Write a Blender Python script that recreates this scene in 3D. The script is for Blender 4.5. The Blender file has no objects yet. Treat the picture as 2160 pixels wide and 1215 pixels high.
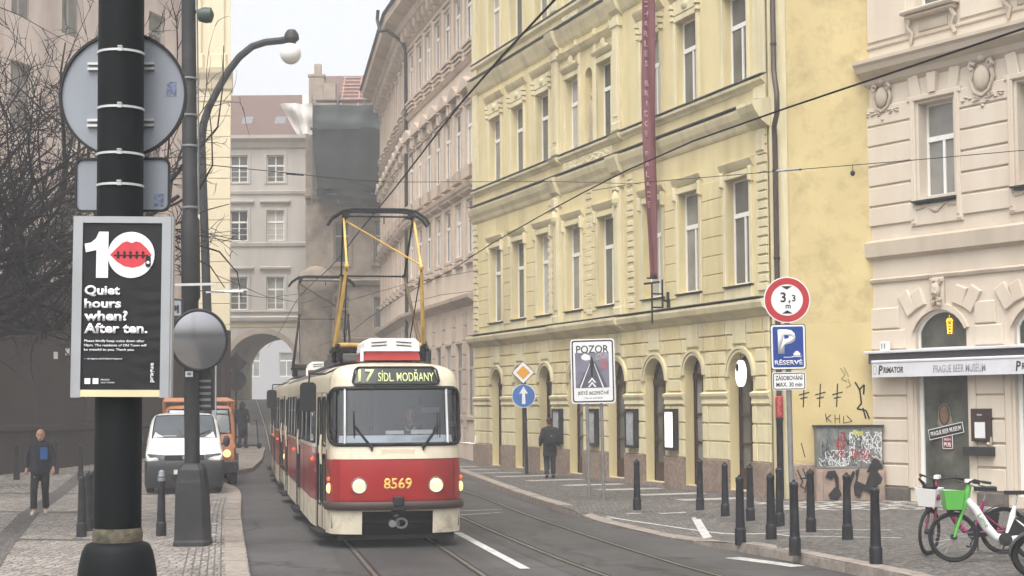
import bpy, math, random
from mathutils import Vector, Matrix
random.seed(7)
R = math.radians
PI = math.pi
scene = bpy.context.scene
COL = scene.collection

# ------------------------------------------------------------------ camera
cam_d = bpy.data.cameras.new("camera")
cam_d.lens = 3200 / 2160 * 36
cam_d.sensor_width = 36
cam_d.shift_y = 65 / 2160
cam_d.clip_start = 0.1
cam_d.clip_end = 2000
cam = bpy.data.objects.new("camera", cam_d)
COL.objects.link(cam)
CAM_Z = 2.35
cam.matrix_world = Matrix.Translation((0, 0, CAM_Z)) @ Matrix.Rotation(R(90 + 3.2), 4, 'X') @ Matrix.Rotation(R(-0.4), 4, 'Z')
scene.camera = cam

# ------------------------------------------------------------------ sky, sun, exposure
SUN_EL, SUN_AZ = 62, 200          # bright patch of the overcast, behind the camera
world = bpy.data.worlds.new("World")
scene.world = world
world.use_nodes = True
nt = world.node_tree
bg = nt.nodes["Background"]
sky = nt.nodes.new("ShaderNodeTexSky")
sky.sky_type = 'NISHITA'
sky.sun_disc = False
sky.sun_elevation = R(SUN_EL)
sky.sun_rotation = R(SUN_AZ)
sky.air_density = 1.0
sky.dust_density = 6.0
sky.ozone_density = 1.0
hs = nt.nodes.new("ShaderNodeHueSaturation")
hs.inputs['Saturation'].default_value = 0.14
hs.inputs['Value'].default_value = 2.05      # overcast: the cloud deck is brighter than clear sky
nt.links.new(sky.outputs[0], hs.inputs['Color'])
nt.links.new(hs.outputs[0], bg.inputs[0])
bg.inputs[1].default_value = 0.15
sun_d = bpy.data.lights.new("sun", 'SUN')
sun_d.energy = 0.65
sun_d.angle = R(45)
sun_d.color = (1.0, 0.985, 0.96)
sun = bpy.data.objects.new("sun", sun_d)
COL.objects.link(sun)
sun.rotation_euler = Vector((-math.sin(R(SUN_AZ)) * math.cos(R(SUN_EL)), -math.cos(R(SUN_AZ)) * math.cos(R(SUN_EL)), -math.sin(R(SUN_EL)))).to_track_quat('-Z', 'Y').to_euler()
scene.view_settings.view_transform = 'Standard'
scene.view_settings.look = 'None'
scene.view_settings.gamma = 1
scene.view_settings.use_curve_mapping = False
scene.view_settings.exposure = 0.1
scene.cycles.max_bounces = 6
scene.cycles.volume_bounces = 1
scene.cycles.transparent_max_bounces = 12
scene.cycles.use_denoising = True

# ------------------------------------------------------------------ helpers
def lin(c):
    c = c / 255.0
    return c / 12.92 if c <= 0.04045 else ((c + 0.055) / 1.055) ** 2.4

def rgb(r, g, b):
    return (lin(r), lin(g), lin(b), 1.0)

MATS = {}
def mat(name, col, rough=0.75, metal=0.0, var=0.12, scale=3.0, bump=0.0, bscale=60.0, stain=None, stain_amt=0.35, stain_scale=0.6, streak=False, spec=0.4, coat=0.0):
    """procedural paint / plaster / metal: base colour, mottling, optional stains and a fine bump"""
    m = bpy.data.materials.new(name)
    m.use_nodes = True
    t = m.node_tree
    N, L = t.nodes, t.links
    b = N["Principled BSDF"]
    b.inputs['Roughness'].default_value = rough
    b.inputs['Metallic'].default_value = metal
    b.inputs['Specular IOR Level'].default_value = spec
    b.inputs['Coat Weight'].default_value = coat
    c0 = rgb(*col)
    tc = N.new("ShaderNodeTexCoord")
    n1 = N.new("ShaderNodeTexNoise")
    n1.inputs['Scale'].default_value = scale
    n1.inputs['Detail'].default_value = 6
    L.new(tc.outputs['Object'], n1.inputs['Vector'])
    rp = N.new("ShaderNodeValToRGB")
    rp.color_ramp.elements[0].position = 0.3
    rp.color_ramp.elements[1].position = 0.7
    rp.color_ramp.elements[0].color = tuple(max(0, v * (1 - var)) for v in c0[:3]) + (1,)
    rp.color_ramp.elements[1].color = tuple(min(1, v * (1 + var)) for v in c0[:3]) + (1,)
    L.new(n1.outputs['Fac'], rp.inputs[0])
    out = rp.outputs[0]
    if stain:
        n2 = N.new("ShaderNodeTexNoise")
        n2.inputs['Scale'].default_value = stain_scale
        n2.inputs['Detail'].default_value = 8
        n2.inputs['Roughness'].default_value = 0.65
        if streak:
            mp = N.new("ShaderNodeMapping")
            mp.inputs['Scale'].default_value = (1.0, 1.0, 0.12)
            L.new(tc.outputs['Object'], mp.inputs[0])
            L.new(mp.outputs[0], n2.inputs['Vector'])
        else:
            L.new(tc.outputs['Object'], n2.inputs['Vector'])
        r2 = N.new("ShaderNodeValToRGB")
        r2.color_ramp.elements[0].position = 0.48
        r2.color_ramp.elements[1].position = 0.72
        r2.color_ramp.elements[0].color = (0, 0, 0, 1)
        r2.color_ramp.elements[1].color = (stain_amt, stain_amt, stain_amt, 1)
        L.new(n2.outputs['Fac'], r2.inputs[0])
        mx = N.new("ShaderNodeMix")
        mx.data_type = 'RGBA'
        L.new(r2.outputs[0], mx.inputs[0])
        L.new(out, mx.inputs[6])
        mx.inputs[7].default_value = rgb(*stain)
        out = mx.outputs[2]
    L.new(out, b.inputs['Base Color'])
    if bump:
        n3 = N.new("ShaderNodeTexNoise")
        n3.inputs['Scale'].default_value = bscale
        n3.inputs['Detail'].default_value = 4
        L.new(tc.outputs['Object'], n3.inputs['Vector'])
        bp = N.new("ShaderNodeBump")
        bp.inputs['Strength'].default_value = bump
        bp.inputs['Distance'].default_value = 0.01
        L.new(n3.outputs['Fac'], bp.inputs['Height'])
        L.new(bp.outputs[0], b.inputs['Normal'])
    MATS[name] = m
    return m

def emit(name, col, strength):
    m = bpy.data.materials.new(name)
    m.use_nodes = True
    b = m.node_tree.nodes["Principled BSDF"]
    b.inputs['Base Color'].default_value = rgb(*col)
    b.inputs['Emission Color'].default_value = rgb(*col)
    b.inputs['Emission Strength'].default_value = strength
    return m

def glass(name, tint=(200, 205, 205), refl=0.25, rough=0.03):
    m = bpy.data.materials.new(name)
    m.use_nodes = True
    t = m.node_tree
    N, L = t.nodes, t.links
    N.remove(N["Principled BSDF"])
    tr = N.new("ShaderNodeBsdfTransparent"); tr.inputs[0].default_value = rgb(*tint)
    gl = N.new("ShaderNodeBsdfGlossy"); gl.inputs['Roughness'].default_value = rough
    gl.inputs[0].default_value = (0.9, 0.92, 0.95, 1)
    lw = N.new("ShaderNodeLayerWeight"); lw.inputs[0].default_value = refl
    mx = N.new("ShaderNodeMixShader")
    mth = N.new("ShaderNodeMath"); mth.operation = 'MULTIPLY_ADD'
    mth.inputs[1].default_value = 0.75; mth.inputs[2].default_value = refl
    mth.use_clamp = True
    L.new(lw.outputs['Fresnel'], mth.inputs[0])
    L.new(mth.outputs[0], mx.inputs[0])
    L.new(tr.outputs[0], mx.inputs[1]); L.new(gl.outputs[0], mx.inputs[2])
    L.new(mx.outputs[0], N["Material Output"].inputs['Surface'])
    return m

class MB:
    """collects shapes and links them as ONE mesh object"""
    def __init__(s):
        s.v, s.f, s.m = [], [], []
    def add(s, vs, fs, mi=0):
        o = len(s.v)
        s.v += [tuple(p) for p in vs]
        for f in fs:
            s.f.append([i + o for i in f]); s.m.append(mi)
        return s
    def quad(s, a, b, c, d, mi=0):
        return s.add([a, b, c, d], [(0, 1, 2, 3)], mi)
    def box(s, x0, x1, y0, y1, z0, z1, mi=0):
        v = [(x0, y0, z0), (x1, y0, z0), (x1, y1, z0), (x0, y1, z0), (x0, y0, z1), (x1, y0, z1), (x1, y1, z1), (x0, y1, z1)]
        return s.add(v, [(0, 3, 2, 1), (4, 5, 6, 7), (0, 1, 5, 4), (1, 2, 6, 5), (2, 3, 7, 6), (3, 0, 4, 7)], mi)
    def cbox(s, c, d, mi=0):
        return s.box(c[0] - d[0] / 2, c[0] + d[0] / 2, c[1] - d[1] / 2, c[1] + d[1] / 2, c[2] - d[2] / 2, c[2] + d[2] / 2, mi)
    def bbox(s, x0, x1, y0, y1, z0, z1, b=0.01, mi=0):
        """box with chamfered front (-y) edges"""
        v = [(x0, y1, z0), (x1, y1, z0), (x1, y1, z1), (x0, y1, z1), (x0, y0 + b, z0), (x1, y0 + b, z0), (x1, y0 + b, z1), (x0, y0 + b, z1),
             (x0 + b, y0, z0 + b), (x1 - b, y0, z0 + b), (x1 - b, y0, z1 - b), (x0 + b, y0, z1 - b)]
        f = [(0, 1, 5, 4), (1, 2, 6, 5), (2, 3, 7, 6), (3, 0, 4, 7), (4, 5, 9, 8), (5, 6, 10, 9), (6, 7, 11, 10), (7, 4, 8, 11), (8, 9, 10, 11), (3, 2, 1, 0)]
        return s.add(v, f, mi)
    def rings(s, rs, close=True, cap0=False, cap1=False, mi=0):
        n = len(rs[0]); o = len(s.v)
        for r in rs: s.v += [tuple(p) for p in r]
        for k in range(len(rs) - 1):
            for i in range(n if close else n - 1):
                j = (i + 1) % n
                s.f.append([o + k * n + i, o + k * n + j, o + (k + 1) * n + j, o + (k + 1) * n + i]); s.m.append(mi)
        if cap0: s.f.append([o + i for i in range(n)][::-1]); s.m.append(mi)
        if cap1: s.f.append([o + (len(rs) - 1) * n + i for i in range(n)]); s.m.append(mi)
        return s
    def tube(s, pts, r, n=8, cap=True, mi=0, closed=False):
        P = [Vector(p) for p in pts]
        rr = r if isinstance(r, (list, tuple)) else [r] * len(P)
        rs = []
        up = None
        m = len(P)
        for i, p in enumerate(P):
            if closed: d = P[(i + 1) % m] - P[i - 1]
            elif i == 0: d = P[1] - P[0]
            elif i == m - 1: d = P[-1] - P[-2]
            else: d = (P[i + 1] - p).normalized() + (p - P[i - 1]).normalized()
            if d.length < 1e-9: d = Vector((0, 0, 1))
            d.normalize()
            if up is None:
                a = Vector((0, 0, 1)) if abs(d.z) < 0.9 else Vector((1, 0, 0))
                up = (a - d * a.dot(d)).normalized()
            else:
                up = up - d * up.dot(d)
                if up.length < 1e-6: up = d.orthogonal()
                up.normalize()
            sd = d.cross(up)
            rs.append([p + (up * math.cos(2 * PI * k / n) + sd * math.sin(2 * PI * k / n)) * rr[i] for k in range(n)])
        if closed: rs.append(rs[0])
        return s.rings(rs, True, cap and not closed, cap and not closed, mi)
    def lathe(s, prof, n=16, c=(0, 0, 0), axis='Z', mi=0):
        rs = []
        for r, h in prof:
            ring = []
            for k in range(n):
                a = 2 * PI * k / n
                x, y = r * math.cos(a), r * math.sin(a)
                if axis == 'Z': q = (c[0] + x, c[1] + y, c[2] + h)
                elif axis == 'Y': q = (c[0] + x, c[1] + h, c[2] - y)
                else: q = (c[0] + h, c[1] + x, c[2] + y)
                ring.append(q)
            rs.append(ring)
        return s.rings(rs, True, prof[0][0] > 1e-6, prof[-1][0] > 1e-6, mi)
    def sphere(s, c, r, n=12, m=8, mi=0):
        if not isinstance(r, (list, tuple)): r = (r, r, r)
        rs = []
        for j in range(m + 1):
            t = -PI / 2 + PI * j / m
            q = max(1e-4, math.cos(t))
            rs.append([(c[0] + r[0] * q * math.cos(2 * PI * k / n), c[1] + r[1] * q * math.sin(2 * PI * k / n), c[2] + r[2] * math.sin(t)) for k in range(n)])
        return s.rings(rs, True, True, True, mi)
    def prism(s, poly, y0, y1, mi=0, plane='XZ'):
        """polygon (x,z) extruded along y (plane XZ) / (y,z) along x (YZ) / (x,y) along z (XY)"""
        def P(a, b, h):
            return (a, h, b) if plane == 'XZ' else ((h, a, b) if plane == 'YZ' else (a, b, h))
        n = len(poly)
        v = [P(a, b, y0) for a, b in poly] + [P(a, b, y1) for a, b in poly]
        f = [list(range(n)), list(range(2 * n - 1, n - 1, -1))] + [(i, i + n, (i + 1) % n + n, (i + 1) % n) for i in range(n)]
        return s.add(v, f, mi)
    def ringplate(s, outer, inner, y0, y1, mi=0):
        """frame between two equal-length outlines in xz, from y0 (front) to y1"""
        n = len(outer); o = len(s.v)
        for y in (y0, y1):
            s.v += [(a, y, b) for a, b in outer]; s.v += [(a, y, b) for a, b in inner]
        for i in range(n):
            j = (i + 1) % n
            for f in ((i, j, n + j, n + i), (2 * n + j, 2 * n + i, 3 * n + i, 3 * n + j), (j, i, 2 * n + i, 2 * n + j), (n + i, n + j, 3 * n + j, 3 * n + i)):
                s.f.append([o + q for q in f]); s.m.append(mi)
        return s
    def xf(s, M, start=0):
        for i in range(start, len(s.v)): s.v[i] = tuple(M @ Vector(s.v[i]))
        return s
    def build(s, name, mats, parent=None, smooth=None, label=None, loc=None, fix=True):
        me = bpy.data.meshes.new(name)
        me.from_pydata(s.v, [], s.f)
        if not isinstance(mats, (list, tuple)): mats = [mats]
        for m in mats: me.materials.append(m)
        me.polygons.foreach_set('material_index', s.m)
        if smooth is not None:
            me.polygons.foreach_set('use_smooth', [True] * len(me.polygons))
            me.update()
            me.set_sharp_from_angle(angle=R(smooth))
        me.update()
        if fix:
            import bmesh
            bm = bmesh.new(); bm.from_mesh(me)
            bmesh.ops.recalc_face_normals(bm, faces=bm.faces)
            bm.to_mesh(me); bm.free()
        o = bpy.data.objects.new(name, me)
        COL.objects.link(o)
        if parent is not None: o.parent = parent
        if loc is not None: o.location = loc
        if label: o['label'] = label
        return o

def islands(mb):
    """connected pieces of a collector, each as its own collector"""
    par = list(range(len(mb.v)))
    def find(a):
        while par[a] != a:
            par[a] = par[par[a]]; a = par[a]
        return a
    for f in mb.f:
        r0 = find(f[0])
        for i in f[1:]: par[find(i)] = r0
    out = {}
    for f, m in zip(mb.f, mb.m): out.setdefault(find(f[0]), []).append((f, m))
    res = []
    for fs in out.values():
        q = MB(); idx = {}
        for f, m in fs:
            g = []
            for i in f:
                if i not in idx: idx[i] = len(q.v); q.v.append(mb.v[i])
                g.append(idx[i])
            q.f.append(g); q.m.append(m)
        res.append(q)
    return res

def build_by_bay(mb, name, m, par, cuts, axis=0, smooth=None):
    """one object per bay: pieces are sorted by where their middle lies between the cuts"""
    import bisect
    bays = {}
    for q in islands(mb):
        c = (min(v[axis] for v in q.v) + max(v[axis] for v in q.v)) / 2
        k = bisect.bisect(cuts, c)
        b = bays.setdefault(k, MB()); o = len(b.v)
        b.v += q.v; b.f += [[i + o for i in f] for f in q.f]; b.m += q.m
    return [bays[k].build(name, m, par, smooth=smooth) for k in sorted(bays)]

def rrect(x0, x1, z0, z1, r, n=4):
    pts = []
    for cx, cz, a0 in ((x1 - r, z1 - r, 0), (x0 + r, z1 - r, 90), (x0 + r, z0 + r, 180), (x1 - r, z0 + r, 270)):
        for k in range(n + 1):
            a = R(a0 + 90 * k / n)
            pts.append((cx + r * math.cos(a), cz + r * math.sin(a)))
    return pts

def disc(cx, cz, r, n=32, rz=None):
    return [(cx + r * math.cos(2 * PI * k / n), cz + (rz or r) * math.sin(2 * PI * k / n)) for k in range(n)]

def thing(name, label, cat, loc=(0, 0, 0), rz=0.0, group=None, tilt=None):
    o = bpy.data.objects.new(name, None)
    o.empty_display_size = 0.2
    COL.objects.link(o)
    o.location = loc
    o.rotation_euler = tilt if tilt else (0, 0, rz)
    o['label'] = label; o['category'] = cat
    if group: o['group'] = group
    return o

def tag(o, label, cat, group=None):
    o['label'] = label; o['category'] = cat
    if group: o['group'] = group
    return o

def struct(o, kind='structure'):
    o['kind'] = kind
    return o

def dup(root, loc, rz=None, label=None, group=None):
    r = root.copy(); COL.objects.link(r); r.location = loc
    if rz is not None: r.rotation_euler = (0, 0, rz)
    if label: r['label'] = label
    if group: r['group'] = group
    def kids(a, b):
        for ch in list(a.children):
            if ch.get('only_first'): continue
            c = ch.copy(); COL.objects.link(c); c.parent = b
            kids(ch, c)
    kids(root, r)
    return r

def text(name, s, m, parent, loc, w=None, h=None, rot=(90, 0, 0), ext=0.002, align='CENTER', bold=0.0, label=None, spacing=1.0, shear=0.0):
    """lettering as a mesh, facing -Y of its parent; w/h = finished width / height"""
    cu = bpy.data.curves.new(name, 'FONT')
    cu.body = s; cu.size = 1.0; cu.extrude = 0; cu.align_x = 'CENTER'; cu.align_y = 'CENTER'
    cu.offset = bold; cu.resolution_u = 3; cu.space_character = spacing; cu.shear = shear
    tmp = bpy.data.objects.new(name, cu)
    COL.objects.link(tmp)
    bpy.context.view_layer.update()
    dg = bpy.context.evaluated_depsgraph_get()
    me = bpy.data.meshes.new_from_object(tmp.evaluated_get(dg))
    bpy.data.objects.remove(tmp); bpy.data.curves.remove(cu)
    xs = [v.co.x for v in me.vertices]; ys = [v.co.y for v in me.vertices]
    W, H = max(xs) - min(xs), max(ys) - min(ys)
    sx = w / W if w else (h / H); sy = h / H if h else (w / W)
    cx, cy = (max(xs) + min(xs)) / 2, (max(ys) + min(ys)) / 2
    if align == 'LEFT': cx = min(xs)
    for v in me.vertices:
        v.co.x = (v.co.x - cx) * sx; v.co.y = (v.co.y - cy) * sy
    me.materials.clear(); me.materials.append(m)
    me.name = name
    o = bpy.data.objects.new(name, me)
    COL.objects.link(o); o.parent = parent; o.location = loc
    o.rotation_euler = tuple(R(a) for a in rot)
    sd = o.modifiers.new("thickness", 'SOLIDIFY'); sd.thickness = ext; sd.offset = 1
    if label: o['label'] = label
    return o

# ------------------------------------------------------------------ terrain
def zg(x, y):
    """street level: flat at the tram, climbing gently beyond it towards the gateway; a low rise beside the camera"""
    u = y - 1.2 * (x + 10.5) - 47
    z = 0.05 * (math.sqrt(u * u + 36) + u) / 2
    z = z if z < 2.4 else 2.4 + 0.45 * (1 - math.exp(-(z - 2.4) / 0.45))
    t = min(1, max(0, (17 - y) / 9)); t = t * t * (3 - 2 * t)
    q = min(1, max(0, (1.0 - x) / 3))
    return z + 0.72 * t * q
# ------------------------------------------------------------------ ground, road, pavements
def ground_mat(name, kind, c1, c2, scale, joint=(60, 56, 52), rough=0.85, bump=0.6):
    m = bpy.data.materials.new(name); m.use_nodes = True
    t = m.node_tree; N, L = t.nodes, t.links; b = N["Principled BSDF"]
    b.inputs['Roughness'].default_value = rough
    b.inputs['Specular IOR Level'].default_value = 0.35
    tc = N.new("ShaderNodeTexCoord")
    big = N.new("ShaderNodeTexNoise"); big.inputs['Scale'].default_value = 0.35; big.inputs['Detail'].default_value = 7
    big.inputs['Roughness'].default_value = 0.7
    L.new(tc.outputs['Object'], big.inputs['Vector'])
    fine = N.new("ShaderNodeTexNoise"); fine.inputs['Scale'].default_value = 22; fine.inputs['Detail'].default_value = 5
    L.new(tc.outputs['Object'], fine.inputs['Vector'])
    mx = N.new("ShaderNodeMix"); mx.data_type = 'RGBA'
    mx.inputs[6].default_value = rgb(*c1); mx.inputs[7].default_value = rgb(*c2)
    bp = N.new("ShaderNodeBump"); bp.inputs['Strength'].default_value = bump; bp.inputs['Distance'].default_value = 0.012
    if kind == 'sett':
        v = N.new("ShaderNodeTexVoronoi"); v.inputs['Scale'].default_value = scale; v.inputs['Randomness'].default_value = 0.55
        e = N.new("ShaderNodeTexVoronoi"); e.feature = 'DISTANCE_TO_EDGE'; e.inputs['Scale'].default_value = scale; e.inputs['Randomness'].default_value = 0.55
        for q in (v, e): L.new(tc.outputs['Object'], q.inputs['Vector'])
        bw = N.new("ShaderNodeRGBToBW"); L.new(v.outputs['Color'], bw.inputs[0])
        ad = N.new("ShaderNodeMath"); ad.operation = 'MULTIPLY_ADD'; ad.inputs[1].default_value = 0.8; 
        sb = N.new("ShaderNodeMath"); sb.operation = 'SUBTRACT'; sb.inputs[1].default_value = 0.42
        L.new(big.outputs['Fac'], sb.inputs[0]); L.new(bw.outputs[0], ad.inputs[0]); L.new(sb.outputs[0], ad.inputs[2]); ad.use_clamp = True
        L.new(ad.outputs[0], mx.inputs[0])
        er = N.new("ShaderNodeValToRGB"); er.color_ramp.elements[0].position = 0.02; er.color_ramp.elements[1].position = 0.10
        L.new(e.outputs['Distance'], er.inputs[0])
        m2 = N.new("ShaderNodeMix"); m2.data_type = 'RGBA'; m2.inputs[6].default_value = rgb(*joint)
        L.new(er.outputs[0], m2.inputs[0]); L.new(mx.outputs[2], m2.inputs[7])
        L.new(m2.outputs[2], b.inputs['Base Color'])
        L.new(er.outputs[0], bp.inputs['Height'])
    else:
        rp = N.new("ShaderNodeValToRGB"); rp.color_ramp.elements[0].position = 0.34; rp.color_ramp.elements[1].position = 0.66
        a2 = N.new("ShaderNodeMath"); a2.operation = 'MULTIPLY_ADD'; a2.inputs[1].default_value = 0.28
        sc = N.new("ShaderNodeMath"); sc.operation = 'MULTIPLY'; sc.inputs[1].default_value = 0.78
        L.new(big.outputs['Fac'], sc.inputs[0])
        L.new(fine.outputs['Fac'], a2.inputs[0]); L.new(sc.outputs[0], a2.inputs[2])
        L.new(a2.outputs[0], rp.inputs[0]); L.new(rp.outputs[0], mx.inputs[0])
        # faint cracks
        ck = N.new("ShaderNodeTexVoronoi"); ck.feature = 'DISTANCE_TO_EDGE'; ck.inputs['Scale'].default_value = 0.22
        wn = N.new("ShaderNodeTexNoise"); wn.inputs['Scale'].default_value = 1.5; wn.inputs['Detail'].default_value = 6
        L.new(tc.outputs['Object'], wn.inputs['Vector'])
        va = N.new("ShaderNodeVectorMath"); va.operation = 'ADD'; L.new(tc.outputs['Object'], va.inputs[0]); L.new(wn.outputs['Color'], va.inputs[1])
        L.new(va.outputs[0], ck.inputs['Vector'])
        cr = N.new("ShaderNodeValToRGB"); cr.color_ramp.elements[0].position = 0.0; cr.color_ramp.elements[1].position = 0.016
        cr.color_ramp.elements[0].color = (0.42, 0.42, 0.42, 1)
        L.new(ck.outputs['Distance'], cr.inputs[0])
        m3 = N.new("ShaderNodeMix"); m3.data_type = 'RGBA'; m3.blend_type = 'MULTIPLY'; m3.inputs[0].default_value = 1
        L.new(mx.outputs[2], m3.inputs[6]); L.new(cr.outputs[0], m3.inputs[7])
        L.new(m3.outputs[2], b.inputs['Base Color'])
        g = N.new("ShaderNodeTexNoise"); g.inputs['Scale'].default_value = 90
        L.new(tc.outputs['Object'], g.inputs['Vector']); L.new(g.outputs['Fac'], bp.inputs['Height'])
    L.new(bp.outputs[0], b.inputs['Normal'])
    return m

M_ASPH = ground_mat("asphalt", 'asphalt', (48, 47, 47), (82, 80, 79), 1, rough=0.62, bump=0.35)
M_ASPH2 = ground_mat("asphalt_tram_bed", 'asphalt', (41, 40, 40), (73, 71, 70), 1, rough=0.6, bump=0.3)
M_SETT_L = ground_mat("granite_setts_pale", 'sett', (100, 94, 89), (170, 162, 153), 8, rough=0.75)
M_SETT_R = ground_mat("granite_setts_grey", 'sett', (70, 67, 64), (122, 117, 112), 10, rough=0.7)
M_SETT_D = ground_mat("granite_setts_dark", 'sett', (82, 78, 75), (112, 107, 103), 11, rough=0.8)
M_MOSAIC_W = ground_mat("mosaic_white_setts", 'sett', (150, 144, 136), (196, 190, 182), 14, joint=(96, 90, 84), rough=0.75)
M_KERB = mat("kerb_granite", (138, 128, 118), 0.8, var=0.25, scale=9, bump=0.3, stain=(84, 80, 76), stain_amt=0.5, stain_scale=1.2)
M_LINE = mat("road_paint_white", (182, 180, 176), 0.7, var=0.10, scale=12, stain=(105, 102, 98), stain_amt=0.75, stain_scale=5)
M_LINE_OLD = mat("road_paint_worn", (172, 168, 162), 0.75, var=0.2, scale=10, stain=(92, 89, 85), stain_amt=0.9, stain_scale=3.5)
M_RAIL = mat("rail_steel", (138, 130, 124), 0.36, 0.8, var=0.25, scale=3)
M_GROOVE = mat("rail_groove", (26, 23, 21), 0.9, var=0.3)

def resample(P, step=0.8):
    out = []
    for (a, b) in zip(P[:-1], P[1:]):
        d = math.dist(a, b); n = max(1, int(d / step))
        for k in range(n): out.append((a[0] + (b[0] - a[0]) * k / n, a[1] + (b[1] - a[1]) * k / n))
    out.append(P[-1]); return out

def smooth_line(P, step=0.6):
    """Catmull-Rom through the points"""
    Q = [P[0]] + list(P) + [P[-1]]
    out = []
    for i in range(1, len(Q) - 2):
        p0, p1, p2, p3 = [Vector((q[0], q[1], 0)) for q in Q[i - 1:i + 3]]
        n = max(2, int((p2 - p1).length / step))
        for k in range(n):
            t = k / n
            v = 0.5 * ((2 * p1) + (p2 - p0) * t + (2 * p0 - 5 * p1 + 4 * p2 - p3) * t * t + (3 * p1 - p0 - 3 * p2 + p3) * t ** 3)
            out.append((v.x, v.y))
    out.append(P[-1]); return out

def ribbon(line, w0, w1, h0, h1=None, hf=zg, mb=None):
    """strip along a line between lateral offsets w0..w1 (left negative), lifted h0/h1 above the street"""
    mb = mb or MB()
    h1 = h0 if h1 is None else h1
    a, b = [], []
    for i, p in enumerate(line):
        q0 = line[max(0, i - 1)]; q1 = line[min(len(line) - 1, i + 1)]
        d = Vector((q1[0] - q0[0], q1[1] - q0[1], 0)).normalized(); n = Vector((d.y, -d.x, 0))
        A = (p[0] + n.x * w0, p[1] + n.y * w0); B = (p[0] + n.x * w1, p[1] + n.y * w1)
        a.append((A[0], A[1], hf(*A) + h0)); b.append((B[0], B[1], hf(*B) + h1))
    return mb.rings([a, b], close=False)

def sheet(x0, x1, y0, y1, nx, ny, hf):
    mb = MB()
    mb.rings([[(x0 + (x1 - x0) * i / nx, y0 + (y1 - y0) * j / ny, hf(x0 + (x1 - x0) * i / nx, y0 + (y1 - y0) * j / ny)) for i in range(nx + 1)] for j in range(ny + 1)], close=False)
    return mb

def fan(left, right, h, hf=zg, n=10):
    """surface between two equally sampled lines"""
    mb = MB()
    rows = []
    for a, b in zip(left, right):
        rows.append([(a[0] + (b[0] - a[0]) * k / n, a[1] + (b[1] - a[1]) * k / n, hf(a[0] + (b[0] - a[0]) * k / n, a[1] + (b[1] - a[1]) * k / n) + h) for k in range(n + 1)])
    return mb.rings(rows, close=False)

def by_y(P, ys):
    out = []
    for y in ys:
        for a, b in zip(P[:-1], P[1:]):
            lo, hi = sorted((a[1], b[1]))
            if lo <= y <= hi and hi > lo:
                t = (y - a[1]) / (b[1] - a[1]); out.append((a[0] + (b[0] - a[0]) * t, y)); break
        else:
            e = P[0] if abs(y - P[0][1]) < abs(y - P[-1][1]) else P[-1]
            out.append((e[0], y))
    return out

KERB_R = smooth_line([(9.2, -6), (8.4, 5), (7.2, 11), (5.55, 17), (4.2, 22), (2.91, 25.6), (1.4, 31.1), (0.38, 35.9), (-1.55, 48), (-3.4, 58), (-6.0, 74), (-9.0, 100)])
KERB_L = smooth_line([(0.2, -6), (-0.9, 5), (-2.1, 13), (-3.65, 21.06), (-5.5, 30.8), (-7.3, 40.4), (-9.4, 46.5), (-12.4, 58), (-16.2, 80), (-18.6, 101)])

struct(sheet(-70, 70, -30, 190, 70, 110, lambda x, y: zg(x, y) - 0.03).build("ground", M_ASPH, fix=False))
YS = [-6 + 0.9 * k for k in range(118)]
struct(fan(by_y(KERB_L, YS), by_y(KERB_R, YS), 0.0, n=14).build("road", M_ASPH, fix=False))

def ph_r(x, y):
    """right pavement: a kerb step that drops to the road at the parking bay"""
    d = math.hypot((y - 28.3) / 4.0, (x - 2.4) / 2.1)
    k = 1 / (1 + math.exp(-(d - 0.95) * 9))
    return zg(x, y) + 0.012 + 0.138 * k

def ph_l(x, y):
    return zg(x, y) + 0.12

KR = by_y(KERB_R, YS)
struct(fan(KR, [(x + 16, y) for x, y in KR], 0.0, ph_r, 26).build("pavement", M_SETT_R, fix=False))
KL = by_y(KERB_L, YS)
struct(fan([(x - 26, y) for x, y in KL], KL, 0.0, ph_l, 26).build("pavement", M_SETT_L, fix=False))

def kerb(line, hf, w, name, side):
    """individual kerb stones with open joints"""
    mb = MB()
    L2 = resample(line, 0.25)
    acc = 0
    n = 5
    k = 0
    while k + n < len(L2):
        seg = L2[k:k + n + 1]
        a = Vector((*seg[0], 0)); b = Vector((*seg[-1], 0)); d = (b - a).normalized(); nn = Vector((d.y, -d.x, 0)) * side
        j = 0.008
        rows = []
        jit = random.uniform(-0.006, 0.006)
        for q, off in ((a + d * j, 0), (b - d * j, 0)):
            o = q; i2 = q + nn * w
            ht = hf(i2.x + nn.x * .1, i2.y + nn.y * .1) + 0.006 + jit
            zb = zg(o.x, o.y) - 0.05
            rows.append([(o.x, o.y, zb), (o.x, o.y, ht - 0.02), (o.x + nn.x * .02, o.y + nn.y * .02, ht), (i2.x, i2.y, ht), (i2.x, i2.y, zb)])
        mb.rings(rows, close=True, cap0=True, cap1=True)
        k += n
    return struct(mb.build(name, M_KERB))

kerb([p for p in KERB_R if 5 < p[1] < 62], ph_r, 0.3, "kerb", 1)
kerb([p for p in KERB_L if 8 < p[1] < 60], ph_l, 0.32, "kerb", -1)

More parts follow.
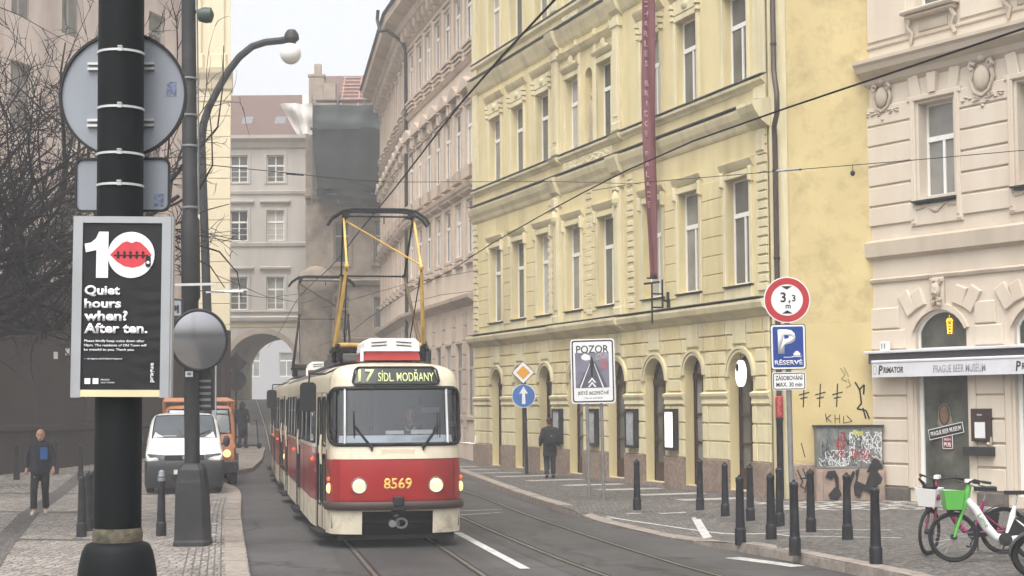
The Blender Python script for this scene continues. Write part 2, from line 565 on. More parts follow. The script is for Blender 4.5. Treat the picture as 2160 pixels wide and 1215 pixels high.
# tram tracks: rails with their grooves, set in the asphalt
TRACK1 = smooth_line([(1.6, 8), (-0.2, 16), (-1.16, 20.9), (-1.87, 24.7), (-3.2, 31.5), (-4.56, 38.6), (-7.2, 51), (-11.0, 72), (-15.5, 96)])
TRACK2 = smooth_line([(7.0, 8), (3.9, 15.5), (1.93, 20.9), (-0.25, 31), (-1.6, 38.5), (-3.2, 46), (-5.4, 58), (-8.6, 76), (-13.6, 97)])
for tr in (TRACK1, TRACK2):
    bed = ribbon(tr, -1.1, 1.1, 0.004).build("tram_bed", M_ASPH2, fix=False); struct(bed)
    for sgn in (-1, 1):
        c = 0.72 * sgn
        rail = ribbon(tr, c - 0.03, c + 0.03, 0.010).build("tram_rail", M_RAIL, fix=False); struct(rail)
        e = c - 0.055 * sgn
        struct(ribbon(tr, e - 0.022, e + 0.022, 0.007).build("rail_groove", M_GROOVE, fix=False))
        e2 = c + 0.05 * sgn
        struct(ribbon(tr, e2 - 0.014, e2 + 0.014, 0.007).build("rail_groove", M_GROOVE, fix=False))

def stroke(pts, w, h=0.010, hf=zg, m=None, name="road_marking"):
    return struct(ribbon(resample(pts, 0.4), -w / 2, w / 2, h, hf=hf).build(name, m or M_LINE, fix=False))

stroke([(0.16, 21.6), (-1.02, 27.7)], 0.15)
stroke([(-2.1, 33.0), (-3.6, 40.5)], 0.12, m=M_LINE_OLD)
stroke([(-9.3, 50.2), (-12.0, 62), (-15.6, 80), (-17.0, 92)], 0.14)
stroke([(3.28, 23.0), (4.05, 21.7)], 0.28, 0.006, m=M_LINE_OLD)
stroke([(-1.2, 33.2), (-0.25, 33.6)], 0.10, m=M_LINE_OLD)
stroke([(-1.1, 32.0), (-0.25, 32.7)], 0.10, m=M_LINE_OLD)
# parking bay in white setts on the right pavement
for a, b, w in (((1.9, 31.0), (4.55, 24.9), .09), ((1.95, 30.4), (1.55, 31.3), .10), ((3.65, 30.6), (3.3, 25.9), .16), ((2.35, 31.6), (3.55, 31.35), .09),
                ((4.55, 24.9), (6.2, 24.4), .09), ((3.15, 25.7), (3.0, 26.2), .16), ((4.4, 26.2), (6.4, 25.9), .09), ((4.2, 25.7), (4.7, 25.5), .09)):
    stroke([a, b], w, 0.006, ph_r)
# white mosaic bars between the display cases and diamonds before the bare gable
FD = Vector((0.3538, -0.9353, 0)); FN = Vector((-0.9353, -0.3538, 0))
mb = MB()
def patch(mbx, c, u, v, hf, h=0.005):
    q = [c - u - v, c + u - v, c + u + v, c - u + v]
    mbx.quad(*[(p.x, p.y, hf(p.x, p.y) + h) for p in q])
for s in (1.3, 3.4, 5.6, 7.9, 10.4, 13.1, 15.4, 17.7, 19.8):
    c = Vector((-1.321, 53.4, 0)) + FD * s + FN * 1.25
    patch(mb, c, FN * 0.85, FD * 0.28, ph_r)
for i in range(7):
    for j in range(3):
        c = Vector((5.5 + i * 0.72 + (j % 2) * .36, 33.0 - j * 0.95, 0))
        for u, v in ((Vector((.30, .42, 0)), Vector((.075, -.055, 0))), (Vector((-.30, .42, 0)), Vector((.075, .055, 0)))):
            patch(mb, c, u, v, ph_r)
struct(mb.build("mosaic_white_pattern", M_MOSAIC_W, fix=False))
# darker sett bands on the left pavement, a smooth asphalt strip, drain rows and tactile rows by the kerb
band = MB()
for y in (25.4, 31.8, 38.0):
    xk = by_y(KERB_L, [y])[0][0] - 2.2
    ribbon(resample([(xk, y - .1), (xk - 9, y + 1.2)], .5), -.13, .13, 0.004, hf=ph_l, mb=band)
struct(band.build("dark_sett_band", M_SETT_D, fix=False))
struct(ribbon(resample([(-6.6, 18.5), (-8.15, 24.2), (-10.0, 31.5), (-12.2, 42.0), (-13.2, 47)], .5), -.20, .20, 0.008, hf=ph_l).build("dark_strip", M_SETT_D, fix=False))
rows = MB()
kl = [p for p in KERB_L if 14 < p[1] < 37]
for o in (-.38, -.47, -.56, -.66, -.76, -.87):
    ribbon(kl, o - .011, o + .011, 0.004, hf=ph_l, mb=rows)
struct(rows.build("tactile_groove", M_SETT_D, fix=False))
wd = MB()
for (px, y) in ((-.52, 26.2), (-.52, 28.6), (-.62, 31.6), (-.62, 34.8), (-1.25, 28.4), (-.52, 24.5)):
    c = by_y(KERB_L, [y])[0]
    patch(wd, Vector((c[0] + px, y, 0)), Vector((.06, 0, 0)), Vector((0, .10, 0)), ph_l, .006)
struct(wd.build("white_sett_marker", M_LINE, fix=False))
for a, b in (((-9.2, 34.2), (-6.6, 36.6)), ((-8.2, 29.6), (-6.35, 31.0)), ((-8.9, 32.3), (-7.0, 30.6))):
    stroke([a, b], .07, 0.006, ph_l, M_LINE_OLD)
# kerbed refuge island beside the far track
isl = [(-9.85, 48.2), (-8.9, 48.4), (-8.55, 50), (-8.9, 54), (-9.6, 59), (-11.2, 59), (-10.6, 54)]
mb = MB()
n = len(isl)
top = [(x, y, zg(x, y) + 0.14) for x, y in isl]; bot = [(x, y, zg(x, y) - 0.05) for x, y in isl]
mb.add(top + bot, [list(range(n))] + [(i, i + n, (i + 1) % n + n, (i + 1) % n) for i in range(n)])
struct(mb.build("refuge_island", M_KERB))
# ------------------------------------------------------------------ building kit (x along the facade, -y towards the street)
M_YEL = mat("plaster_yellow", (209, 194, 148), 0.85, var=0.05, scale=1.2, bump=0.25, bscale=35, stain=(148, 132, 100), stain_amt=0.6, stain_scale=0.7, streak=True)
M_YELC = mat("plaster_cream_trim", (210, 199, 162), 0.85, var=0.06, scale=2, bump=0.25, bscale=40, stain=(138, 124, 98), stain_amt=0.6, stain_scale=1.1, streak=True)
M_YELG = mat("plaster_ochre_gable", (194, 176, 128), 0.9, var=0.08, scale=0.9, bump=0.35, bscale=25, stain=(140, 122, 88), stain_amt=0.5, stain_scale=2.2)
M_YELP = mat("plaster_ochre_patch", (194, 176, 128), 0.9, var=0.05, scale=1.5, bump=0.3, bscale=25, stain=(180, 156, 96), stain_amt=0.4, stain_scale=0.9)
M_PLINTH = mat("plinth_red_stone", (138, 120, 106), 0.85, var=0.3, scale=14, bump=0.6, bscale=30, stain=(96, 82, 74), stain_amt=0.6, stain_scale=1.5)
M_PINK = mat("plaster_pink_beige", (204, 187, 169), 0.88, var=0.05, scale=1.0, bump=0.2, bscale=30, stain=(150, 128, 114), stain_amt=0.45, stain_scale=0.5, streak=True)
M_PINKD = mat("plaster_pink_trim", (188, 171, 154), 0.88, var=0.08, scale=2, bump=0.2, stain=(118, 102, 92), stain_amt=0.5, stain_scale=0.8, streak=True)
M_ROSE = mat("plaster_rose_cream", (202, 190, 173), 0.85, var=0.04, scale=1.2, bump=0.2, bscale=35, stain=(176, 154, 134), stain_amt=0.45, stain_scale=0.8, streak=True)
M_ROSED = mat("plaster_rose_trim", (184, 171, 154), 0.85, var=0.06, scale=2, bump=0.2, stain=(140, 122, 106), stain_amt=0.45, stain_scale=1.0, streak=True)
M_GREYSTONE = mat("plinth_grey_stone", (96, 88, 82), 0.85, var=0.2, scale=6, bump=0.5, stain=(62, 58, 55), stain_amt=0.6, stain_scale=1.4)
M_GREY = mat("plaster_grey", (180, 174, 165), 0.88, var=0.05, scale=1.0, bump=0.2, stain=(138, 132, 128), stain_amt=0.5, stain_scale=0.4, streak=True)
M_GREYY = mat("plaster_old_yellow", (176, 164, 132), 0.9, var=0.08, scale=1.0, stain=(128, 118, 98), stain_amt=0.5, stain_scale=0.6)
M_STONE = mat("sandstone_old", (158, 144, 128), 0.9, var=0.15, scale=1.6, bump=0.4, stain=(88, 80, 74), stain_amt=0.75, stain_scale=0.7)
M_CREAM = mat("plaster_cream", (214, 201, 170), 0.88, var=0.05, scale=1, bump=0.2, stain=(190, 172, 136), stain_amt=0.35, stain_scale=0.5, streak=True)
M_SHADEW = mat("wall_stone_shade_tone", (62, 54, 50), 0.9, var=0.12, scale=1.5, bump=0.4, bscale=20, stain=(48, 43, 40), stain_amt=0.5, stain_scale=0.7)  # shade of the street side is put into this dark base colour
M_LEFTB = mat("plaster_dull_rose", (216, 200, 190), 0.9, var=0.1, scale=1.2, stain=(104, 88, 82), stain_amt=0.5, stain_scale=0.6, streak=True)
M_TILE = mat("roof_tile_red", (98, 78, 70), 0.85, var=0.2, scale=6, bump=0.8, bscale=14, stain=(96, 74, 68), stain_amt=0.6, stain_scale=0.5)
M_TILE2 = mat("roof_tile_dull", (104, 84, 76), 0.85, var=0.2, scale=5, bump=0.6, bscale=10)
M_WFRAME = mat("window_white_paint", (226, 224, 218), 0.5, var=0.04, stain=(180, 174, 164), stain_amt=0.3, stain_scale=3)
M_GFRAME = mat("window_grey_paint", (166, 160, 152), 0.55, var=0.06)
M_WOOD = mat("door_brown_wood", (62, 42, 32), 0.5, var=0.25, scale=8)
M_METAL_D = mat("metal_dark", (46, 45, 46), 0.55, 0.3, var=0.15, scale=6)
M_METAL_G = mat("metal_grey", (128, 128, 130), 0.45, 0.6, var=0.12, scale=5)
M_PIPE = mat("downpipe_brown", (74, 62, 54), 0.5, 0.2, var=0.15)

def pane_mat(name, col, rough=0.08):
    m = mat(name, col, rough, 0, var=0.35, scale=0.9, spec=0.6)
    return m
M_PANE = pane_mat("pane_dark", (92, 91, 86))
M_PANE2 = pane_mat("pane_curtain", (132, 130, 124))
M_PANE3 = pane_mat("pane_deep", (60, 60, 58))
M_PANESHOP = mat("pane_pub", (82, 83, 75), .06, 0, var=.6, scale=1.6, spec=.6, stain=(20, 20, 20), stain_amt=.8, stain_scale=1.1)  # light and dark mottling stands in for reflections and the room behind
def curtain_mat(name, c1, c2):
    m = mat(name, c1, .12, 0, var=.15, scale=1.2, spec=.6)
    t = m.node_tree; b = t.nodes["Principled BSDF"]
    tc = t.nodes.new("ShaderNodeTexCoord"); wv = t.nodes.new("ShaderNodeTexWave"); wv.inputs['Scale'].default_value = 5; wv.inputs['Distortion'].default_value = 1.5; wv.bands_direction = 'X'
    rp = t.nodes.new("ShaderNodeValToRGB"); rp.color_ramp.elements[0].color = rgb(*c1); rp.color_ramp.elements[1].color = rgb(*c2)
    t.links.new(tc.outputs['Object'], wv.inputs['Vector']); t.links.new(wv.outputs['Fac'], rp.inputs[0]); t.links.new(rp.outputs[0], b.inputs['Base Color'])
    return m
M_CURT = curtain_mat("pane_with_curtain", (150, 146, 138), (186, 182, 174))
M_PANES = [M_PANE, M_PANE2, M_CURT, M_PANE, M_PANE3]

def arch_pts(o, n=12):
    """arc of an opening's head from right spring to left spring"""
    s0, s1, z1, sp = o['s0'], o['s1'], o['z1'], o['spring']
    c = (s0 + s1) / 2; r = (s1 - s0) / 2; h = z1 - sp
    if abs(h - r) < 1e-4:
        return [(c + r * math.cos(PI * k / n), sp + r * math.sin(PI * k / n)) for k in range(n + 1)]
    rad = (r * r + h * h) / (2 * h); a = math.asin(min(1, r / rad)); cz = z1 - rad
    return [(c + rad * math.sin(a - 2 * a * k / n), cz + rad * math.cos(a - 2 * a * k / n)) for k in range(n + 1)]

def op(s0, s1, z0, z1, spring=None):
    return dict(s0=s0, s1=s1, z0=z0, z1=z1, spring=spring)

def outline(o, inset=0.0):
    s0, s1, z0, z1 = o['s0'] + inset, o['s1'] - inset, o['z0'] + inset, o['z1'] - inset
    if o['spring']:
        q = dict(s0=s0, s1=s1, z0=z0, z1=z1, spring=o['spring'] if abs((o['z1'] - o['spring']) - (o['s1'] - o['s0']) / 2) < 1e-4 else o['spring'] - inset * .5)
        return [(s0, z0), (s1, z0)] + arch_pts(q)
    return [(s0, z0), (s1, z0), (s1, z1), (s0, z1)]

def facade(L, z0, z1, ops, reveal=0.22, mb=None, x0=0.0, y=0.0):
    """front sheet with real openings and reveals"""
    mb = mb or MB()
    ss = sorted({x0, L} | {o['s0'] for o in ops} | {o['s1'] for o in ops})
    zs = sorted({z0, z1} | {o['z0'] for o in ops} | {o['z1'] for o in ops})
    ss = [v for v in ss if x0 <= v <= L]; zs = [v for v in zs if z0 <= v <= z1]
    for a, b in zip(ss[:-1], ss[1:]):
        for c, d in zip(zs[:-1], zs[1:]):
            ms, mz = (a + b) / 2, (c + d) / 2
            if any(o['s0'] < ms < o['s1'] and o['z0'] < mz < o['z1'] for o in ops): continue
            mb.quad((a, y, c), (b, y, c), (b, y, d), (a, y, d))
    for o in ops:
        if o['spring']:
            A = arch_pts(o); h = len(A) // 2
            mb.add([(o['s1'], y, o['z1'])] + [(p[0], y, p[1]) for p in A[:h + 1]], [list(range(h + 2))])
            mb.add([(o['s0'], y, o['z1'])] + [(p[0], y, p[1]) for p in A[h:]], [list(range(len(A[h:]) + 1))])
        P = outline(o); n = len(P)
        v = [(p[0], y, p[1]) for p in P] + [(p[0], y + reveal, p[1]) for p in P]
        mb.add(v, [(i, (i + 1) % n, (i + 1) % n + n, i + n) for i in range(n)])
    return mb

def moulding(mb, s0, s1, prof, y=0.0):
    """profile [(out, z), ...] swept along the facade and returned to the wall at both ends"""
    poly = [(-o + y, z) for o, z in prof]
    poly = [(y + 0.01, prof[0][1])] + poly + [(y + 0.01, prof[-1][1])]
    return mb.prism(poly, s0, s1, plane='YZ')

def window(par, o, y, fm, pm, bars='T', fw=0.06, name="window", tf=0.66, plab=None):
    """frame (mesh) > pane; bars: T transom + two leaves, G grid, O open"""
    f = MB()
    P0, P1 = outline(o), outline(o, fw)
    f.ringplate(P0, P1, y, y + 0.05)
    s0, s1, z0, z1 = o['s0'], o['s1'], o['z0'], o['z1']
    if bars in 'TG':
        zt = z0 + (z1 - z0) * tf; c = (s0 + s1) / 2
        f.box(s0 + fw, s1 - fw, y - 0.015, y + 0.045, zt - 0.055, zt + 0.055)
        f.box(c - 0.035, c + 0.035, y - 0.008, y + 0.04, z0 + fw, zt - 0.055)
        if bars == 'G' or o['spring']: f.box(c - 0.03, c + 0.03, y, y + 0.04, zt + 0.055, z1 - fw * 1.05)
        if bars == 'G':
            for k in (1, 2):
                zz = z0 + (zt - z0) * k / 3
                f.box(s0 + fw, s1 - fw, y + 0.004, y + 0.036, zz - .015, zz + .015)
    w = f.build(name, fm, par)
    MB().prism(outline(o, fw * .5), y + 0.022, y + 0.034).build("pane", pm, w)
    return w

def shell(par, L, D, z0, z1, m, name="side_wall", skew=0.0):
    """back, ends and top of the block; skew moves its far right corner"""
    mb = MB()
    if skew:
        b = L + skew
        mb.add([(0, .02, z0), (L, .02, z0), (b, D, z0), (0, D, z0), (0, .02, z1), (L, .02, z1), (b, D, z1), (0, D, z1)], [(1, 2, 6, 5), (2, 3, 7, 6), (3, 0, 4, 7), (4, 5, 6, 7)])
        return mb.build(name, m, par, fix=False)
    mb.quad((0, 0.02, z0), (0, D, z0), (0, D, z1), (0, 0.02, z1))
    mb.quad((L, D, z0), (0, D, z0), (0, D, z1), (L, D, z1))
    mb.quad((L, 0.02, z0), (L, D, z0), (L, D, z1), (L, 0.02, z1))
    mb.quad((0, 0.02, z1), (L, 0.02, z1), (L, D, z1), (0, D, z1))
    return mb.build(name, m, par)

def roof(par, L, D, z1, h, m, over=0.6, name="roof"):
    mb = MB()
    mb.prism([(-over, z1), (D / 2, z1 + h), (D + over, z1)], -0.02, L + 0.02, plane='YZ')
    return mb.build(name, m, par)

# ------------------------------------------------------------------ yellow palace with arched ground floor
YANG = math.atan2(-0.9353, 0.3538)
YB = thing("yellow_building", "long yellow four storey building with a row of arched ground floor openings", "building", (-1.321, 53.4, 0.0), YANG)
YL = 20.31
UP = [2.25, 4.4, 6.6, 8.98, 11.35, 14.33, 16.4, 18.92]
GR = [(2.27, 1.0), (4.46, 0.95), (6.65, 1.0), (9.1, 1.1), (11.95, 1.15), (14.37, 1.2), (16.55, 0.98), (18.93, 1.12)]
ops = []
gops = []
for c, w in GR:
    o = op(c - w / 2, c + w / 2, 0.28, 3.52, 3.52 - w / 2); gops.append(o)
uops = []
for fl, (a, b) in enumerate(((5.12, 7.65), (9.87, 12.1), (14.37, 16.7))):
    for i, c in enumerate(UP):
        w = 1.12 if not (fl == 1 and i in (3, 4)) else 1.0
        uops.append((fl, i, op(c - w / 2, c + w / 2, a, b)))
niche = op(9.93, 10.45, 9.95, 12.15, 11.89)
facade(YL, -0.4, 18.4, gops + [o for _, _, o in uops] + [niche], 0.24).build("wall", M_YEL, YB, fix=False)
shell(YB, YL, 12, -0.4, 18.4, M_YELG)
MB().prism(outline(niche), 0.235, 0.25).build("niche_back", M_YELC, YB)
st = MB()
st.tube([(10.19, .15, 9.97), (10.19, .14, 10.5), (10.2, .14, 10.95), (10.19, .15, 11.2)], [.13, .1, .13, .05], 8); st.sphere((10.19, .14, 11.3), (.075, .08, .1)); st.box(10.03, 10.35, .06, .23, 9.95, 10.05)
st.build("niche_statue", M_STONE, YB, smooth=50)
roof(YB, YL, 12, 18.75, 4.5, M_TILE)
# ledges and cornices
cn = MB()
moulding(cn, -0.12, YL + 0.1, [(0.02, 4.32), (0.10, 4.42), (0.26, 4.5), (0.30, 4.62), (0.30, 4.68), (0.02, 4.74)])
moulding(cn, -0.1, YL + 0.08, [(0.02, 8.68), (0.06, 8.74), (0.10, 8.85), (0.18, 8.98), (0.23, 9.12), (0.24, 9.18), (0.02, 9.26)])
moulding(cn, 0.0, YL, [(0.02, 9.62), (0.06, 9.68), (0.14, 9.74), (0.15, 9.80), (0.02, 9.86)])
moulding(cn, -0.1, YL + 0.08, [(0.02, 13.18), (0.08, 13.26), (0.14, 13.4), (0.21, 13.55), (0.25, 13.66), (0.02, 13.76)])
moulding(cn, 0.0, YL, [(0.02, 14.1), (0.12, 14.18), (0.13, 14.26), (0.02, 14.32)])
moulding(cn, -0.15, YL + 0.12, [(0.02, 17.7), (0.12, 17.9), (0.3, 18.1), (0.6, 18.3), (0.65, 18.55), (0.02, 18.7)])
for (s0, s1) in ((7.55, 8.1), (12.0, 12.62)):               # cornice breaks forward over the pilasters
    moulding(cn, s0, s1, [(0.02, 8.64), (0.2, 8.76), (0.28, 8.98), (0.34, 9.12), (0.35, 9.19), (0.02, 9.29)])
    moulding(cn, s0, s1, [(0.02, 13.14), (0.2, 13.28), (0.30, 13.5), (0.35, 13.68), (0.02, 13.8)])
    moulding(cn, s0, s1, [(0.02, 9.6), (0.2, 9.7), (0.25, 9.8), (0.02, 9.88)])
moulding(cn, 8.1, 12.0, [(0.02, 12.72), (0.1, 12.78), (0.18, 12.9), (0.02, 12.96)])
moulding(cn, YL - .62, YL + .12, [(0.02, 8.64), (0.2, 8.76), (0.38, 8.98), (0.45, 9.12), (0.45, 9.2), (0.02, 9.3)])
moulding(cn, 7.6, 12.55, [(0.02, 4.30), (0.16, 4.42), (0.33, 4.5), (0.37, 4.62), (0.37, 4.69), (0.02, 4.76)])
cn.build("cornice", M_YELC, YB)
# flashing: dark zinc strip on the ledges
fl = MB()
for z, o in ((4.742, .30), (9.262, .24), (13.762, .25), (9.862, .15), (14.322, .13)):
    fl.box(0, YL, -o - .012, 0.0, z, z + .014)
fl.build("ledge_flashing", M_METAL_G, YB)
# pilasters, quoins, relief frieze
pl = MB()
for c in (7.82, 12.3):
    for a, b in ((4.76, 8.66), (9.9, 13.16), (14.34, 17.7)):
        pl.bbox(c - .22, c + .22, -.12, 0, a, b, .02); pl.bbox(c - .27, c + .27, -.16, 0, b - .34, b - .1, .03); pl.bbox(c - .27, c + .27, -.15, 0, a, a + .25, .03)
        pl.bbox(c - .13, c + .13, -.14, -.1, a + .4, b - .5, .01)
    pl.bbox(c - .2, c + .2, -.2, 0, 8.2, 8.62, .06); pl.sphere((c, -.12, 8.0), (.16, .14, .24), 8, 6)
for c in (9.62, 10.75):
    pl.bbox(c - .09, c + .09, -.07, 0, 9.9, 12.7, .01)
for a in (8.2, 9.35, 10.75, 11.85):
    pl.bbox(a - .08, a + .08, -.09, 0, 12.98, 13.16, .02)
for z in [4.9 + .42 * k for k in range(9)]:
    pl.bbox(YL - .46, YL - .02, -.055, 0, z, z + .17, .012); pl.bbox(YL - .40, YL - .02, -.055, 0, z + .2, z + .37, .012); pl.bbox(0.02, .42, -.055, 0, z, z + .17, .012); pl.bbox(0.02, .36, -.055, 0, z + .2, z + .37, .012)
    for c in (7.18, 10.14, 12.95):
        pl.bbox(c - .2, c + .2, -.03, 0, z + .02, z + .15, .01); pl.bbox(c - .17, c + .17, -.03, 0, z + .19, z + .33, .01)
pl.bbox(YL - .5, YL, -.07, 0, 9.3, 9.62, .01); pl.bbox(YL - .42, YL - .06, -.09, 0, 8.1, 8.6, .03); pl.bbox(YL - .5, YL, -.06, 0, 9.9, 17.6, .01); pl.bbox(0, .5, -.06, 0, 9.9, 17.6, .01)
build_by_bay(pl, "pilaster", M_YELC, YB, [1.5, 7.4, 8.15, 9.3, 10.45, 11.4, 12.65, 18])
fz = MB()
rr = random.Random(3)
fz.bbox(8.25, 11.85, -.035, 0, 8.98 + .3, 9.6, .01)
for k in range(110):
    x = 8.35 + 3.4 * rr.random(); z = 9.33 + .22 * rr.random(); r = rr.uniform(.02, .055)
    fz.sphere((x, -.035, z), (r, .03, r * rr.uniform(.6, 1.3)), 6, 4)
for x0 in (8.3, 10.7):
    fz.bbox(x0, x0 + 1.2, -.04, 0, 13.8, 14.08, .01)
    for k in range(40):
        x = x0 + .06 + 1.08 * rr.random(); z = 13.84 + .2 * rr.random(); r = rr.uniform(.02, .05)
        fz.sphere((x, -.04, z), (r, .03, r), 6, 4)
fz.build("relief_frieze", M_YELC, YB, smooth=40)
# rusticated blocks of the ground floor: yellow fields and cream jamb blocks
yb, cb, pb, imp = MB(), MB(), MB(), MB()
edges = [0.0] + [v for c, w in GR for v in (c - w / 2, c + w / 2)] + [YL]
def arch_x(o, z):
    """half width of the cut by the arch ring at height z"""
    c = (o['s0'] + o['s1']) / 2; r = (o['s1'] - o['s0']) / 2 + .17
    if z < o['spring']: return 0
    d = z - o['spring']
    return math.sqrt(max(0, r * r - d * d))
for k in range(0, len(edges), 2):
    a, b = edges[k], edges[k + 1]
    lo = gops[k // 2 - 1] if k > 0 else None; ro = gops[k // 2] if k // 2 < len(gops) else None
    zs = [0.98, 1.42, 1.86, 2.28]
    pb.bbox(a + .01, b - .01, -.09, 0, -.3, 0.97, .015)
    wq = min(.3, (b - a) * .28)
    for i, z in enumerate(zs[:-1]):
        z2 = zs[i + 1] - .035
        q = wq if i % 2 == 0 else wq * .72
        cb.bbox(a + .012, a + q, -.05, 0, z, z2, .012); cb.bbox(b - q, b - .012, -.05, 0, z, z2, .012)
        if b - a > 2 * q + .12: cb.bbox(a + q + .035, b - q - .035, -.035, 0, z, z2, .012)
    moulding(imp, a + .005, b - .005, [(0.02, 2.27), (0.07, 2.32), (0.05, 2.42), (0.10, 2.5), (0.11, 2.56), (0.02, 2.6)])
    for i, z in enumerate([2.64, 2.96, 3.28, 3.6, 3.96]):
        z2 = [2.925, 3.245, 3.565, 3.925, 4.29][i]
        zm = (z + z2) / 2
        aa = a + .17 if z < 3.6 else a - (.06 if lo else -.02)
        bb = b - .17 if z < 3.6 else b + (.06 if ro else -.02)
        if lo and 3.0 < zm < 3.7: aa = max(aa, (lo['s0'] + lo['s1']) / 2 + arch_x(lo, z) + .03)
        if ro and 3.0 < zm < 3.7: bb = min(bb, (ro['s0'] + ro['s1']) / 2 - arch_x(ro, z) - .03)
        if z >= 3.6:
            if lo: aa = (lo['s0'] + lo['s1']) / 2 + .34
            if ro: bb = (ro['s0'] + ro['s1']) / 2 - .34
        q = wq * (.8 if i % 2 else 1.15)
        if bb - aa > 2 * q + .2:
            cb.bbox(aa, aa + q, -.045, 0, z, z2, .012); cb.bbox(bb - q, bb, -.045, 0, z, z2, .012)
            mid = aa + q + .04
            if i % 2 and bb - aa > 1.6:
                h = (aa + bb) / 2
                yb.bbox(mid, h - .02, -.05, 0, z, z2, .012); yb.bbox(h + .02, bb - q - .04, -.05, 0, z, z2, .012)
            else: yb.bbox(mid, bb - q - .04, -.05, 0, z, z2, .012)
        elif bb - aa > .15: cb.bbox(aa, bb, -.045, 0, z, z2, .012)
for o in gops:                                              # archivolts and keystone panels
    P = outline(o); c = (o['s0'] + o['s1']) / 2; r = (o['s1'] - o['s0']) / 2
    def ring(r0, r1, y0):
        n = 16
        A = [(c + r1 * math.cos(PI * t / n), o['spring'] + r1 * math.sin(PI * t / n)) for t in range(n + 1)]
        B = [(c + r0 * math.cos(PI * t / n), o['spring'] + r0 * math.sin(PI * t / n)) for t in range(n + 1)]
        for t in range(n):
            cb.add([(A[t][0], y0, A[t][1]), (A[t + 1][0], y0, A[t + 1][1]), (B[t + 1][0], y0, B[t + 1][1]), (B[t][0], y0, B[t][1]), (A[t][0], 0, A[t][1]), (A[t + 1][0], 0, A[t + 1][1]), (B[t + 1][0], 0, B[t + 1][1]), (B[t][0], 0, B[t][1])], [(0, 1, 2, 3), (0, 4, 5, 1), (3, 2, 6, 7)])
    ring(r + .005, r + .07, -.05); ring(r + .085, r + .15, -.075)
    cb.bbox(c - .3, c + .3, -.06, 0, o['z1'] + .2, 4.28, .02)
gc = [c for c, w in GR]
build_by_bay(yb, "rustic_block", M_YEL, YB, gc); build_by_bay(cb, "jamb_block", M_YELC, YB, gc); build_by_bay(imp, "impost", M_YELC, YB, gc)
build_by_bay(pb, "plinth", M_PLINTH, YB, gc)
stp = MB()
for o in gops: stp.box(o['s0'] + .01, o['s1'] - .01, -.12, .5, -.2, .275)
build_by_bay(stp, "doorstep", M_KERB, YB, [(a[0] + b[0]) / 2 for a, b in zip(GR[:-1], GR[1:])])
sj = MB()                                                   # shallow coursed blocks of the first floor
for i in range(9):
    a = 0.5 if i == 0 else UP[i - 1] + .72; b = YL - .5 if i == 8 else UP[i] - .72
    for k in range(6):
        z = 5.0 + .46 * k
        for (u, v) in ((a, b),) if not (a < 7.82 < b or a < 12.3 < b) else ():
            if v - u > .3: sj.bbox(u, v, -.022, 0, z, z + .44, .01)
build_by_bay(sj, "coursed_block", M_YEL, YB, UP)
# the arched openings: brown joinery
for k, o in enumerate(gops):
    f = MB()
    y = 0.26
    P0 = outline(o); P1 = outline(o, .07)
    f.ringplate(P0, P1, y, y + .08)
    zt = o['spring'] - .1
    f.box(o['s0'] + .03, o['s1'] - .03, y - .05, y + .07, zt, zt + .15)
    c = (o['s0'] + o['s1']) / 2
    f.box(c - .05, c + .05, y - .01, y + .06, o['z0'], zt)
    f.box(o['s0'] + .05, o['s1'] - .05, y - .005, y + .05, o['z0'], o['z0'] + .5)
    for zz in (1.35, 2.05): f.box(o['s0'] + .05, o['s1'] - .05, y, y + .05, zz - .03, zz + .03)
    d = f.build("door", M_WOOD, YB)
    MB().prism(outline(o, .04), y + .045, y + .055).build("pane", M_PANE if k % 3 else M_PANE2, d)
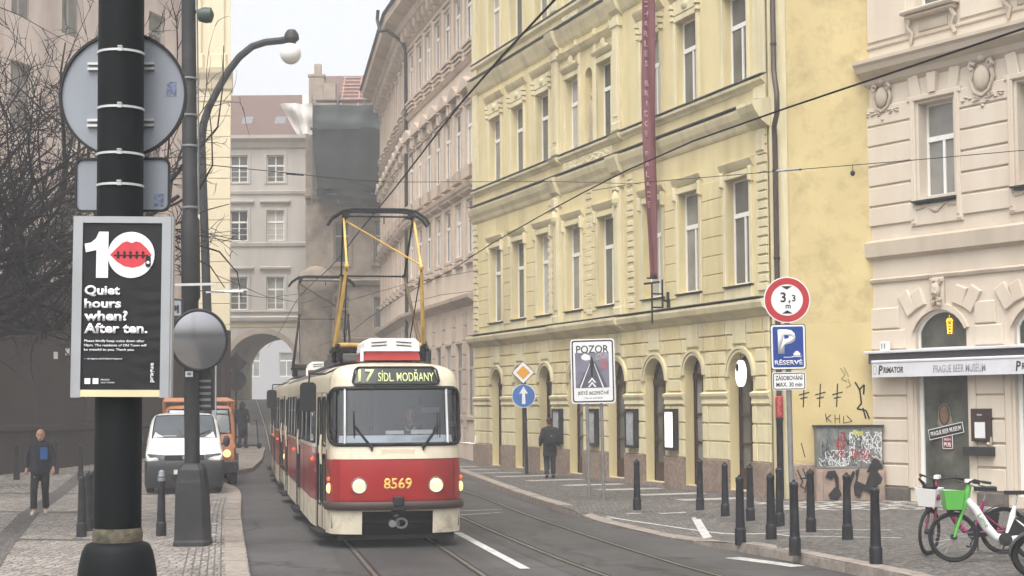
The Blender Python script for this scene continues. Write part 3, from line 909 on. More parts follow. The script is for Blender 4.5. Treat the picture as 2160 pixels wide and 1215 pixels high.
# upper windows: frame > pane, sill, surround, hood
for fl_, i, o in uops:
    w = window(YB, o, 0.19, M_WFRAME, M_PANES[(i * 2 + fl_) % 5] if fl_ else (M_PANE2, M_CURT, M_PANE)[(i * 5) % 3], 'T', .055)
    s0, s1, z0, z1 = o['s0'], o['s1'], o['z0'], o['z1']
    sl = MB(); sl.box(s0 - .1, s1 + .1, -.1, .19, z0 - .05, z0 - .02); sl.build("sill", M_METAL_D if fl_ == 0 else M_METAL_G, w)
    h = MB()
    h.bbox(s0 - .15, s0 - .01, -.055, 0, z0 - .02, z1 + .0, .012); h.bbox(s1 + .01, s1 + .15, -.055, 0, z0 - .02, z1, .012)
    h.bbox(s0 - .15, s1 + .15, -.055, 0, z1 + .005, z1 + .15, .012)
    if fl_ == 0:
        moulding(h, s0 - .22, s1 + .22, [(0.02, z1 + .2), (0.06, z1 + .24), (0.11, z1 + .33), (0.13, z1 + .38), (0.02, z1 + .42)])
        for x in (s0 - .12, s1 + .12): h.bbox(x - .07, x + .07, -.12, 0, z1 - .16, z1 + .2, .03)
        h.bbox(s0 - .1, s1 + .1, -.05, 0, 4.78, 5.05, .012)
    elif fl_ == 1 and i in (3, 4):
        moulding(h, s0 - .2, s1 + .2, [(0.02, z1 + .2), (0.12, z1 + .28), (0.14, z1 + .34), (0.02, z1 + .38)])
        h.sphere(((s0 + s1) / 2, -.04, z1 + .5), (.16, .08, .2), 8, 6); h.sphere(((s0 + s1) / 2 - .2, -.03, z1 + .4), (.12, .05, .07), 8, 5); h.sphere(((s0 + s1) / 2 + .2, -.03, z1 + .4), (.12, .05, .07), 8, 5)
    else:
        h.bbox(s0 - .1, s1 + .1, -.05, 0, z1 + .18, z1 + .55, .015)
        h.sphere(((s0 + s1) / 2, -.05, z1 + .36), (.2, .05, .12), 8, 5)
        moulding(h, s0 - .3, s1 + .3, [(0.02, z1 + .60), (0.06, z1 + .63), (0.13, z1 + .74), (0.15, z1 + .80), (0.02, z1 + .84)])
        for q in range(3):
            for x in (s0 - .12, s1 + .12): h.bbox(x - .08, x + .08, -.10 - .02 * q, 0, z1 + .05 + .16 * q, z1 + .16 + .16 * q, .015)
    h.build("window_surround", M_YELC, w, smooth=35)
# bare gable facing the camera (its own skew to the street front)
def gpt(x, y, z):                                            # world -> local of YB
    dx, dy = x + 1.321, y - 53.4
    ca, sa = math.cos(-YANG), math.sin(-YANG)
    return (dx * ca - dy * sa, dx * sa + dy * ca, z)
g = MB()
GX0, GY0, GX1, GY1 = 5.90, 34.36, 8.18, 34.12
g.quad(gpt(GX0, GY0, -.4), gpt(GX1, GY1, -.4), gpt(GX1, GY1, 19), gpt(GX0, GY0, 19))
g.quad(gpt(GX1, GY1, -.4), gpt(13, 44, -.4), gpt(13, 44, 19), gpt(GX1, GY1, 19))
g.build("gable_wall", M_YELG, YB, fix=False)
def gl(t, z, out=.004):                                      # point on the gable, t metres from its left edge
    d = Vector((GX1 - GX0, GY1 - GY0, 0)).normalized(); n = Vector((d.y, -d.x, 0))
    p = Vector((GX0, GY0, 0)) + d * t + n * out
    return p
gp = MB()
a, b = gl(.42, 0), gl(2.27, 0)
gp.quad(gpt(a.x, a.y, 1.0), gpt(b.x, b.y, 1.0), gpt(b.x, b.y, 4.12), gpt(a.x, a.y, 4.12))
gp.build("repaint_patch", M_YELP, YB, fix=False)
q = MB()
for (t0, t1, za, zb, o) in ((0.0, .40, -.3, 19, .03), ):
    A, B = gl(t0, 0, o), gl(t1, 0, o); A2, B2 = gl(t0, 0, 0), gl(t1, 0, 0)
    q.add([gpt(A.x, A.y, za), gpt(B.x, B.y, za), gpt(B.x, B.y, zb), gpt(A.x, A.y, zb), gpt(A2.x, A2.y, za), gpt(B2.x, B2.y, za), gpt(B2.x, B2.y, zb), gpt(A2.x, A2.y, zb)], [(0, 1, 2, 3), (1, 5, 6, 2), (0, 3, 7, 4)])
q.build("corner_strip", M_YELC, YB, fix=False)
q = MB()
A, B = gl(.42, 0, .05), gl(2.27, 0, .05); A2, B2 = gl(.42, 0, 0), gl(2.27, 0, 0)
q.add([gpt(A.x, A.y, -.3), gpt(B.x, B.y, -.3), gpt(B.x, B.y, .92), gpt(A.x, A.y, .92), gpt(A2.x, A2.y, .96), gpt(B2.x, B2.y, .96)], [(0, 1, 2, 3), (3, 2, 5, 4)])
q.build("gable_plinth", M_PLINTH, YB, fix=False)
# graffiti scribbles on the gable: strokes of dark paint a few mm proud
M_SPRAY = mat("spray_paint_black", (30, 27, 26), 0.7, var=0.2)
M_SPRAY2 = mat("spray_paint_grey", (150, 136, 96), 0.8, var=0.2)
def scribble(mb, strokes, w, o=.012):
    for s in strokes:
        for (t0, z0), (t1, z1) in zip(s[:-1], s[1:]):
            dx, dz = t1 - t0, z1 - z0; l = math.hypot(dx, dz) or 1; nx, nz = -dz / l * w / 2, dx / l * w / 2
            pts = []
            for t, z in ((t0 + nx, z0 + nz), (t0 - nx, z0 - nz), (t1 - nx, z1 - nz), (t1 + nx, z1 + nz)):
                p = gl(t, 0, o); pts.append(gpt(p.x, p.y, z))
            mb.quad(*pts)
gs = MB()
for t in (.66, 1.02, 1.40):
    scribble(gs, [[(t, 2.22), (t + .03, 2.75)], [(t - .09, 2.5), (t + .14, 2.56)], [(t - .06, 2.42), (t + .1, 2.45)]], .025)
scribble(gs, [[(1.82, 2.78), (1.92, 2.60), (1.95, 2.3), (1.85, 2.18), (2.05, 2.14), (2.12, 1.95)], [(1.92, 2.62), (2.02, 2.72), (2.0, 2.5)], [(1.98, 2.2), (2.04, 1.96)]], .035)
scribble(gs, [[(1.15, 2.08), (1.18, 1.88)], [(1.27, 2.05), (1.18, 1.97), (1.28, 1.88)], [(1.36, 2.05), (1.36, 1.86)], [(1.46, 2.05), (1.46, 1.86)], [(1.36, 1.96), (1.46, 1.96)], [(1.55, 2.02), (1.55, 1.86), (1.74, 1.90), (1.62, 2.03)]], .016)
scribble(gs, [[(.60, 1.42), (.68, 1.1)]], .02)
scribble(gs, [[(.5, .82), (.62, .55), (.56, .45), (.66, .4)], [(.62, .85), (.72, .6), (.82, .8)], [(.72, .6), (.66, .3)], [(.55, .62), (.85, .66)]], .03, .056)
gs.build("graffiti", M_SPRAY, YB, fix=False)
gs = MB()
scribble(gs, [[(1.5, 3.1), (1.6, 2.95), (1.52, 2.85), (1.64, 2.8)], [(1.58, 3.12), (1.68, 2.9)], [(1.66, 2.86), (1.72, 2.7), (1.62, 2.66)]], .025)
gs.build("graffiti", M_SPRAY2, YB, fix=False)

# ------------------------------------------------------------------ pink building, two bent sections
def pink(name, P0, D, L, n, label, first):
    B = thing(name, label, "building", (P0[0], P0[1], 0), math.atan2(D[1], D[0]))
    step = L / n
    ol = []
    C = [step * (k + .5) for k in range(n)]
    for (a, b) in ((1.9, 4.6), (7.95, 9.95), (11.3, 13.5), (16.0, 18.0)):
        for c in C: ol.append(op(c - .52, c + .52, a, b))
    facade(L, -1, 19.5, ol, .09).build("wall", M_PINK, B, fix=False)
    shell(B, L, 12, -1, 19.5, M_PINKD)
    c_ = MB()
    moulding(c_, 0, L, [(0.02, 6.0), (0.1, 6.1), (0.34, 6.25), (0.36, 6.38), (0.02, 6.45)])
    moulding(c_, 0, L, [(0.02, 10.2), (0.1, 10.3), (0.22, 10.42), (0.25, 10.55), (0.02, 10.62)])
    moulding(c_, 0, L, [(0.02, 15.05), (0.08, 15.1), (0.16, 15.25), (0.02, 15.32)])
    moulding(c_, 0, L, [(0.02, 18.5), (0.1, 18.6), (0.2, 18.9), (0.45, 19.1), (0.5, 19.4), (1.0, 19.6), (1.05, 19.95), (0.02, 20.0)])
    c_.build("cornice", M_PINKD, B)
    gt = MB(); gt.tube([(0, -1.08, 20.0), (L, -1.08, 20.0)], .09, 8); gt.build("gutter", M_METAL_D, B)
    bl = MB()
    for i in range(n + 1):
        a = C[i - 1] + .68 if i else .05; b = C[i] - .68 if i < n else L - .05
        for k in range(9):
            z = 0.9 + .55 * k
            if z < 5.8: bl.bbox(a, b, -.05, 0, z, z + .5, .015)
    build_by_bay(bl, "rustic_block", M_PINKD, B, C)
    roof(B, L, 12, 19.98, 4, M_TILE2, 1.0)
    for k, o in enumerate(ol):
        fl_ = k // n
        w = window(B, o, .05, M_GFRAME if fl_ == 0 else M_WFRAME, M_PANES[(k * 3 + fl_) % 5], 'T', .06)
        s0, s1, z0, z1 = o['s0'], o['s1'], o['z0'], o['z1']
        h = MB()
        h.box(s0 - .14, s1 + .14, -.07, .0, z0 - .14, z0 - .02)
        for x in (s0 - .14, s1 + .02): h.bbox(x, x + .12, -.05, 0, z0 - .02, z1 + .02, .01)
        h.bbox(s0 - .14, s1 + .14, -.05, 0, z1 + .03, z1 + .15, .01)
        if fl_ == 1: moulding(h, s0 - .25, s1 + .25, [(0.02, z1 + .2), (0.2, z1 + .3), (0.22, z1 + .36), (0.02, z1 + .4)]); h.bbox(s0 - .1, s1 + .1, -.12, 0, z0 - .4, z0 - .2, .03)
        if fl_ == 2:
            h.prism([(s0 - .3, z1 + .55), (s1 + .3, z1 + .55), (s1 + .3, z1 + .68), ((s0 + s1) / 2, z1 + 1.05), (s0 - .3, z1 + .68)], -.3, 0)
            for x in (s0 - .12, s1 + .12): h.bbox(x - .09, x + .09, -.22, 0, z1 + .1, z1 + .55, .06)
            h.bbox(s0 - .1, s1 + .1, -.06, 0, z1 + .2, z1 + .5, .02)
            h.prism([(s0 - .25, z0 - .14), (s0 - .1, z0 - .55), (s1 + .1, z0 - .55), (s1 + .25, z0 - .14)], -.2, 0)
        if fl_ == 3:
            for q in range(3): h.bbox(s0 - .2 + .06 * q, s1 + .2 - .06 * q, -.18 + .04 * q, 0, z0 - .24 - .16 * q, z0 - .14 - .16 * q, .01)
            h.bbox(s0 - .1, s1 + .1, -.12, 0, z1 + .2, z1 + .3, .02)
        h.build("window_surround", M_PINKD, w)
    br = MB()
    for i in range(2 * n): br.bbox(step * (i + .5) / 2 - .1, step * (i + .5) / 2 + .1, -.42, 0, 18.62, 19.1, .08)
    br.build("eaves_bracket", M_PINKD, B)
    return B
PK1 = pink("pink_building", (-4.652, 68.0), (0.2538, -0.9673), 13.3, 7, "tall pinkish beige building adjoining the yellow one, with heavy window pediments", True)
PK2 = pink("pink_building", (-7.336, 84.5), (0.1606, -0.987), 16.72, 8, "farther pinkish beige building bending away beyond the drainpipe, with deep overhanging eaves", False)
MB().tube([(0, 0, 0), (0, 0, 17.9), (0, -.15, 18.3), (-.35, -.8, 18.9), (-1.0, -1.0, 19.0), (-1.3, -1.08, 19.6), (-1.1, -1.08, 20.0)], .08, 8).build("drainpipe", M_METAL_D, None, 40).location = (-4.72, 67.85, .4)
dp = bpy.data.objects["drainpipe"]; dp.rotation_euler = (0, 0, math.atan2(-.9673, .2538))
tag(dp, "thin dark drainpipe running down the bend of the pink facade", "drainpipe")

# ------------------------------------------------------------------ rose building with the pub
RANG = math.atan2(-0.8386, 0.5448)
RB = thing("rose_building", "pale rose building with banded stucco and a pub on its ground floor", "building", (8.10, 34.2, 0), RANG)
RL = 7.4
AX = [2.0, 4.62]
rops = []
for c in AX:
    rops += [op(c - .70, c + .70, 0.40, 4.30, 3.86), op(c - .48, c + .48, 6.78, 8.84), op(c - .5, c + .5, 10.95, 13.2)]
facade(RL, -.4, 18.0, rops, .3).build("wall", M_ROSE, RB, fix=False)
shell(RB, RL, 11, -.4, 18.0, M_ROSED)
roof(RB, RL, 11, 18.3, 4, M_TILE)
c_ = MB()
moulding(c_, -.0, RL, [(0.02, 4.98), (0.05, 5.0), (0.07, 5.06), (0.02, 5.1)])
moulding(c_, -.02, RL, [(0.02, 5.5), (0.03, 5.52), (0.13, 5.58), (0.14, 5.9), (0.02, 5.96)])
moulding(c_, -.0, RL, [(0.02, 9.42), (0.1, 9.5), (0.14, 9.62), (0.34, 9.74), (0.38, 9.86), (0.44, 9.92), (0.44, 9.99), (0.02, 10.08)])
moulding(c_, 0, RL, [(0.02, 10.3), (0.04, 10.32), (0.04, 10.36), (0.02, 10.38)])
moulding(c_, 0, RL, [(0.02, 17.4), (0.3, 17.7), (0.6, 18.0), (0.62, 18.2), (0.02, 18.3)])
c_.build("cornice", M_ROSED, RB)
bl, pl2 = MB(), MB()
piers = [(0.03, AX[0] - .95), (AX[0] + .95, AX[1] - .95), (AX[1] + .95, RL)]
for a, b in piers:
    for k in range(6): bl.bbox(a + .0, b, -.05, 0, .48 + .50 * k, .48 + .50 * k + .455, .016)
    pl2.bbox(a - .02, b + .02, -.09, 0, -.3, .45, .02)
    bl.bbox(a, b, -.05, 0, 3.5, 3.92, .016)
    bl.bbox(a, b - .18, -.045, 0, 3.96, 4.42, .016)
for a, b in [(0.03, AX[0] - .68), (AX[0] + .68, AX[1] - .68), (AX[1] + .68, RL)]:
    for k in range(6): bl.bbox(a, b, -.045, 0, 6.28 + .455 * k, 6.28 + .455 * k + .41, .016)
    bl.bbox(a + .06, b - .06, -.04, 0, 10.45, 12.6, .02)
for c in AX:                                                # voussoirs round the arch, surround of first-floor window
    for ang in (-58, -38, 38, 58):
        s0 = len(bl.v); bl.bbox(-.15, .15, -.062 if abs(ang) > 50 else -.068, 0, 1.40, 1.92 if abs(ang) > 50 else 1.80, .016)
        bl.xf(Matrix.Translation((c, 0, 3.08)) @ Matrix.Rotation(R(ang * .55), 4, 'Y'), s0)
    for s in (-1, 1):
        x = c + s * .62
        bl.bbox(x - .07, x + .07, -.07, 0, 6.2, 8.95, .02); bl.bbox(x - .03, x + .03, -.09, 0, 6.3, 8.95, .01)
        bl.bbox(c + s * .86 - .08, c + s * .86 + .08, -.05, 0, .45, 3.4, .015)
    bl.bbox(c - .75, c + .75, -.08, 0, 8.9, 9.02, .02)
    for s in (-1, 1):
        s0 = len(bl.v); bl.bbox(-.14, .14, -.07, 0, 0, .5, .02); bl.xf(Matrix.Translation((c + s * .5, 0, 8.98)) @ Matrix.Rotation(R(s * 10), 4, 'Y'), s0)
    bl.prism([(c - .13, 9.45), (c + .13, 9.45), (c + .09, 9.02), (c - .09, 9.02)], -.12, 0)
    s0 = len(bl.v)
    o = op(c - .78, c + .78, 3.3, 4.44, 3.90)
    A = arch_pts(o, 14); B = arch_pts(op(c - .705, c + .705, 3.3, 4.31, 3.86), 14)
    for t in range(14):
        bl.add([(A[t][0], -.07, A[t][1]), (A[t + 1][0], -.07, A[t + 1][1]), (B[t + 1][0], -.07, B[t + 1][1]), (B[t][0], -.07, B[t][1]), (A[t][0], 0, A[t][1]), (A[t + 1][0], 0, A[t + 1][1])], [(0, 1, 2, 3), (0, 4, 5, 1)])
    bl.bbox(c - .72, c + .72, -.05, 0, 6.16, 6.62, .02)
build_by_bay(bl, "rustic_block", M_ROSE, RB, [1.1, 2.9, 3.72, 5.52]); build_by_bay(pl2, "plinth", M_GREYSTONE, RB, AX)
orn = MB()
rr = random.Random(11)
def cartouche(cx, cz, k=1.0):
    orn.sphere((cx, -.07, cz), (.20 * k, .09, .27 * k), 12, 8)
    for s in (-1, 1):
        orn.tube([(cx + s * .16 * k, -.06, cz + .3 * k), (cx + s * .26 * k, -.09, cz + .36 * k), (cx + s * .3 * k, -.09, cz + .26 * k), (cx + s * .22 * k, -.08, cz + .2 * k)], .05 * k, 6)
        orn.tube([(cx + s * .22 * k, -.05, cz + .22 * k), (cx + s * .3 * k, -.06, cz), (cx + s * .2 * k, -.06, cz - .26 * k), (cx, -.06, cz - .36 * k)], .045 * k, 6)
        for q in range(14):
            x = cx + s * (.08 + .45 * rr.random()) * k; z = cz - (.36 + .14 * rr.random()) * k + .12 * abs(x - cx)
            orn.sphere((x, -.05, z), (.06 * k, .035, .022 * k), 6, 4)
    orn.sphere((cx, -.08, cz + .42 * k), (.1 * k, .06, .08 * k), 8, 6)
    orn.sphere((cx, -.06, cz - .58 * k), (.05 * k, .03, .04 * k), 6, 5)
cartouche(.52, 9.15, .85); cartouche(3.31, 9.08, 1.0); cartouche(5.9, 9.08, 1.0)
for c in AX:                                                # bearded mask keystones, apron ornaments
    z = 4.68
    orn.bbox(c - .17, c + .17, -.08, 0, 4.36, 5.0, .03)
    orn.sphere((c, -.12, z + .03), (.12, .1, .17), 10, 8)
    orn.sphere((c, -.22, z), (.028, .04, .06), 6, 5); orn.sphere((c, -.17, z + .09), (.10, .05, .025), 6, 5)
    for s in (-1, 1):
        orn.sphere((c + s * .05, -.18, z - .03), (.045, .05, .04), 6, 5)
        for q in range(8): orn.sphere((c + s * (.03 + .1 * rr.random()), -.13, z - .1 - .18 * rr.random()), (.03, .05, .05), 6, 4); orn.sphere((c + s * (.05 + .1 * rr.random()), -.1, z + .14 + .14 * rr.random()), (.035, .05, .045), 6, 4)
    for s in (-1, 1): orn.tube([(c + s * .55, -.05, 6.52), (c + s * .35, -.06, 6.54), (c + s * .28, -.06, 6.6), (c + s * .14, -.06, 6.5), (c, -.06, 6.44)], .025, 6)
    orn.sphere((c, -.05, 6.46), (.12, .04, .06), 8, 5)
    orn.bbox(c - .75, c + .75, -.26, 0, 10.82, 10.92, .03); orn.bbox(c - .68, c + .68, -.18, 0, 10.72, 10.82, .03)
    for s in (-1, 1): orn.tube([(c + s * .58, -.12, 10.72), (c + s * .66, -.1, 10.55), (c + s * .54, -.06, 10.4), (c + s * .62, -.04, 10.2)], .05, 6)
    orn.bbox(c - .4, c + .4, -.04, 0, 10.42, 10.64, .015)
build_by_bay(orn, "stucco_ornament", M_ROSED, RB, [1.05, 2.6, 4.0, 5.3], smooth=45)
for c in AX:
    o = op(c - .48, c + .48, 6.78, 8.84)
    w = window(RB, o, .26, M_WFRAME, M_PANE2, 'T', .055, tf=.62)
    sl = MB(); sl.box(c - .6, c + .6, -.16, .26, 6.66, 6.70); sl.bbox(c - .52, c + .52, -.12, 0, 6.62, 6.66); sl.build("sill", M_METAL_D, w)
    w = window(RB, op(c - .5, c + .5, 10.95, 13.2), .24, M_WFRAME, M_PANE, 'T', .055)
    # pub window: tall pane with the arched fanlight above the awning
    o = op(c - .70, c + .70, .40, 4.30, 3.86)
    f = MB(); f.ringplate(outline(o), outline(o, .05), .10, .16)
    f.box(c - .65, c + .65, .08, .16, 3.44, 3.5); f.box(c - .65, c - .60, .095, .16, .45, 3.44)
    w = f.build("shop_window", M_WFRAME, RB)
    MB().prism(outline(o, .03), .13, .14).build("pane", M_PANESHOP, w)
# ------------------------------------------------------------------ gateway end of the street
GB = thing("grey_building", "grey rendered building over the street archway, with a red tiled roof", "building", (-21.0, 95.0, 0))
gl_ = 8.35
aw = op(3.15, 7.5, 2.0, 6.85, 4.67)
gops2 = []
for c in (1.3, 3.85, 6.15, ):
    for (a, b) in ((8.35, 10.4), (12.7, 14.6), (16.4, 18.1)): gops2.append(op(c - .55, c + .55, a, b))
facade(gl_, -1, 19.2, gops2 + [aw], .25).build("wall", M_GREY, GB, fix=False)
shell(GB, gl_, 9, 7.2, 19.2, M_GREY)
mb = MB()                                                   # barrel of the passage
A = arch_pts(aw, 16)
prof = [(aw['s0'], 1.5)] + A[::-1] + [(aw['s1'], 1.5)]
mb.rings([[(x, .2, z) for x, z in prof], [(x, 9, z) for x, z in prof]], close=False)
mb.build("archway_vault", M_GREYY, GB, fix=False)
mb = MB()
A1 = arch_pts(op(aw['s0'] - .35, aw['s1'] + .35, 0, 7.2, 4.67), 16)
for t in range(16):
    mb.add([(A1[t][0], -.12, A1[t][1]), (A1[t + 1][0], -.12, A1[t + 1][1]), (A[t + 1][0], -.12, A[t + 1][1]), (A[t][0], -.12, A[t][1]), (A1[t][0], 0, A1[t][1]), (A1[t + 1][0], 0, A1[t + 1][1]), (A[t + 1][0], .1, A[t + 1][1]), (A[t][0], .1, A[t][1])], [(0, 1, 2, 3), (0, 4, 5, 1), (3, 2, 6, 7)])
mb.build("archivolt", M_STONE, GB)
mb = MB()
mb.bbox(0, 2.75, -.04, 0, 2, 7.55, .01); mb.bbox(7.9, gl_, -.04, 0, 2, 7.55, .01); mb.bbox(2.75, 7.9, -.04, 0, 7.25, 7.55, .01)
mb.build("arch_render", M_GREYY, GB)
mb = MB()
moulding(mb, 0, gl_, [(0.02, 7.5), (0.2, 7.65), (0.25, 7.85), (0.02, 7.95)])
moulding(mb, 0, gl_, [(0.02, 8.15), (0.12, 8.2), (0.12, 8.28), (0.02, 8.3)])
moulding(mb, 0, gl_, [(0.02, 12.3), (0.1, 12.35), (0.14, 12.55), (0.02, 12.6)])
moulding(mb, 0, gl_, [(0.02, 15.6), (0.1, 15.65), (0.14, 15.82), (0.02, 15.86)])
moulding(mb, 0, gl_, [(0.02, 18.5), (0.15, 18.6), (0.25, 18.9), (0.6, 19.1), (0.62, 19.3), (0.02, 19.35)])
mb.build("cornice", M_GREY, GB)
mb = MB(); mb.prism([(-.6, 19.3), (4.2, 22.8), (9, 19.3)], -.02, gl_, plane='YZ'); rf = mb.build("roof", M_TILE, GB)
for x in (1.6, 4.2, 6.3):
    mb = MB(); s0 = 0; mb.bbox(-.35, .35, -.03, .05, -.5, .5, .03); mb.xf(Matrix.Translation((x, 1.1, 20.55)) @ Matrix.Rotation(R(-54), 4, 'X')); mb.build("skylight", M_METAL_G, rf)
mb = MB(); mb.cbox((7.9, 1.8, 21.2), (.6, .1, 2.2)); mb.build("snow_ladder", M_WFRAME, rf)
for k, o in enumerate(gops2):
    w = window(GB, o, .14, M_WFRAME, M_PANES[k % 5], 'G', .06, tf=.62)
    h = MB(); s0, s1, z0, z1 = o['s0'], o['s1'], o['z0'], o['z1']
    h.ringplate([(s0 - .18, z0 - .1), (s1 + .18, z0 - .1), (s1 + .18, z1 + .18), (s0 - .18, z1 + .18)], [(s0 - .01, z0 - .01), (s1 + .01, z0 - .01), (s1 + .01, z1 + .01), (s0 - .01, z1 + .01)], -.05, 0)
    if z0 < 15: moulding(h, s0 - .4, s1 + .4, [(0.02, z1 + .42), (0.2, z1 + .5), (0.22, z1 + .6), (0.02, z1 + .66)])
    h.build("window_surround", M_GREY, w)

# building under repair: scaffold netting, stripped roof
SB = thing("scaffolded_building", "old stone building with dark scaffold netting and a half stripped roof", "building", (-12.0, 88.0, 0))
sl_ = 6.2
sops = [op(1.65, 2.55, 10.6, 13.0), op(1.65, 2.55, 6.6, 8.6), op(4.0, 4.9, 6.8, 8.6), op(4.0, 4.9, 10.6, 13.0), op(1.6, 4.0, 1.0, 5.6, 4.4)]
facade(sl_, -1, 19.2, sops, .3).build("wall", M_STONE, SB, fix=False)
shell(SB, sl_, 10, -1, 19.2, M_STONE)
mb = MB()
moulding(mb, 0, sl_, [(0.02, 14.3), (0.2, 14.4), (0.25, 14.55), (0.02, 14.6)])
moulding(mb, 0, sl_, [(0.02, 9.2), (0.2, 9.3), (0.3, 9.55), (0.02, 9.65)])
moulding(mb, 0, sl_, [(0.02, 5.9), (0.12, 6.0), (0.16, 6.2), (0.02, 6.25)])
for c in (2.1, 4.45):
    mb.prism([(c - .95, 13.3), (c + .95, 13.3), (c + .95, 13.45), (c + .55, 13.6), (c, 14.05), (c - .55, 13.6), (c - .95, 13.45)], -.3, 0)
    mb.ringplate([(c - .62, 10.4), (c + .62, 10.4), (c + .62, 13.2), (c - .62, 13.2)], [(c - .46, 10.6), (c + .46, 10.6), (c + .46, 13.0), (c - .46, 13.0)], -.1, 0)
mb.build("cornice", M_STONE, SB)
mb = MB(); mb.lathe([(.01, 0), (1.0, 0), (1.0, .5), (.92, .6), (.92, 7.6), (1.02, 7.8), (1.12, 8.2), (1.08, 8.5), (.9, 9.0), (.4, 9.35), (.01, 9.45)], 20, (.62, -.05, 1.0))
mb.build("corner_turret", M_STONE, SB, smooth=40)
for k, o in enumerate(sops): window(SB, o, .2, M_GFRAME, M_PANE3 if k == 4 else M_PANE, 'T', .07)
M_NET = mat("scaffold_net", (42, 45, 47), 0.95, var=0.3, scale=1.1, bump=0.5, bscale=6, stain=(58, 62, 64), stain_amt=0.4, stain_scale=0.5)
M_NETL = mat("scaffold_net_pale", (70, 78, 78), 0.95, var=0.25, scale=1.1, bump=0.5, bscale=6)
M_TARP = mat("tarpaulin_white", (206, 202, 196), 0.8, var=0.1, scale=2)
def cloth(x0, x1, z0, z1, y, nx, nz, amp, seed, taper=0.0):
    r_ = random.Random(seed); ph = [r_.uniform(0, 6) for _ in range(6)]
    rows = []
    for j in range(nz + 1):
        v = j / nz; row = []
        for i in range(nx + 1):
            u = i / nx
            xx = x0 + (x1 - x0) * u + taper * (1 - v) * (1 - u)
            row.append((xx, y - amp * (math.sin(u * 9 + ph[0] + 2 * v) + .6 * math.sin(u * 17 + ph[1] - 3 * v) + .5 * math.sin(v * 8 + ph[2] + u * 3)), z0 + (z1 - z0) * v))
        rows.append(row)
    return MB().rings(rows, close=False)
n1 = cloth(.55, 5.2, 14.75, 18.3, -1.3, 30, 20, .10, 1, .3)
n1.rings([[(.55, -1.3, 18.3), (.55, 0, 18.3)], [(.85, -1.3, 14.75), (.85, 0, 14.75)]], close=False)
n1.quad((.8, -1.25, 14.77), (5.2, -1.25, 14.77), (5.2, -.0, 14.77), (.8, 0, 14.77))
nt_ = n1.build("scaffold_net", M_NET, SB, smooth=60, fix=False)
cloth(.7, 4.6, 13.9, 14.75, -1.1, 20, 6, .12, 3, .4).build("scaffold_net", M_NET, SB, smooth=60, fix=False)
cloth(.3, 5.2, 18.2, 19.6, -1.38, 26, 8, .08, 5).build("upper_net", M_NETL, SB, smooth=60, fix=False)
sc = MB()
for x in (.5, 2.0, 3.5, 5.0):
    sc.tube([(x, -.98, 13.9), (x, -.98, 20.3)], .04, 6); sc.tube([(x, -.2, 14.4), (x, -.2, 20.2)], .04, 6)
for z in (14.5, 16.4, 18.3, 20.0): sc.tube([(.6, -1.0, z), (5.0, -1.0, z)], .035, 6); sc.box(.7, 5.0, -.9, -.2, z - .03, z + .01)
sc.build("scaffold", M_METAL_G, SB)
cloth(-1.3, .6, 17.9, 19.7, -1.5, 14, 10, .16, 9, 1.0).build("tarpaulin", M_TARP, SB, smooth=60, fix=False)
rb = MB(); rb.prism([(-.3, 19.2), (3.2, 22.3), (10, 19.2)], .6, sl_, plane='YZ'); rf = rb.build("roof", M_TILE2, SB)
lt = MB()
sn = Vector((0, 3.5, 3.1)).normalized(); up_ = Vector((0, -sn.z, sn.y))
for k in range(10):
    p = Vector((0, -.1, 19.4)) + sn * (.3 + .42 * k); q = p + up_ * .05
    lt.box(1.9, sl_, q.y - .03, q.y + .03, q.z - .025, q.z + .03)
for x in (2.0, 3.0, 4.0, 5.0, 6.0):
    a = Vector((x, -.1, 19.4)) + up_ * .03; b = a + sn * 4.4
    lt.tube([a, b], .035, 4)
lt.build("roof_batten", mat("batten_wood_red", (196, 152, 138), 0.8, var=0.15), rf)
ch = MB(); ch.bbox(.1, 1.0, .6, 1.4, 19.2, 21.7, .02); ch.bbox(.05, 1.05, .55, 1.45, 21.7, 21.85); ch.cbox((.6, 1.0, 22.15), (.4, .4, .7)); ch.bbox(1.0, 1.7, .5, 1.2, 19.2, 21.3, .02); ch.build("chimney", M_STONE, rf)

# cream palace behind the trees
CB = thing("cream_building", "tall cream building with a pilaster capital, behind the lamp post and twigs", "building", (-24.0, 72.0, 0))
cl_ = 10.58
cops = []
for c in (1.5, 4.2, 7.0, 9.0):
    for a, b in ((3, 5.6), (8, 10.8), (12.6, 15.2), (19.4, 21.8)): cops.append(op(c - .5, c + .5, a, b)) if c < 8 else None
facade(cl_, -1, 26, cops, .25).build("wall", M_CREAM, CB, fix=False)
shell(CB, cl_, 9, -1, 26, M_CREAM, skew=-2.1)
mb = MB()
for z in [4.2 + 1.0 * k for k in range(13)]: mb.bbox(8.2, cl_ + .02, -.05, .02, z, z + .965, .015)
mb.bbox(8.15, cl_ + .05, -.1, .02, 16.9, 17.4, .03)
moulding(mb, 0, cl_ + .12, [(0.02, 17.3), (0.2, 17.5), (0.3, 17.9), (0.5, 18.2), (0.55, 18.4), (0.02, 18.5)])
for c in (8.9, 10.0): mb.bbox(c - .3, c + .3, -.12, .02, 18.6, 25.6, .04); mb.bbox(c - .4, c + .4, -.18, .02, 18.5, 19.2, .05)
mb.build("pilaster", M_CREAM, CB)
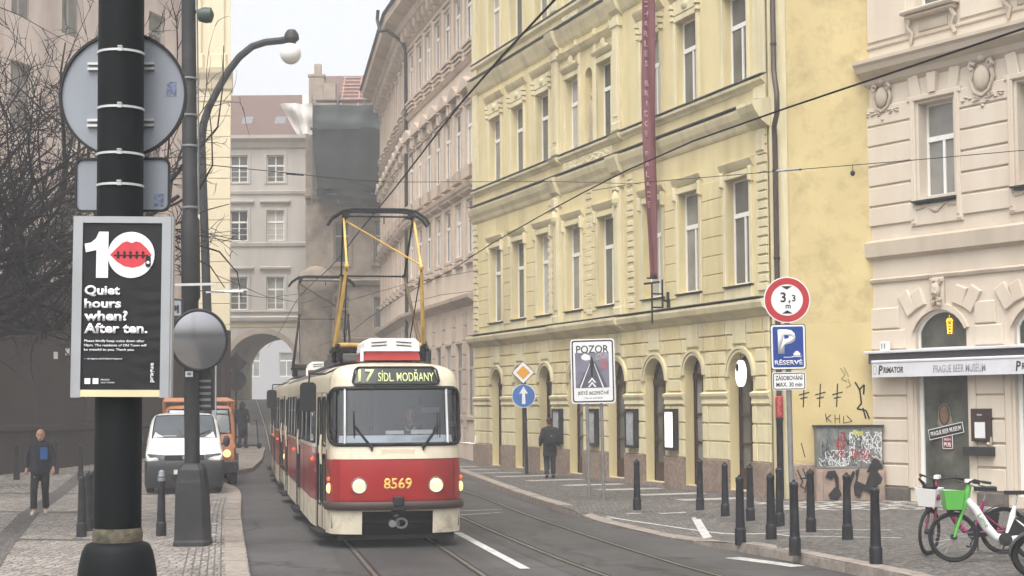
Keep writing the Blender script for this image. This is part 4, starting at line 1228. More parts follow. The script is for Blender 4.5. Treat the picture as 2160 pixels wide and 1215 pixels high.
for k, o in enumerate(cops):
    w = window(CB, o, .16, M_WFRAME, M_PANES[k % 5], 'G', .06)
    h = MB(); s0, s1, z0, z1 = o['s0'], o['s1'], o['z0'], o['z1']
    h.ringplate([(s0 - .2, z0 - .2), (s1 + .2, z0 - .2), (s1 + .2, z1 + .2), (s0 - .2, z1 + .2)], [(s0 - .01, z0 - .01), (s1 + .01, z0 - .01), (s1 + .01, z1 + .01), (s0 - .01, z1 + .01)], -.08, 0)
    moulding(h, s0 - .4, s1 + .4, [(0.02, z1 + .3), (0.25, z1 + .42), (0.02, z1 + .52)]); h.build("window_surround", M_CREAM, w)

# dull rose corner block on the left, stone base with its shade put into the colour
LB = thing("corner_building", "dull rose building with a stone ground floor coloured dark for shade, behind the bare tree", "building", (-17.6, 36.8, 0), math.atan2(.95, .3))
ll = 19.0
lops = []
for c in [1.4 + 2.6 * k for k in range(7)]:
    for a, b in ((6.6, 9.0), (10.6, 12.8), (14.2, 16.2)): lops.append(op(c - .55, c + .55, a, b))
facade(ll, -1, 17.6, lops, .25).build("wall", M_LEFTB, LB, fix=False)
shell(LB, ll, 10, -1, 17.6, M_LEFTB); roof(LB, ll, 10, 17.6, 4, M_TILE2, .5)
mb = MB()
for a, b, z0, z1 in ((0, ll, -.8, 1.85), (0, ll, 4.35, 5.9)): mb.bbox(a, b, -.06, 0, z0, z1, .01)
mb.box(0, ll, -.03, 0, 1.84, 4.36)
for i in range(8):
    a = 0 if i == 0 else 1.4 + 2.6 * (i - 1) + .9; b = ll if i == 7 else 1.4 + 2.6 * i - .9
    mb.bbox(a, b, -.06, -.03, 1.86, 4.34, .01)
moulding(mb, 0, ll, [(0.07, 5.9), (0.2, 6.0), (0.25, 6.15), (0.02, 6.2)]); moulding(mb, 0, ll, [(0.07, 1.6), (0.15, 1.65), (0.15, 1.78), (0.02, 1.8)])
mb.build("stone_base", M_SHADEW, LB)
for k, o in enumerate(lops): window(LB, o, .17, M_GFRAME if o['z0'] > 5 else M_SHADEW, M_PANE2, 'T', .06)
for s_, z_ in ((10.99, 3.95), (11.62, 4.08)):
    q = MB(); q.box(s_ - .1, s_ + .1, -.075, -.058, z_ - .11, z_ + .11); q.build("wall_plate", M_WFRAME, LB)
WD = thing("dark_wall", "low brown wall coloured dark for shade closing the court beside the archway", "wall", (-11.35, 57.0, 0), math.atan2(.95, .3))
mb = MB(); mb.box(-2.4, 1.4, 0, .6, -.5, 5.0); mb.bbox(-2.5, 1.5, -.08, .68, 5.0, 5.25, .04); mb.build("wall", M_SHADEW, WD)
mb = MB(); mb.bbox(.9, 1.45, -.1, 0, -.5, 5.0, .02); mb.build("pier", M_SHADEW, WD)

# pale building seen through the arch, and the far side behind everything
FB = thing("far_pale_building", "pale building glimpsed in the fog through the archway", "building", (-40, 140, 2))
fo = [op(3 + 3.1 * i, 4.3 + 3.1 * i, a, a + 2.2) for i in range(9) for a in (3.0, 7.0, 11.0)]
facade(32, -1, 18, fo, .25).build("wall", mat("plaster_pale", (168, 166, 166), .9, var=.04, scale=.5), FB, fix=False)
shell(FB, 32, 10, -1, 18, M_GREY)
for o in fo: window(FB, o, .15, M_WFRAME, M_PANE2, 'T')
# ------------------------------------------------------------------ the red and cream trams (local: front at y=0, rear at y=14, doors on -x)
M_TRED = mat("tram_red", (146, 26, 24), 0.32, var=0.06, scale=1.5, coat=0.3, stain=(92, 44, 38), stain_amt=0.55, stain_scale=1.8, streak=True)
M_TCRM = mat("tram_cream", (208, 197, 173), 0.34, var=0.05, scale=1.5, coat=0.25, stain=(138, 124, 104), stain_amt=0.55, stain_scale=1.6, streak=True)
M_TSKIRT = mat("tram_skirt_cream", (206, 196, 174), 0.5, var=0.08, scale=3, stain=(120, 106, 90), stain_amt=0.7, stain_scale=2.5)
M_TROOF = mat("tram_roof_grey", (92, 88, 84), 0.7, var=0.2, scale=3, stain=(60, 56, 54), stain_amt=0.5)
M_RUB = mat("rubber_black", (24, 24, 25), 0.6, var=0.1)
M_BUMP = mat("tram_bumper", (58, 44, 40), 0.55, var=0.2, scale=5)
M_UNDER = mat("tram_underframe", (22, 20, 19), 0.85, var=0.2)
M_CHROME = mat("chrome_strip", (205, 205, 205), 0.25, 0.9, var=0.05)
M_STRIP = mat("strip_pale_metal", (206, 206, 204), 0.35, 0.2, var=0.05)
M_DASH = mat("tram_dashboard", (214, 218, 222), 0.6, var=0.1)
M_CABIN = mat("tram_cabin_grey", (122, 124, 128), 0.8, var=0.1)
M_PANY = mat("pantograph_yellow", (206, 166, 82), 0.5, var=0.15, scale=5, stain=(120, 92, 56), stain_amt=0.6, stain_scale=3)
M_BLACK = mat("paint_black", (28, 28, 29), 0.5, 0.1, var=0.15)
M_BOXW = mat("aircon_white", (222, 220, 216), 0.45, var=0.04)
M_BOXR = mat("aircon_red", (176, 62, 60), 0.5, var=0.06)
M_DISP = mat("display_panel", (46, 52, 48), 0.25, var=0.08)
M_DISPT = emit("display_amber_dots", (190, 196, 138), 0.5)
M_NUM = mat("fleet_number_yellow", (236, 178, 92), 0.5, var=0.03)
M_LAMP = emit("headlamp_glow", (255, 212, 136), 1.6)
M_LAMP2 = emit("side_lamp_glow", (255, 212, 140), 1.4)
M_ORANGE = emit("indicator_orange", (238, 96, 36), 0.9)
M_GLASS = glass("tram_glass", (205, 210, 214), 0.10)
M_GLASS_S = glass("tram_side_glass", (96, 98, 100), 0.16)

FHW, SHW, TL = 1.09, 1.24, 13.9
def _outline():
    pts = [(SHW, TL - .2), (SHW, 2.7), (FHW + .02, 0.62)]
    n = 48
    fr = []
    for k in range(n + 1):
        a = PI / 2 - PI * k / n
        fr.append((FHW * math.copysign(abs(math.sin(a)) ** (2 / 2.9), a), .52 - .52 * abs(math.cos(a)) ** (2 / 2.3)))
    allp = pts + fr + [(-x, y) for x, y in reversed(pts)]
    return [(-x, y) for x, y in allp]
OUTL = _outline()
_acc = [0.0]
for a, b in zip(OUTL[:-1], OUTL[1:]): _acc.append(_acc[-1] + math.dist(a, b))
_mid = _acc[-1] / 2
def plan(u):
    u += _mid
    u = max(0, min(_acc[-1], u))
    import bisect
    i = min(len(OUTL) - 2, max(0, bisect.bisect_right(_acc, u) - 1))
    t = (u - _acc[i]) / max(1e-9, _acc[i + 1] - _acc[i])
    return (OUTL[i][0] + (OUTL[i + 1][0] - OUTL[i][0]) * t, OUTL[i][1] + (OUTL[i + 1][1] - OUTL[i][1]) * t)
def interp(T, z):
    if z <= T[0][0]: return T[0][1]
    for (a, b), (c, d) in zip(T[:-1], T[1:]):
        if z <= c: return b + (d - b) * (z - a) / (c - a)
    return T[-1][1]
INSET = [(1.6, 0), (2.6, .02), (2.72, .03), (2.82, .05), (2.90, .10), (2.96, .19), (3.0, .30), (3.03, .46), (3.05, .66), (3.065, .9), (3.075, 1.1)]
FRONT = [(.25, .07), (.62, .02), (.76, 0), (1.2, .0), (1.5, .02), (1.7, .06), (2.62, .18), (2.8, .225), (2.9, .275), (2.96, .36), (3.0, .47), (3.03, .63), (3.05, .85), (3.075, 1.4)]
def tp(u, z, out=0.0):
    x, y = plan(u)
    i = interp(INSET, z); f = interp(FRONT, z)
    k = max(0, (SHW - i)) / SHW
    wf = max(0.0, 1 - y / 2.6) if y < 2.6 else 0.0
    wr = max(0.0, (y - TL + 2.4) / 2.4) if y > TL - 2.4 else 0
    p = Vector((x * k, y + f * wf - f * wr, z))
    if out:
        e = .02
        a = Vector((*plan(u - e), 0)); b = Vector((*plan(u + e), 0)); d = (b - a).normalized()
        p += Vector((d.y, -d.x, 0)) * out
    return p
def u_of_y(y, side):                                        # arc position of a point on the side wall
    lo, hi = 1.2, _mid
    for _ in range(40):
        m = (lo + hi) / 2
        if plan(m)[1] < y: lo = m
        else: hi = m
    return side * lo

WS = (-1.30, 1.30, 1.70, 2.62, .30)
def in_rr(u, z, W):
    u0, u1, z0, z1, r = W
    if not (u0 < u < u1 and z0 < z < z1): return False
    cu = min(max(u, u0 + r), u1 - r); cz = min(max(z, z0 + r), z1 - r)
    return (u - cu) ** 2 + (z - cz) ** 2 < r * r + 1e-9
DOORS_Y = [(.72, 1.92), (6.35, 7.75), (11.9, 13.1)]
WIN_L = [(2.1, 3.45), (3.55, 4.9), (5.0, 6.2), (7.9, 9.15), (9.25, 10.5), (10.6, 11.75)]
WIN_R = [(.75, 1.9), (2.1, 3.45), (3.55, 4.9), (5.0, 6.35), (6.45, 7.8), (7.9, 9.15), (9.25, 10.5), (10.6, 11.9), (12.0, 13.2)]
WZ = (1.70, 2.52)
holes = [("windshield", WS)]
for a, b in WIN_L: holes.append(("side_window", (u_of_y(b, -1), u_of_y(a, -1), WZ[0], WZ[1], .09)))
for a, b in WIN_R: holes.append(("side_window", (u_of_y(a, 1), u_of_y(b, 1), WZ[0], WZ[1], .09)))
doors = [(u_of_y(b, -1), u_of_y(a, -1)) for a, b in DOORS_Y]

def make_tram():
    T = thing("tram", "x", "tram")
    us = {-_mid, _mid}
    k = -1.5
    while k <= 1.5: us.add(round(k, 4)); k += .04
    for _, W in holes[1:]:
        us |= {W[0], W[1], W[0] + .03, W[1] - .03, W[0] + .09, W[1] - .09}
    for a, b in doors: us |= {a, b}
    y = 1.7
    while y < TL: us |= {u_of_y(y, 1), u_of_y(y, -1)}; y += .6
    us = sorted(us)
    us = [us[0]] + [b for a, b in zip(us[:-1], us[1:]) if b - a > .008]
    zs = [.25, .45, .62, .70, .76, .9, 1.05, 1.2, 1.35, 1.46, 1.56, 1.62, 1.67]
    z = 1.70
    while z < 2.63: zs.append(round(z, 4)); z += .0307
    zs += [2.66, 2.70, 2.74, 2.78, 2.82, 2.86, 2.90, 2.94, 2.97, 2.985, 3.0, 3.015, 3.03, 3.04, 3.05, 3.06, 3.07]
    body, gl = MB(), [MB() for _ in holes]
    V = [[tp(u, z) for u in us] for z in zs]
    n = len(us)
    body.v = [tuple(p) for row in V for p in row]
    for j in range(len(zs) - 1):
        zm = (zs[j] + zs[j + 1]) / 2
        for i in range(n - 1):
            um = (us[i] + us[i + 1]) / 2
            if any(a < um < b and .27 < zm < 2.56 for a, b in doors): continue
            x, y = plan(um)
            if zm < .62 and y < .55 and abs(x) < .58: continue
            f = [j * n + i, j * n + i + 1, (j + 1) * n + i + 1, (j + 1) * n + i]
            hit = None
            for q, (_, W) in enumerate(holes):
                if in_rr(um, zm, W): hit = q; break
            if hit is not None:
                gl[hit].add([tp(us[i], zs[j], -.012), tp(us[i + 1], zs[j], -.012), tp(us[i + 1], zs[j + 1], -.012), tp(us[i], zs[j + 1], -.012)], [(0, 1, 2, 3)])
                continue
            front = y < .6
            red = (.76 < zm < 1.46) if front else (.70 < zm < 1.62)
            mi = 1 if red else (2 if zm < .70 else (3 if zm > 2.86 and y > 1.5 else 0))
            body.f.append(f); body.m.append(mi)
    top = len(body.v); body.v += [tuple(p) for p in V[-1]]
    body.f.append([top + i for i in range(n)]); body.m.append(3)
    back = len(body.v)
    L_ = [V[j][0] for j in range(len(zs))]; R_ = [V[j][-1] for j in range(len(zs))]
    body.v += [tuple(p) for p in L_] + [tuple(p) for p in R_]
    for j in range(len(zs) - 1):
        body.f.append([back + j, back + j + 1, back + len(zs) + j + 1, back + len(zs) + j]); body.m.append(1 if .7 < zs[j] < 1.6 else 0)
    body.build("body", [M_TCRM, M_TRED, M_TSKIRT, M_TROOF], T, smooth=38)
    for (nm, W), g in zip(holes, gl):
        w = g.build(nm, M_GLASS if nm == "windshield" else M_GLASS_S, T, smooth=60, fix=False)
        pts = [tp(a, b, .006) for a, b in rrect(W[0], W[1], W[2], W[3], W[4], 8)]
        if nm == "windshield":                              # subdivide the straight edges so that the gasket follows the curve
            P2 = rrect(W[0], W[1], W[2], W[3], W[4], 8); q = []
            for a, b in zip(P2, P2[1:] + P2[:1]):
                m_ = max(1, int(math.dist(a, b) / .08))
                for t in range(m_): q.append((a[0] + (b[0] - a[0]) * t / m_, a[1] + (b[1] - a[1]) * t / m_))
            pts = [tp(a, b, .006) for a, b in q]
        MB().tube(pts, .032 if nm == "windshield" else .02, 6, closed=True).build("gasket", M_RUB, w, smooth=60)
        if nm == "windshield":
            ds = MB()
            for u in (-.86, .86): ds.tube([tp(u, 1.71 + .90 * k / 8, .012) for k in range(9)], .022, 6)
            ds.build("divider_strip", M_STRIP, w, smooth=60)
        elif W[1] - W[0] > 1.1:
            um = (W[0] + W[1]) / 2
            MB().tube([tp(W[0] + .02, 2.24, .004), tp(W[1] - .02, 2.24, .004)], .014, 4).tube([tp(um, W[2], .004), tp(um, W[3], .004)], .012, 4).build("window_bar", M_CHROME, w)
    # doors: two folding leaves, tall rounded panes above and below
    for a, b in doors:
        A, B = tp(a, 1.2), tp(b, 1.2)
        A.z = B.z = 0
        d = (B - A); Lw = d.length; d.normalize(); nrm = Vector((d.y, -d.x, 0))
        M = Matrix(((d.x, -nrm.x, 0, A.x), (d.y, -nrm.y, 0, A.y), (0, 0, 1, 0), (0, 0, 0, 1)))
        dm, gm, rm = MB(), MB(), MB()
        nl = 2
        for k in range(nl):
            x0, x1 = Lw * k / nl + .012, Lw * (k + 1) / nl - .012
            for z0, z1, i0, i1 in ((1.585, 2.55, 1.66, 2.48), (.27, 1.58, .66, 1.52)):
                dm.ringplate(rrect(x0, x1, z0, z1, .004), rrect(x0 + .085, x1 - .085, i0, i1, .10), .02, .06)
                gm.prism(rrect(x0 + .085, x1 - .085, i0, i1, .10), .038, .046)
                rr_ = rrect(x0 + .085, x1 - .085, i0, i1, .10)
                rm.tube([(p[0], .018, p[1]) for p in rr_], .017, 5, closed=True)
            rm.box(x1 - .002, x1 + .022, .012, .05, .28, 2.55)
            dm.tube([((x0 + .05) if k else (x1 - .05), -.0, 1.35), ((x0 + .05) if k else (x1 - .05), -.02, 1.6), ((x0 + .05) if k else (x1 - .05), 0, 1.85)], .012, 5)
        for q in (dm, gm, rm): q.xf(M)
        dr = dm.build("door", M_TCRM, T); gm.build("pane", M_GLASS_S, dr); rm.build("gasket", M_RUB, dr, smooth=60)
        s = MB(); s.box(-.02, Lw + .02, -.12, .3, .19, .25); s.xf(M); s.build("door_step", M_UNDER, dr)
    # bumper, skirts, underframe
    bm_ = MB()
    rows = []
    ul = [-1.42 + 2.84 * k / 60 for k in range(61)]
    rows = [[tp(u, z, o) for u in ul] for z, o in ((.64, .0), (.64, .05), (.68, .065), (.74, .06), (.775, .03), (.775, 0))]
    bm_.rings(rows, close=False); bm_.build("bumper", M_BUMP, T, smooth=50)
    tb = MB(); p = tp(0, .8, .06); tb.bbox(-.085, .085, -.10, .1, .70, .86, .02); tb.bbox(-.11, .11, -.085, .1, .62, .7, .02); tb.build("coupler_cover", M_RUB, T)
    uf = MB(); uf.box(-1.0, 1.0, .55, TL - .6, .18, .62); uf.box(-1.05, 1.05, .35, .5, .34, .62); uf.build("underframe", M_UNDER, T)
    fn = MB(); fn.box(-.95, .95, .25, .29, .15, .22); fn.tube([(-.9, .3, .44), (.9, .3, .44)], .035, 6); fn.build("life_guard", M_UNDER, T)
    cp = MB(); cp.tube([(0, .5, .45), (0, .12, .42)], .05, 8); cp.tube([(.09 * math.cos(a) + .06, .06, .42 + .075 * math.sin(a)) for a in [2 * PI * k / 12 for k in range(12)]], .022, 6, closed=True); cp.lathe([(.01, -.05), (.06, -.05), (.06, .05), (.01, .05)], 10, (-.09, .05, .42), 'Y'); cp.sphere((-.02, .1, .54), (.05, .05, .035), 8, 6)
    cp.build("coupler", M_METAL_G, T, smooth=50)
    for yb in (2.9, 9.9):
        wb = MB(); wb.box(-.85, .85, yb - .6, yb + 2.0, .28, .55); wb.build("bogie", M_UNDER, T)
        for yy in (yb, yb + 1.6):
            for s in (-1, 1):
                w = MB(); w.lathe([(.02, -.06), (.30, -.06), (.35, -.04), (.35, .04), (.30, .06), (.02, .06)], 24, (s * .72, yy, .35), 'X'); w.build("wheel", M_UNDER, T, smooth=40)
    # lamps
    for s in (-1, 1):
        u = s * .63
        p = tp(u, 1.04, 0)
        hl = MB(); hl.lathe([(.01, -.025), (.075, -.022), (.105, -.006), (.112, .01)], 24, (p.x, p.y - .01, p.z), 'Y'); h = hl.build("headlight", M_LAMP, T, smooth=50)
        rg = MB(); rg.lathe([(.105, .02), (.105, -.018), (.122, -.022), (.134, .0), (.134, .03)], 24, (p.x, p.y - .008, p.z), 'Y'); rg.build("lamp_ring", M_CHROME, h, smooth=50)
        cl = MB()
        q = tp(s * 1.235, 1.05, .012); cl.sphere((q.x, q.y, q.z - .06), (.045, .045, .085), 10, 8); c_ = cl.build("position_lamp", M_LAMP2, T, smooth=60)
        bk = MB(); Q = [tp(s * (1.18 + .11 * k / 3), z, o) for z, o in ((.86, .004), (1.30, .004)) for k in range(4)]
        bk.add(Q, [(0, 1, 5, 4), (1, 2, 6, 5), (2, 3, 7, 6)]); bk.build("lamp_housing", mat("lamp_housing_%d" % s, (110, 36, 32), .4), c_, fix=False)
        il = MB(); il.sphere((q.x, q.y, q.z + .09), (.034, .035, .034), 10, 8); il.build("turn_signal", M_ORANGE, T, smooth=60)
    for yy in (2.4, 8.6):
        q = tp(u_of_y(yy, -1), 1.40, .02); il = MB(); il.sphere(tuple(q), (.03, .045, .035), 8, 6); il.build("turn_signal", M_ORANGE, T, smooth=60)
    # destination display
    ul = [-.72 + 1.44 * k / 16 for k in range(17)]
    db = MB(); db.rings([[tp(u, z, o) for u in ul] for z, o in ((2.69, 0), (2.69, .045), (2.965, .115), (2.97, .0))], close=False)
    ends = MB()
    for s in (0, -1): db.add([tp(ul[s], 2.69, 0), tp(ul[s], 2.69, .045), tp(ul[s], 2.965, .115), tp(ul[s], 2.97, .0)], [(0, 1, 2, 3)])
    d = db.build("destination_display", M_DISP, T)
    pc = tp(0, 2.83, .088); tl = math.degrees(math.atan2(tp(0, 2.965, .115).y - tp(0, 2.69, .045).y, .275))
    fr = MB()
    q = []
    P2 = rrect(-.72, .72, 2.685, 2.965, .05, 4)
    for a, b in zip(P2, P2[1:] + P2[:1]):
        m_ = max(1, int(math.dist(a, b) / .1))
        for t in range(m_): q.append((a[0] + (b[0] - a[0]) * t / m_, a[1] + (b[1] - a[1]) * t / m_))
    fr.tube([tp(a, b, .045 + .07 * (b - 2.69) / .275 + .004) for a, b in q], .018, 6, closed=True); fr.build("gasket", M_RUB, d, smooth=60)
    def ypan(u): return (tp(u, 2.69, .045).y + tp(u, 2.965, .115).y) / 2 - .012
    text("display_lettering", "17", M_DISPT, d, (-.49, ypan(-.49), 2.825), w=.26, h=.22, rot=(90 - tl, 0, -7), bold=.02)
    text("display_lettering", "SÍDL. MODŘANY", M_DISPT, d, (.16, ypan(.5) - .02, 2.825), w=.92, h=.21, rot=(90 - tl, 0, 1.5), bold=.006)
    # fleet number
    text("fleet_number", "8569", M_NUM, T, (.0, tp(0, 1.06, .0).y - .004, 1.065), w=.46, h=.19, rot=(90, 0, 0), bold=.025)
    # wipers
    for s in (-1, 1):
        w = MB()
        p0 = tp(s * .42, 1.66, .035); p1 = tp(s * .68, 2.0, .05)
        w.tube([tp(s * .42, 1.60, .02), p0], .014, 6); w.tube([p0, p1], [.018, .012], 6)
        w.tube([tp(s * .70, 1.80, .035), tp(s * .71, 2.0, .04), tp(s * .715, 2.25, .035)], [.008, .012, .006], 5)
        w.tube([tp(s * .45, 1.66, .035), tp(s * .68, 1.97, .05)], .008, 5)
        w.sphere(tuple(tp(s * .42, 1.66, .04)), .03, 8, 6)
        w.build("wiper", M_RUB, T, smooth=60)
    # mirrors
    m1 = MB(); m1.prism(rrect(-1.56, -1.30, 2.24, 2.72, .07), .33, .43); mm = m1.build("mirror", M_RUB, T)
    MB().prism(rrect(-1.54, -1.32, 2.26, 2.70, .06), .431, .434).build("mirror_glass", M_METAL_G, mm)
    MB().tube([(-.85, .95, 2.98), (-1.15, .5, 2.86), (-1.4, .38, 2.86), (-1.42, .38, 2.70)], .017, 6).build("mirror_arm", M_RUB, mm, smooth=60)
    m2 = MB(); m2.tube([tuple(tp(1.3, 1.70, .0)), (1.22, .36, 1.70), (1.32, .3, 1.69), (1.335, .3, 1.82)], .012, 6); m2.build("antenna_bracket", M_BOXW, T, smooth=60)
    # panel seams of the front and the belt
    sm_ = MB()
    for u in (-.98, .98):
        sm_.tube([tp(u, .80 + .64 * k / 6, .001) for k in range(7)], .004, 4)
    for z in (1.46, .79): sm_.tube([tp(-1.1 + 2.2 * k / 30, z, .001) for k in range(31)], .004, 4)
    for sd_ in (-1, 1):
        for y in (2.0, 4.95, 6.3, 7.8, 10.55, 11.85):
            u = u_of_y(y, sd_); sm_.tube([tp(u, .3 + .23 * k, .001) for k in range(7)], .004, 4)
    sm_.build("panel_seam", M_UNDER, T)
    # number plate panel line and hatch
    hp = MB(); hp.bbox(-.27, .27, tp(0, 1.57, 0).y - .003, tp(0, 1.57, 0).y + .05, 1.52, 1.63, .004); hp.build("hatch", M_TCRM, T)
    # roof: air-conditioning box, boards, pantograph
    ac = MB(); ac.prism([(-.42, 3.24), (.46, 3.24), (.50, 3.10), (-.48, 3.10)], .95, 2.2); a_ = ac.build("aircon_unit", M_BOXR, T)
    cv = MB(); cv.prism([(.48, 3.25), (.47, 3.40), (.40, 3.47), (-.36, 3.47), (-.45, 3.40), (-.47, 3.25)], .9, 2.25); c2 = cv.build("cover", M_BOXW, a_)
    sl = MB()
    for s in (-1, 1):
        for z in (3.345, 3.40):
            s0 = len(sl.v); sl.box(-.13, .13, -.006, .0, -.008, .008); sl.xf(Matrix.Translation((s * .21, .897, z)) @ Matrix.Rotation(R(4 * s), 4, 'Y'), s0)
    sl.build("vent_slot", M_RUB, c2)
    MB().box(-.52, -.47, .93, 1.0, 3.08, 3.3).build("bracket", M_BOXW, a_)
    rb = MB()
    for x in (-.55, .55): rb.box(x - .18, x + .18, 2.6, 12.5, 3.1, 3.14)
    for y in range(3, 13): rb.box(-.75, .75, y - .03, y + .03, 3.04, 3.1)
    for s in (-1, 1): rb.tube([(s * .9, 2.0, 2.98), (s * .92, 12.8, 2.98)], .02, 5)
    rb.build("roof_board", M_TROOF, T)
    eq = MB(); eq.bbox(-.6, .6, 6.0, 7.6, 3.14, 3.4, .04); eq.bbox(-.45, .45, 9.0, 11.0, 3.14, 3.36, .04); eq.build("resistor_box", M_TROOF, T)
    pa = MB()
    PY = 2.95
    pa.box(-.85, .85, PY - .5, PY + .6, 3.30, 3.36)
    for x in (-.75, .75):
        for y in (PY - .45, PY + .55): pa.lathe([(.05, 3.12), (.07, 3.16), (.05, 3.2), (.07, 3.24), (.05, 3.3)], 8, (x, y, 0))
    for x in (-.78, .78): pa.tube([(x, PY - .55, 3.4), (x, PY + .65, 3.4)], .04, 6)
    pr = pa.build("pantograph", M_UNDER, T, smooth=50)
    HZ, KZ = 5.85, 4.78
    lo = MB(); 
    for s in (-1, 1): lo.tube([(s * .80, PY - .15, 3.4), (s * .66, PY - .95, KZ)], [.042, .026], 8)
    lo.tube([(-.8, PY - .15, 3.42), (.8, PY - .15, 3.42)], .05, 8)
    lo.build("lower_arm", M_PANY, pr, smooth=60)
    lo = MB()
    for s in (-1, 1): lo.tube([(s * .80, PY + .25, 3.4), (s * .60, PY + 1.05, KZ)], [.042, .026], 8)
    lo.build("lower_arm", mat("pantograph_dark", (96, 78, 52), .6, var=.3), pr, smooth=60)
    up = MB()
    for s in (-1, 1): up.tube([(s * .66, PY - .95, KZ), (s * .64, PY - .08, HZ - .12)], .022, 6); up.sphere((s * .66, PY - .95, KZ), .05, 8, 6)
    up.tube([(-.62, PY - .1, HZ - .16), (.65, PY - .92, KZ + .04)], .016, 6)
    up.build("upper_arm", M_PANY, pr, smooth=60)
    up = MB()
    for s in (-1, 1): up.tube([(s * .60, PY + 1.05, KZ), (s * .64, PY + .1, HZ - .12)], .02, 6); up.sphere((s * .6, PY + 1.05, KZ), .045, 8, 6); up.tube([(s * .66, PY - .95, KZ - .05), (s * .60, PY + .3, 3.5)], .012, 5)
    up.tube([(-.60, PY + 1.05, KZ), (.60, PY + 1.05, KZ)], .018, 6)
    up.build("upper_arm", M_BLACK, pr, smooth=60)
    hd = MB()
    for dy in (-.18, .18):
        hd.tube([(-.92, PY + dy, HZ - .22), (-.84, PY + dy, HZ - .10), (-.66, PY + dy, HZ + .02), (-.45, PY + dy, HZ + .05), (.45, PY + dy, HZ + .05), (.66, PY + dy, HZ + .02), (.84, PY + dy, HZ - .10), (.92, PY + dy, HZ - .22)], .028, 6)
    hd.tube([(-.62, PY, HZ - .06), (.62, PY, HZ - .06)], .018, 6)
    for s in (-1, 1): hd.cbox((s * .60, PY, HZ - .05), (.10, .42, .07)); hd.tube([(s * .58, PY, HZ - .05), (s * .64, PY - .05, HZ - .18)], .02, 5)
    hd.tube([(.1, PY, HZ - .05), (.1, PY, HZ - .2)], .012, 5)
    hd.build("collector_head", M_BLACK, pr, smooth=60)
    # inside
    fl = MB(); fl.box(-1.0, 1.0, .75, TL - .7, .84, .88); fl.box(-.9, .9, 2.6, TL - 1, 2.70, 2.72); fl.build("floor", M_CABIN, T)
    pt = MB(); pt.box(-.2, 1.1, 1.95, 2.0, .88, 2.65); pt.box(-1.12, -1.0, 1.95, 2.0, .88, 2.65); pt.build("cab_partition", M_CABIN, T)
    dsb = MB(); dsb.prism([(.36, 1.3), (.36, 1.70), (.5, 1.84), (.78, 1.78), (.85, 1.3)], -.92, .95, plane='YZ'); dsb.build("dashboard", M_DASH, T)
    nb = MB(); nb.box(-.16, .14, .34, .36, 1.86, 1.92); nb.box(.26, .62, .34, .36, 1.86, 1.93); nb.box(.62, .95, 1.86, 1.9, 2.2, 2.3); nb.build("notice_card", M_BOXW, T)
    seats = MB()
    for y in (3.2, 4.4, 5.4, 8.6, 9.8, 11.0):
        for x in (-.85, .85): seats.bbox(x - .2, x + .2, y, y + .42, 1.25, 1.32, .01); seats.bbox(x - .2, x + .2, y + .38, y + .44, 1.3, 1.85, .02); seats.box(x - .04, x + .04, y + .1, y + .3, .88, 1.25)
    seats.build("passenger_seat", M_TRED, T)
    ds = MB(); ds.bbox(.12, .58, 1.15, 1.6, 1.25, 1.36, .03); ds.bbox(.14, .56, 1.55, 1.66, 1.3, 2.0, .04); ds.box(.3, .4, 1.3, 1.4, .88, 1.25); ds.build("driver_seat", M_RUB, T)
    return T

TRAM = make_tram()
TRAM.location = (-1.87, 24.75, 0.0)
TRAM.rotation_euler = (0, 0, R(11.0))
TRAM['label'] = "front red and cream tram showing fleet number 8569 with lit headlights"
TRAM['group'] = "coupled trams"
TRAM2 = dup(TRAM, (-4.80, 39.45, zg(-4.8, 39.5)), R(10.0), "second tram coupled behind the leading one, its front mostly hidden", "coupled trams")
M_PDARK = mat("pantograph_dark_rear", (58, 50, 42), .6, var=.3)
for ch in TRAM2.children_recursive:
    if ch.name.split('.')[0] in ("lower_arm", "upper_arm"):
        ch.data = ch.data.copy(); ch.data.materials[0] = M_PDARK
# ------------------------------------------------------------------ people
M_SKIN = mat("skin", (190, 142, 120), 0.55, var=0.06, scale=8)
M_HAIRG = mat("hair_grey", (150, 142, 136), 0.8, var=0.2, scale=30)
M_COATN = mat("jacket_navy", (38, 40, 50), 0.85, var=0.22, scale=8, bump=0.9, bscale=9)
M_BLUE = mat("jacket_panel_blue", (52, 92, 152), 0.8, var=0.1)
M_TROUS = mat("trousers_black", (32, 31, 34), 0.85, var=0.25, scale=8, bump=0.9, bscale=9)
M_SHOEW = mat("shoe_white", (196, 194, 190), 0.6, var=0.1)
M_SHOED = mat("shoe_dark", (30, 28, 28), 0.6, var=0.1)
M_COATG = mat("coat_dark_olive", (36, 35, 34), 0.9, var=0.3, scale=8, bump=0.9, bscale=9)
M_JEANS = mat("jeans_dark", (40, 44, 54), 0.9, var=0.15)
M_BAG = mat("backpack_charcoal", (34, 34, 36), 0.8, var=0.15)
M_HAIRB = mat("hair_brown", (62, 46, 38), 0.8, var=0.2, scale=30)
M_COATB = mat("coat_black", (30, 30, 33), 0.9, var=0.15)

def skinmesh(mb, name, m, parent, vox=0.012, sm=3):
    o = mb.build(name, m, parent, smooth=180)
    r = o.modifiers.new("one_surface", 'REMESH'); r.mode = 'VOXEL'; r.voxel_size = vox; r.use_smooth_shade = True
    s = o.modifiers.new("soften", 'SMOOTH'); s.iterations = sm; s.factor = 0.5
    return o

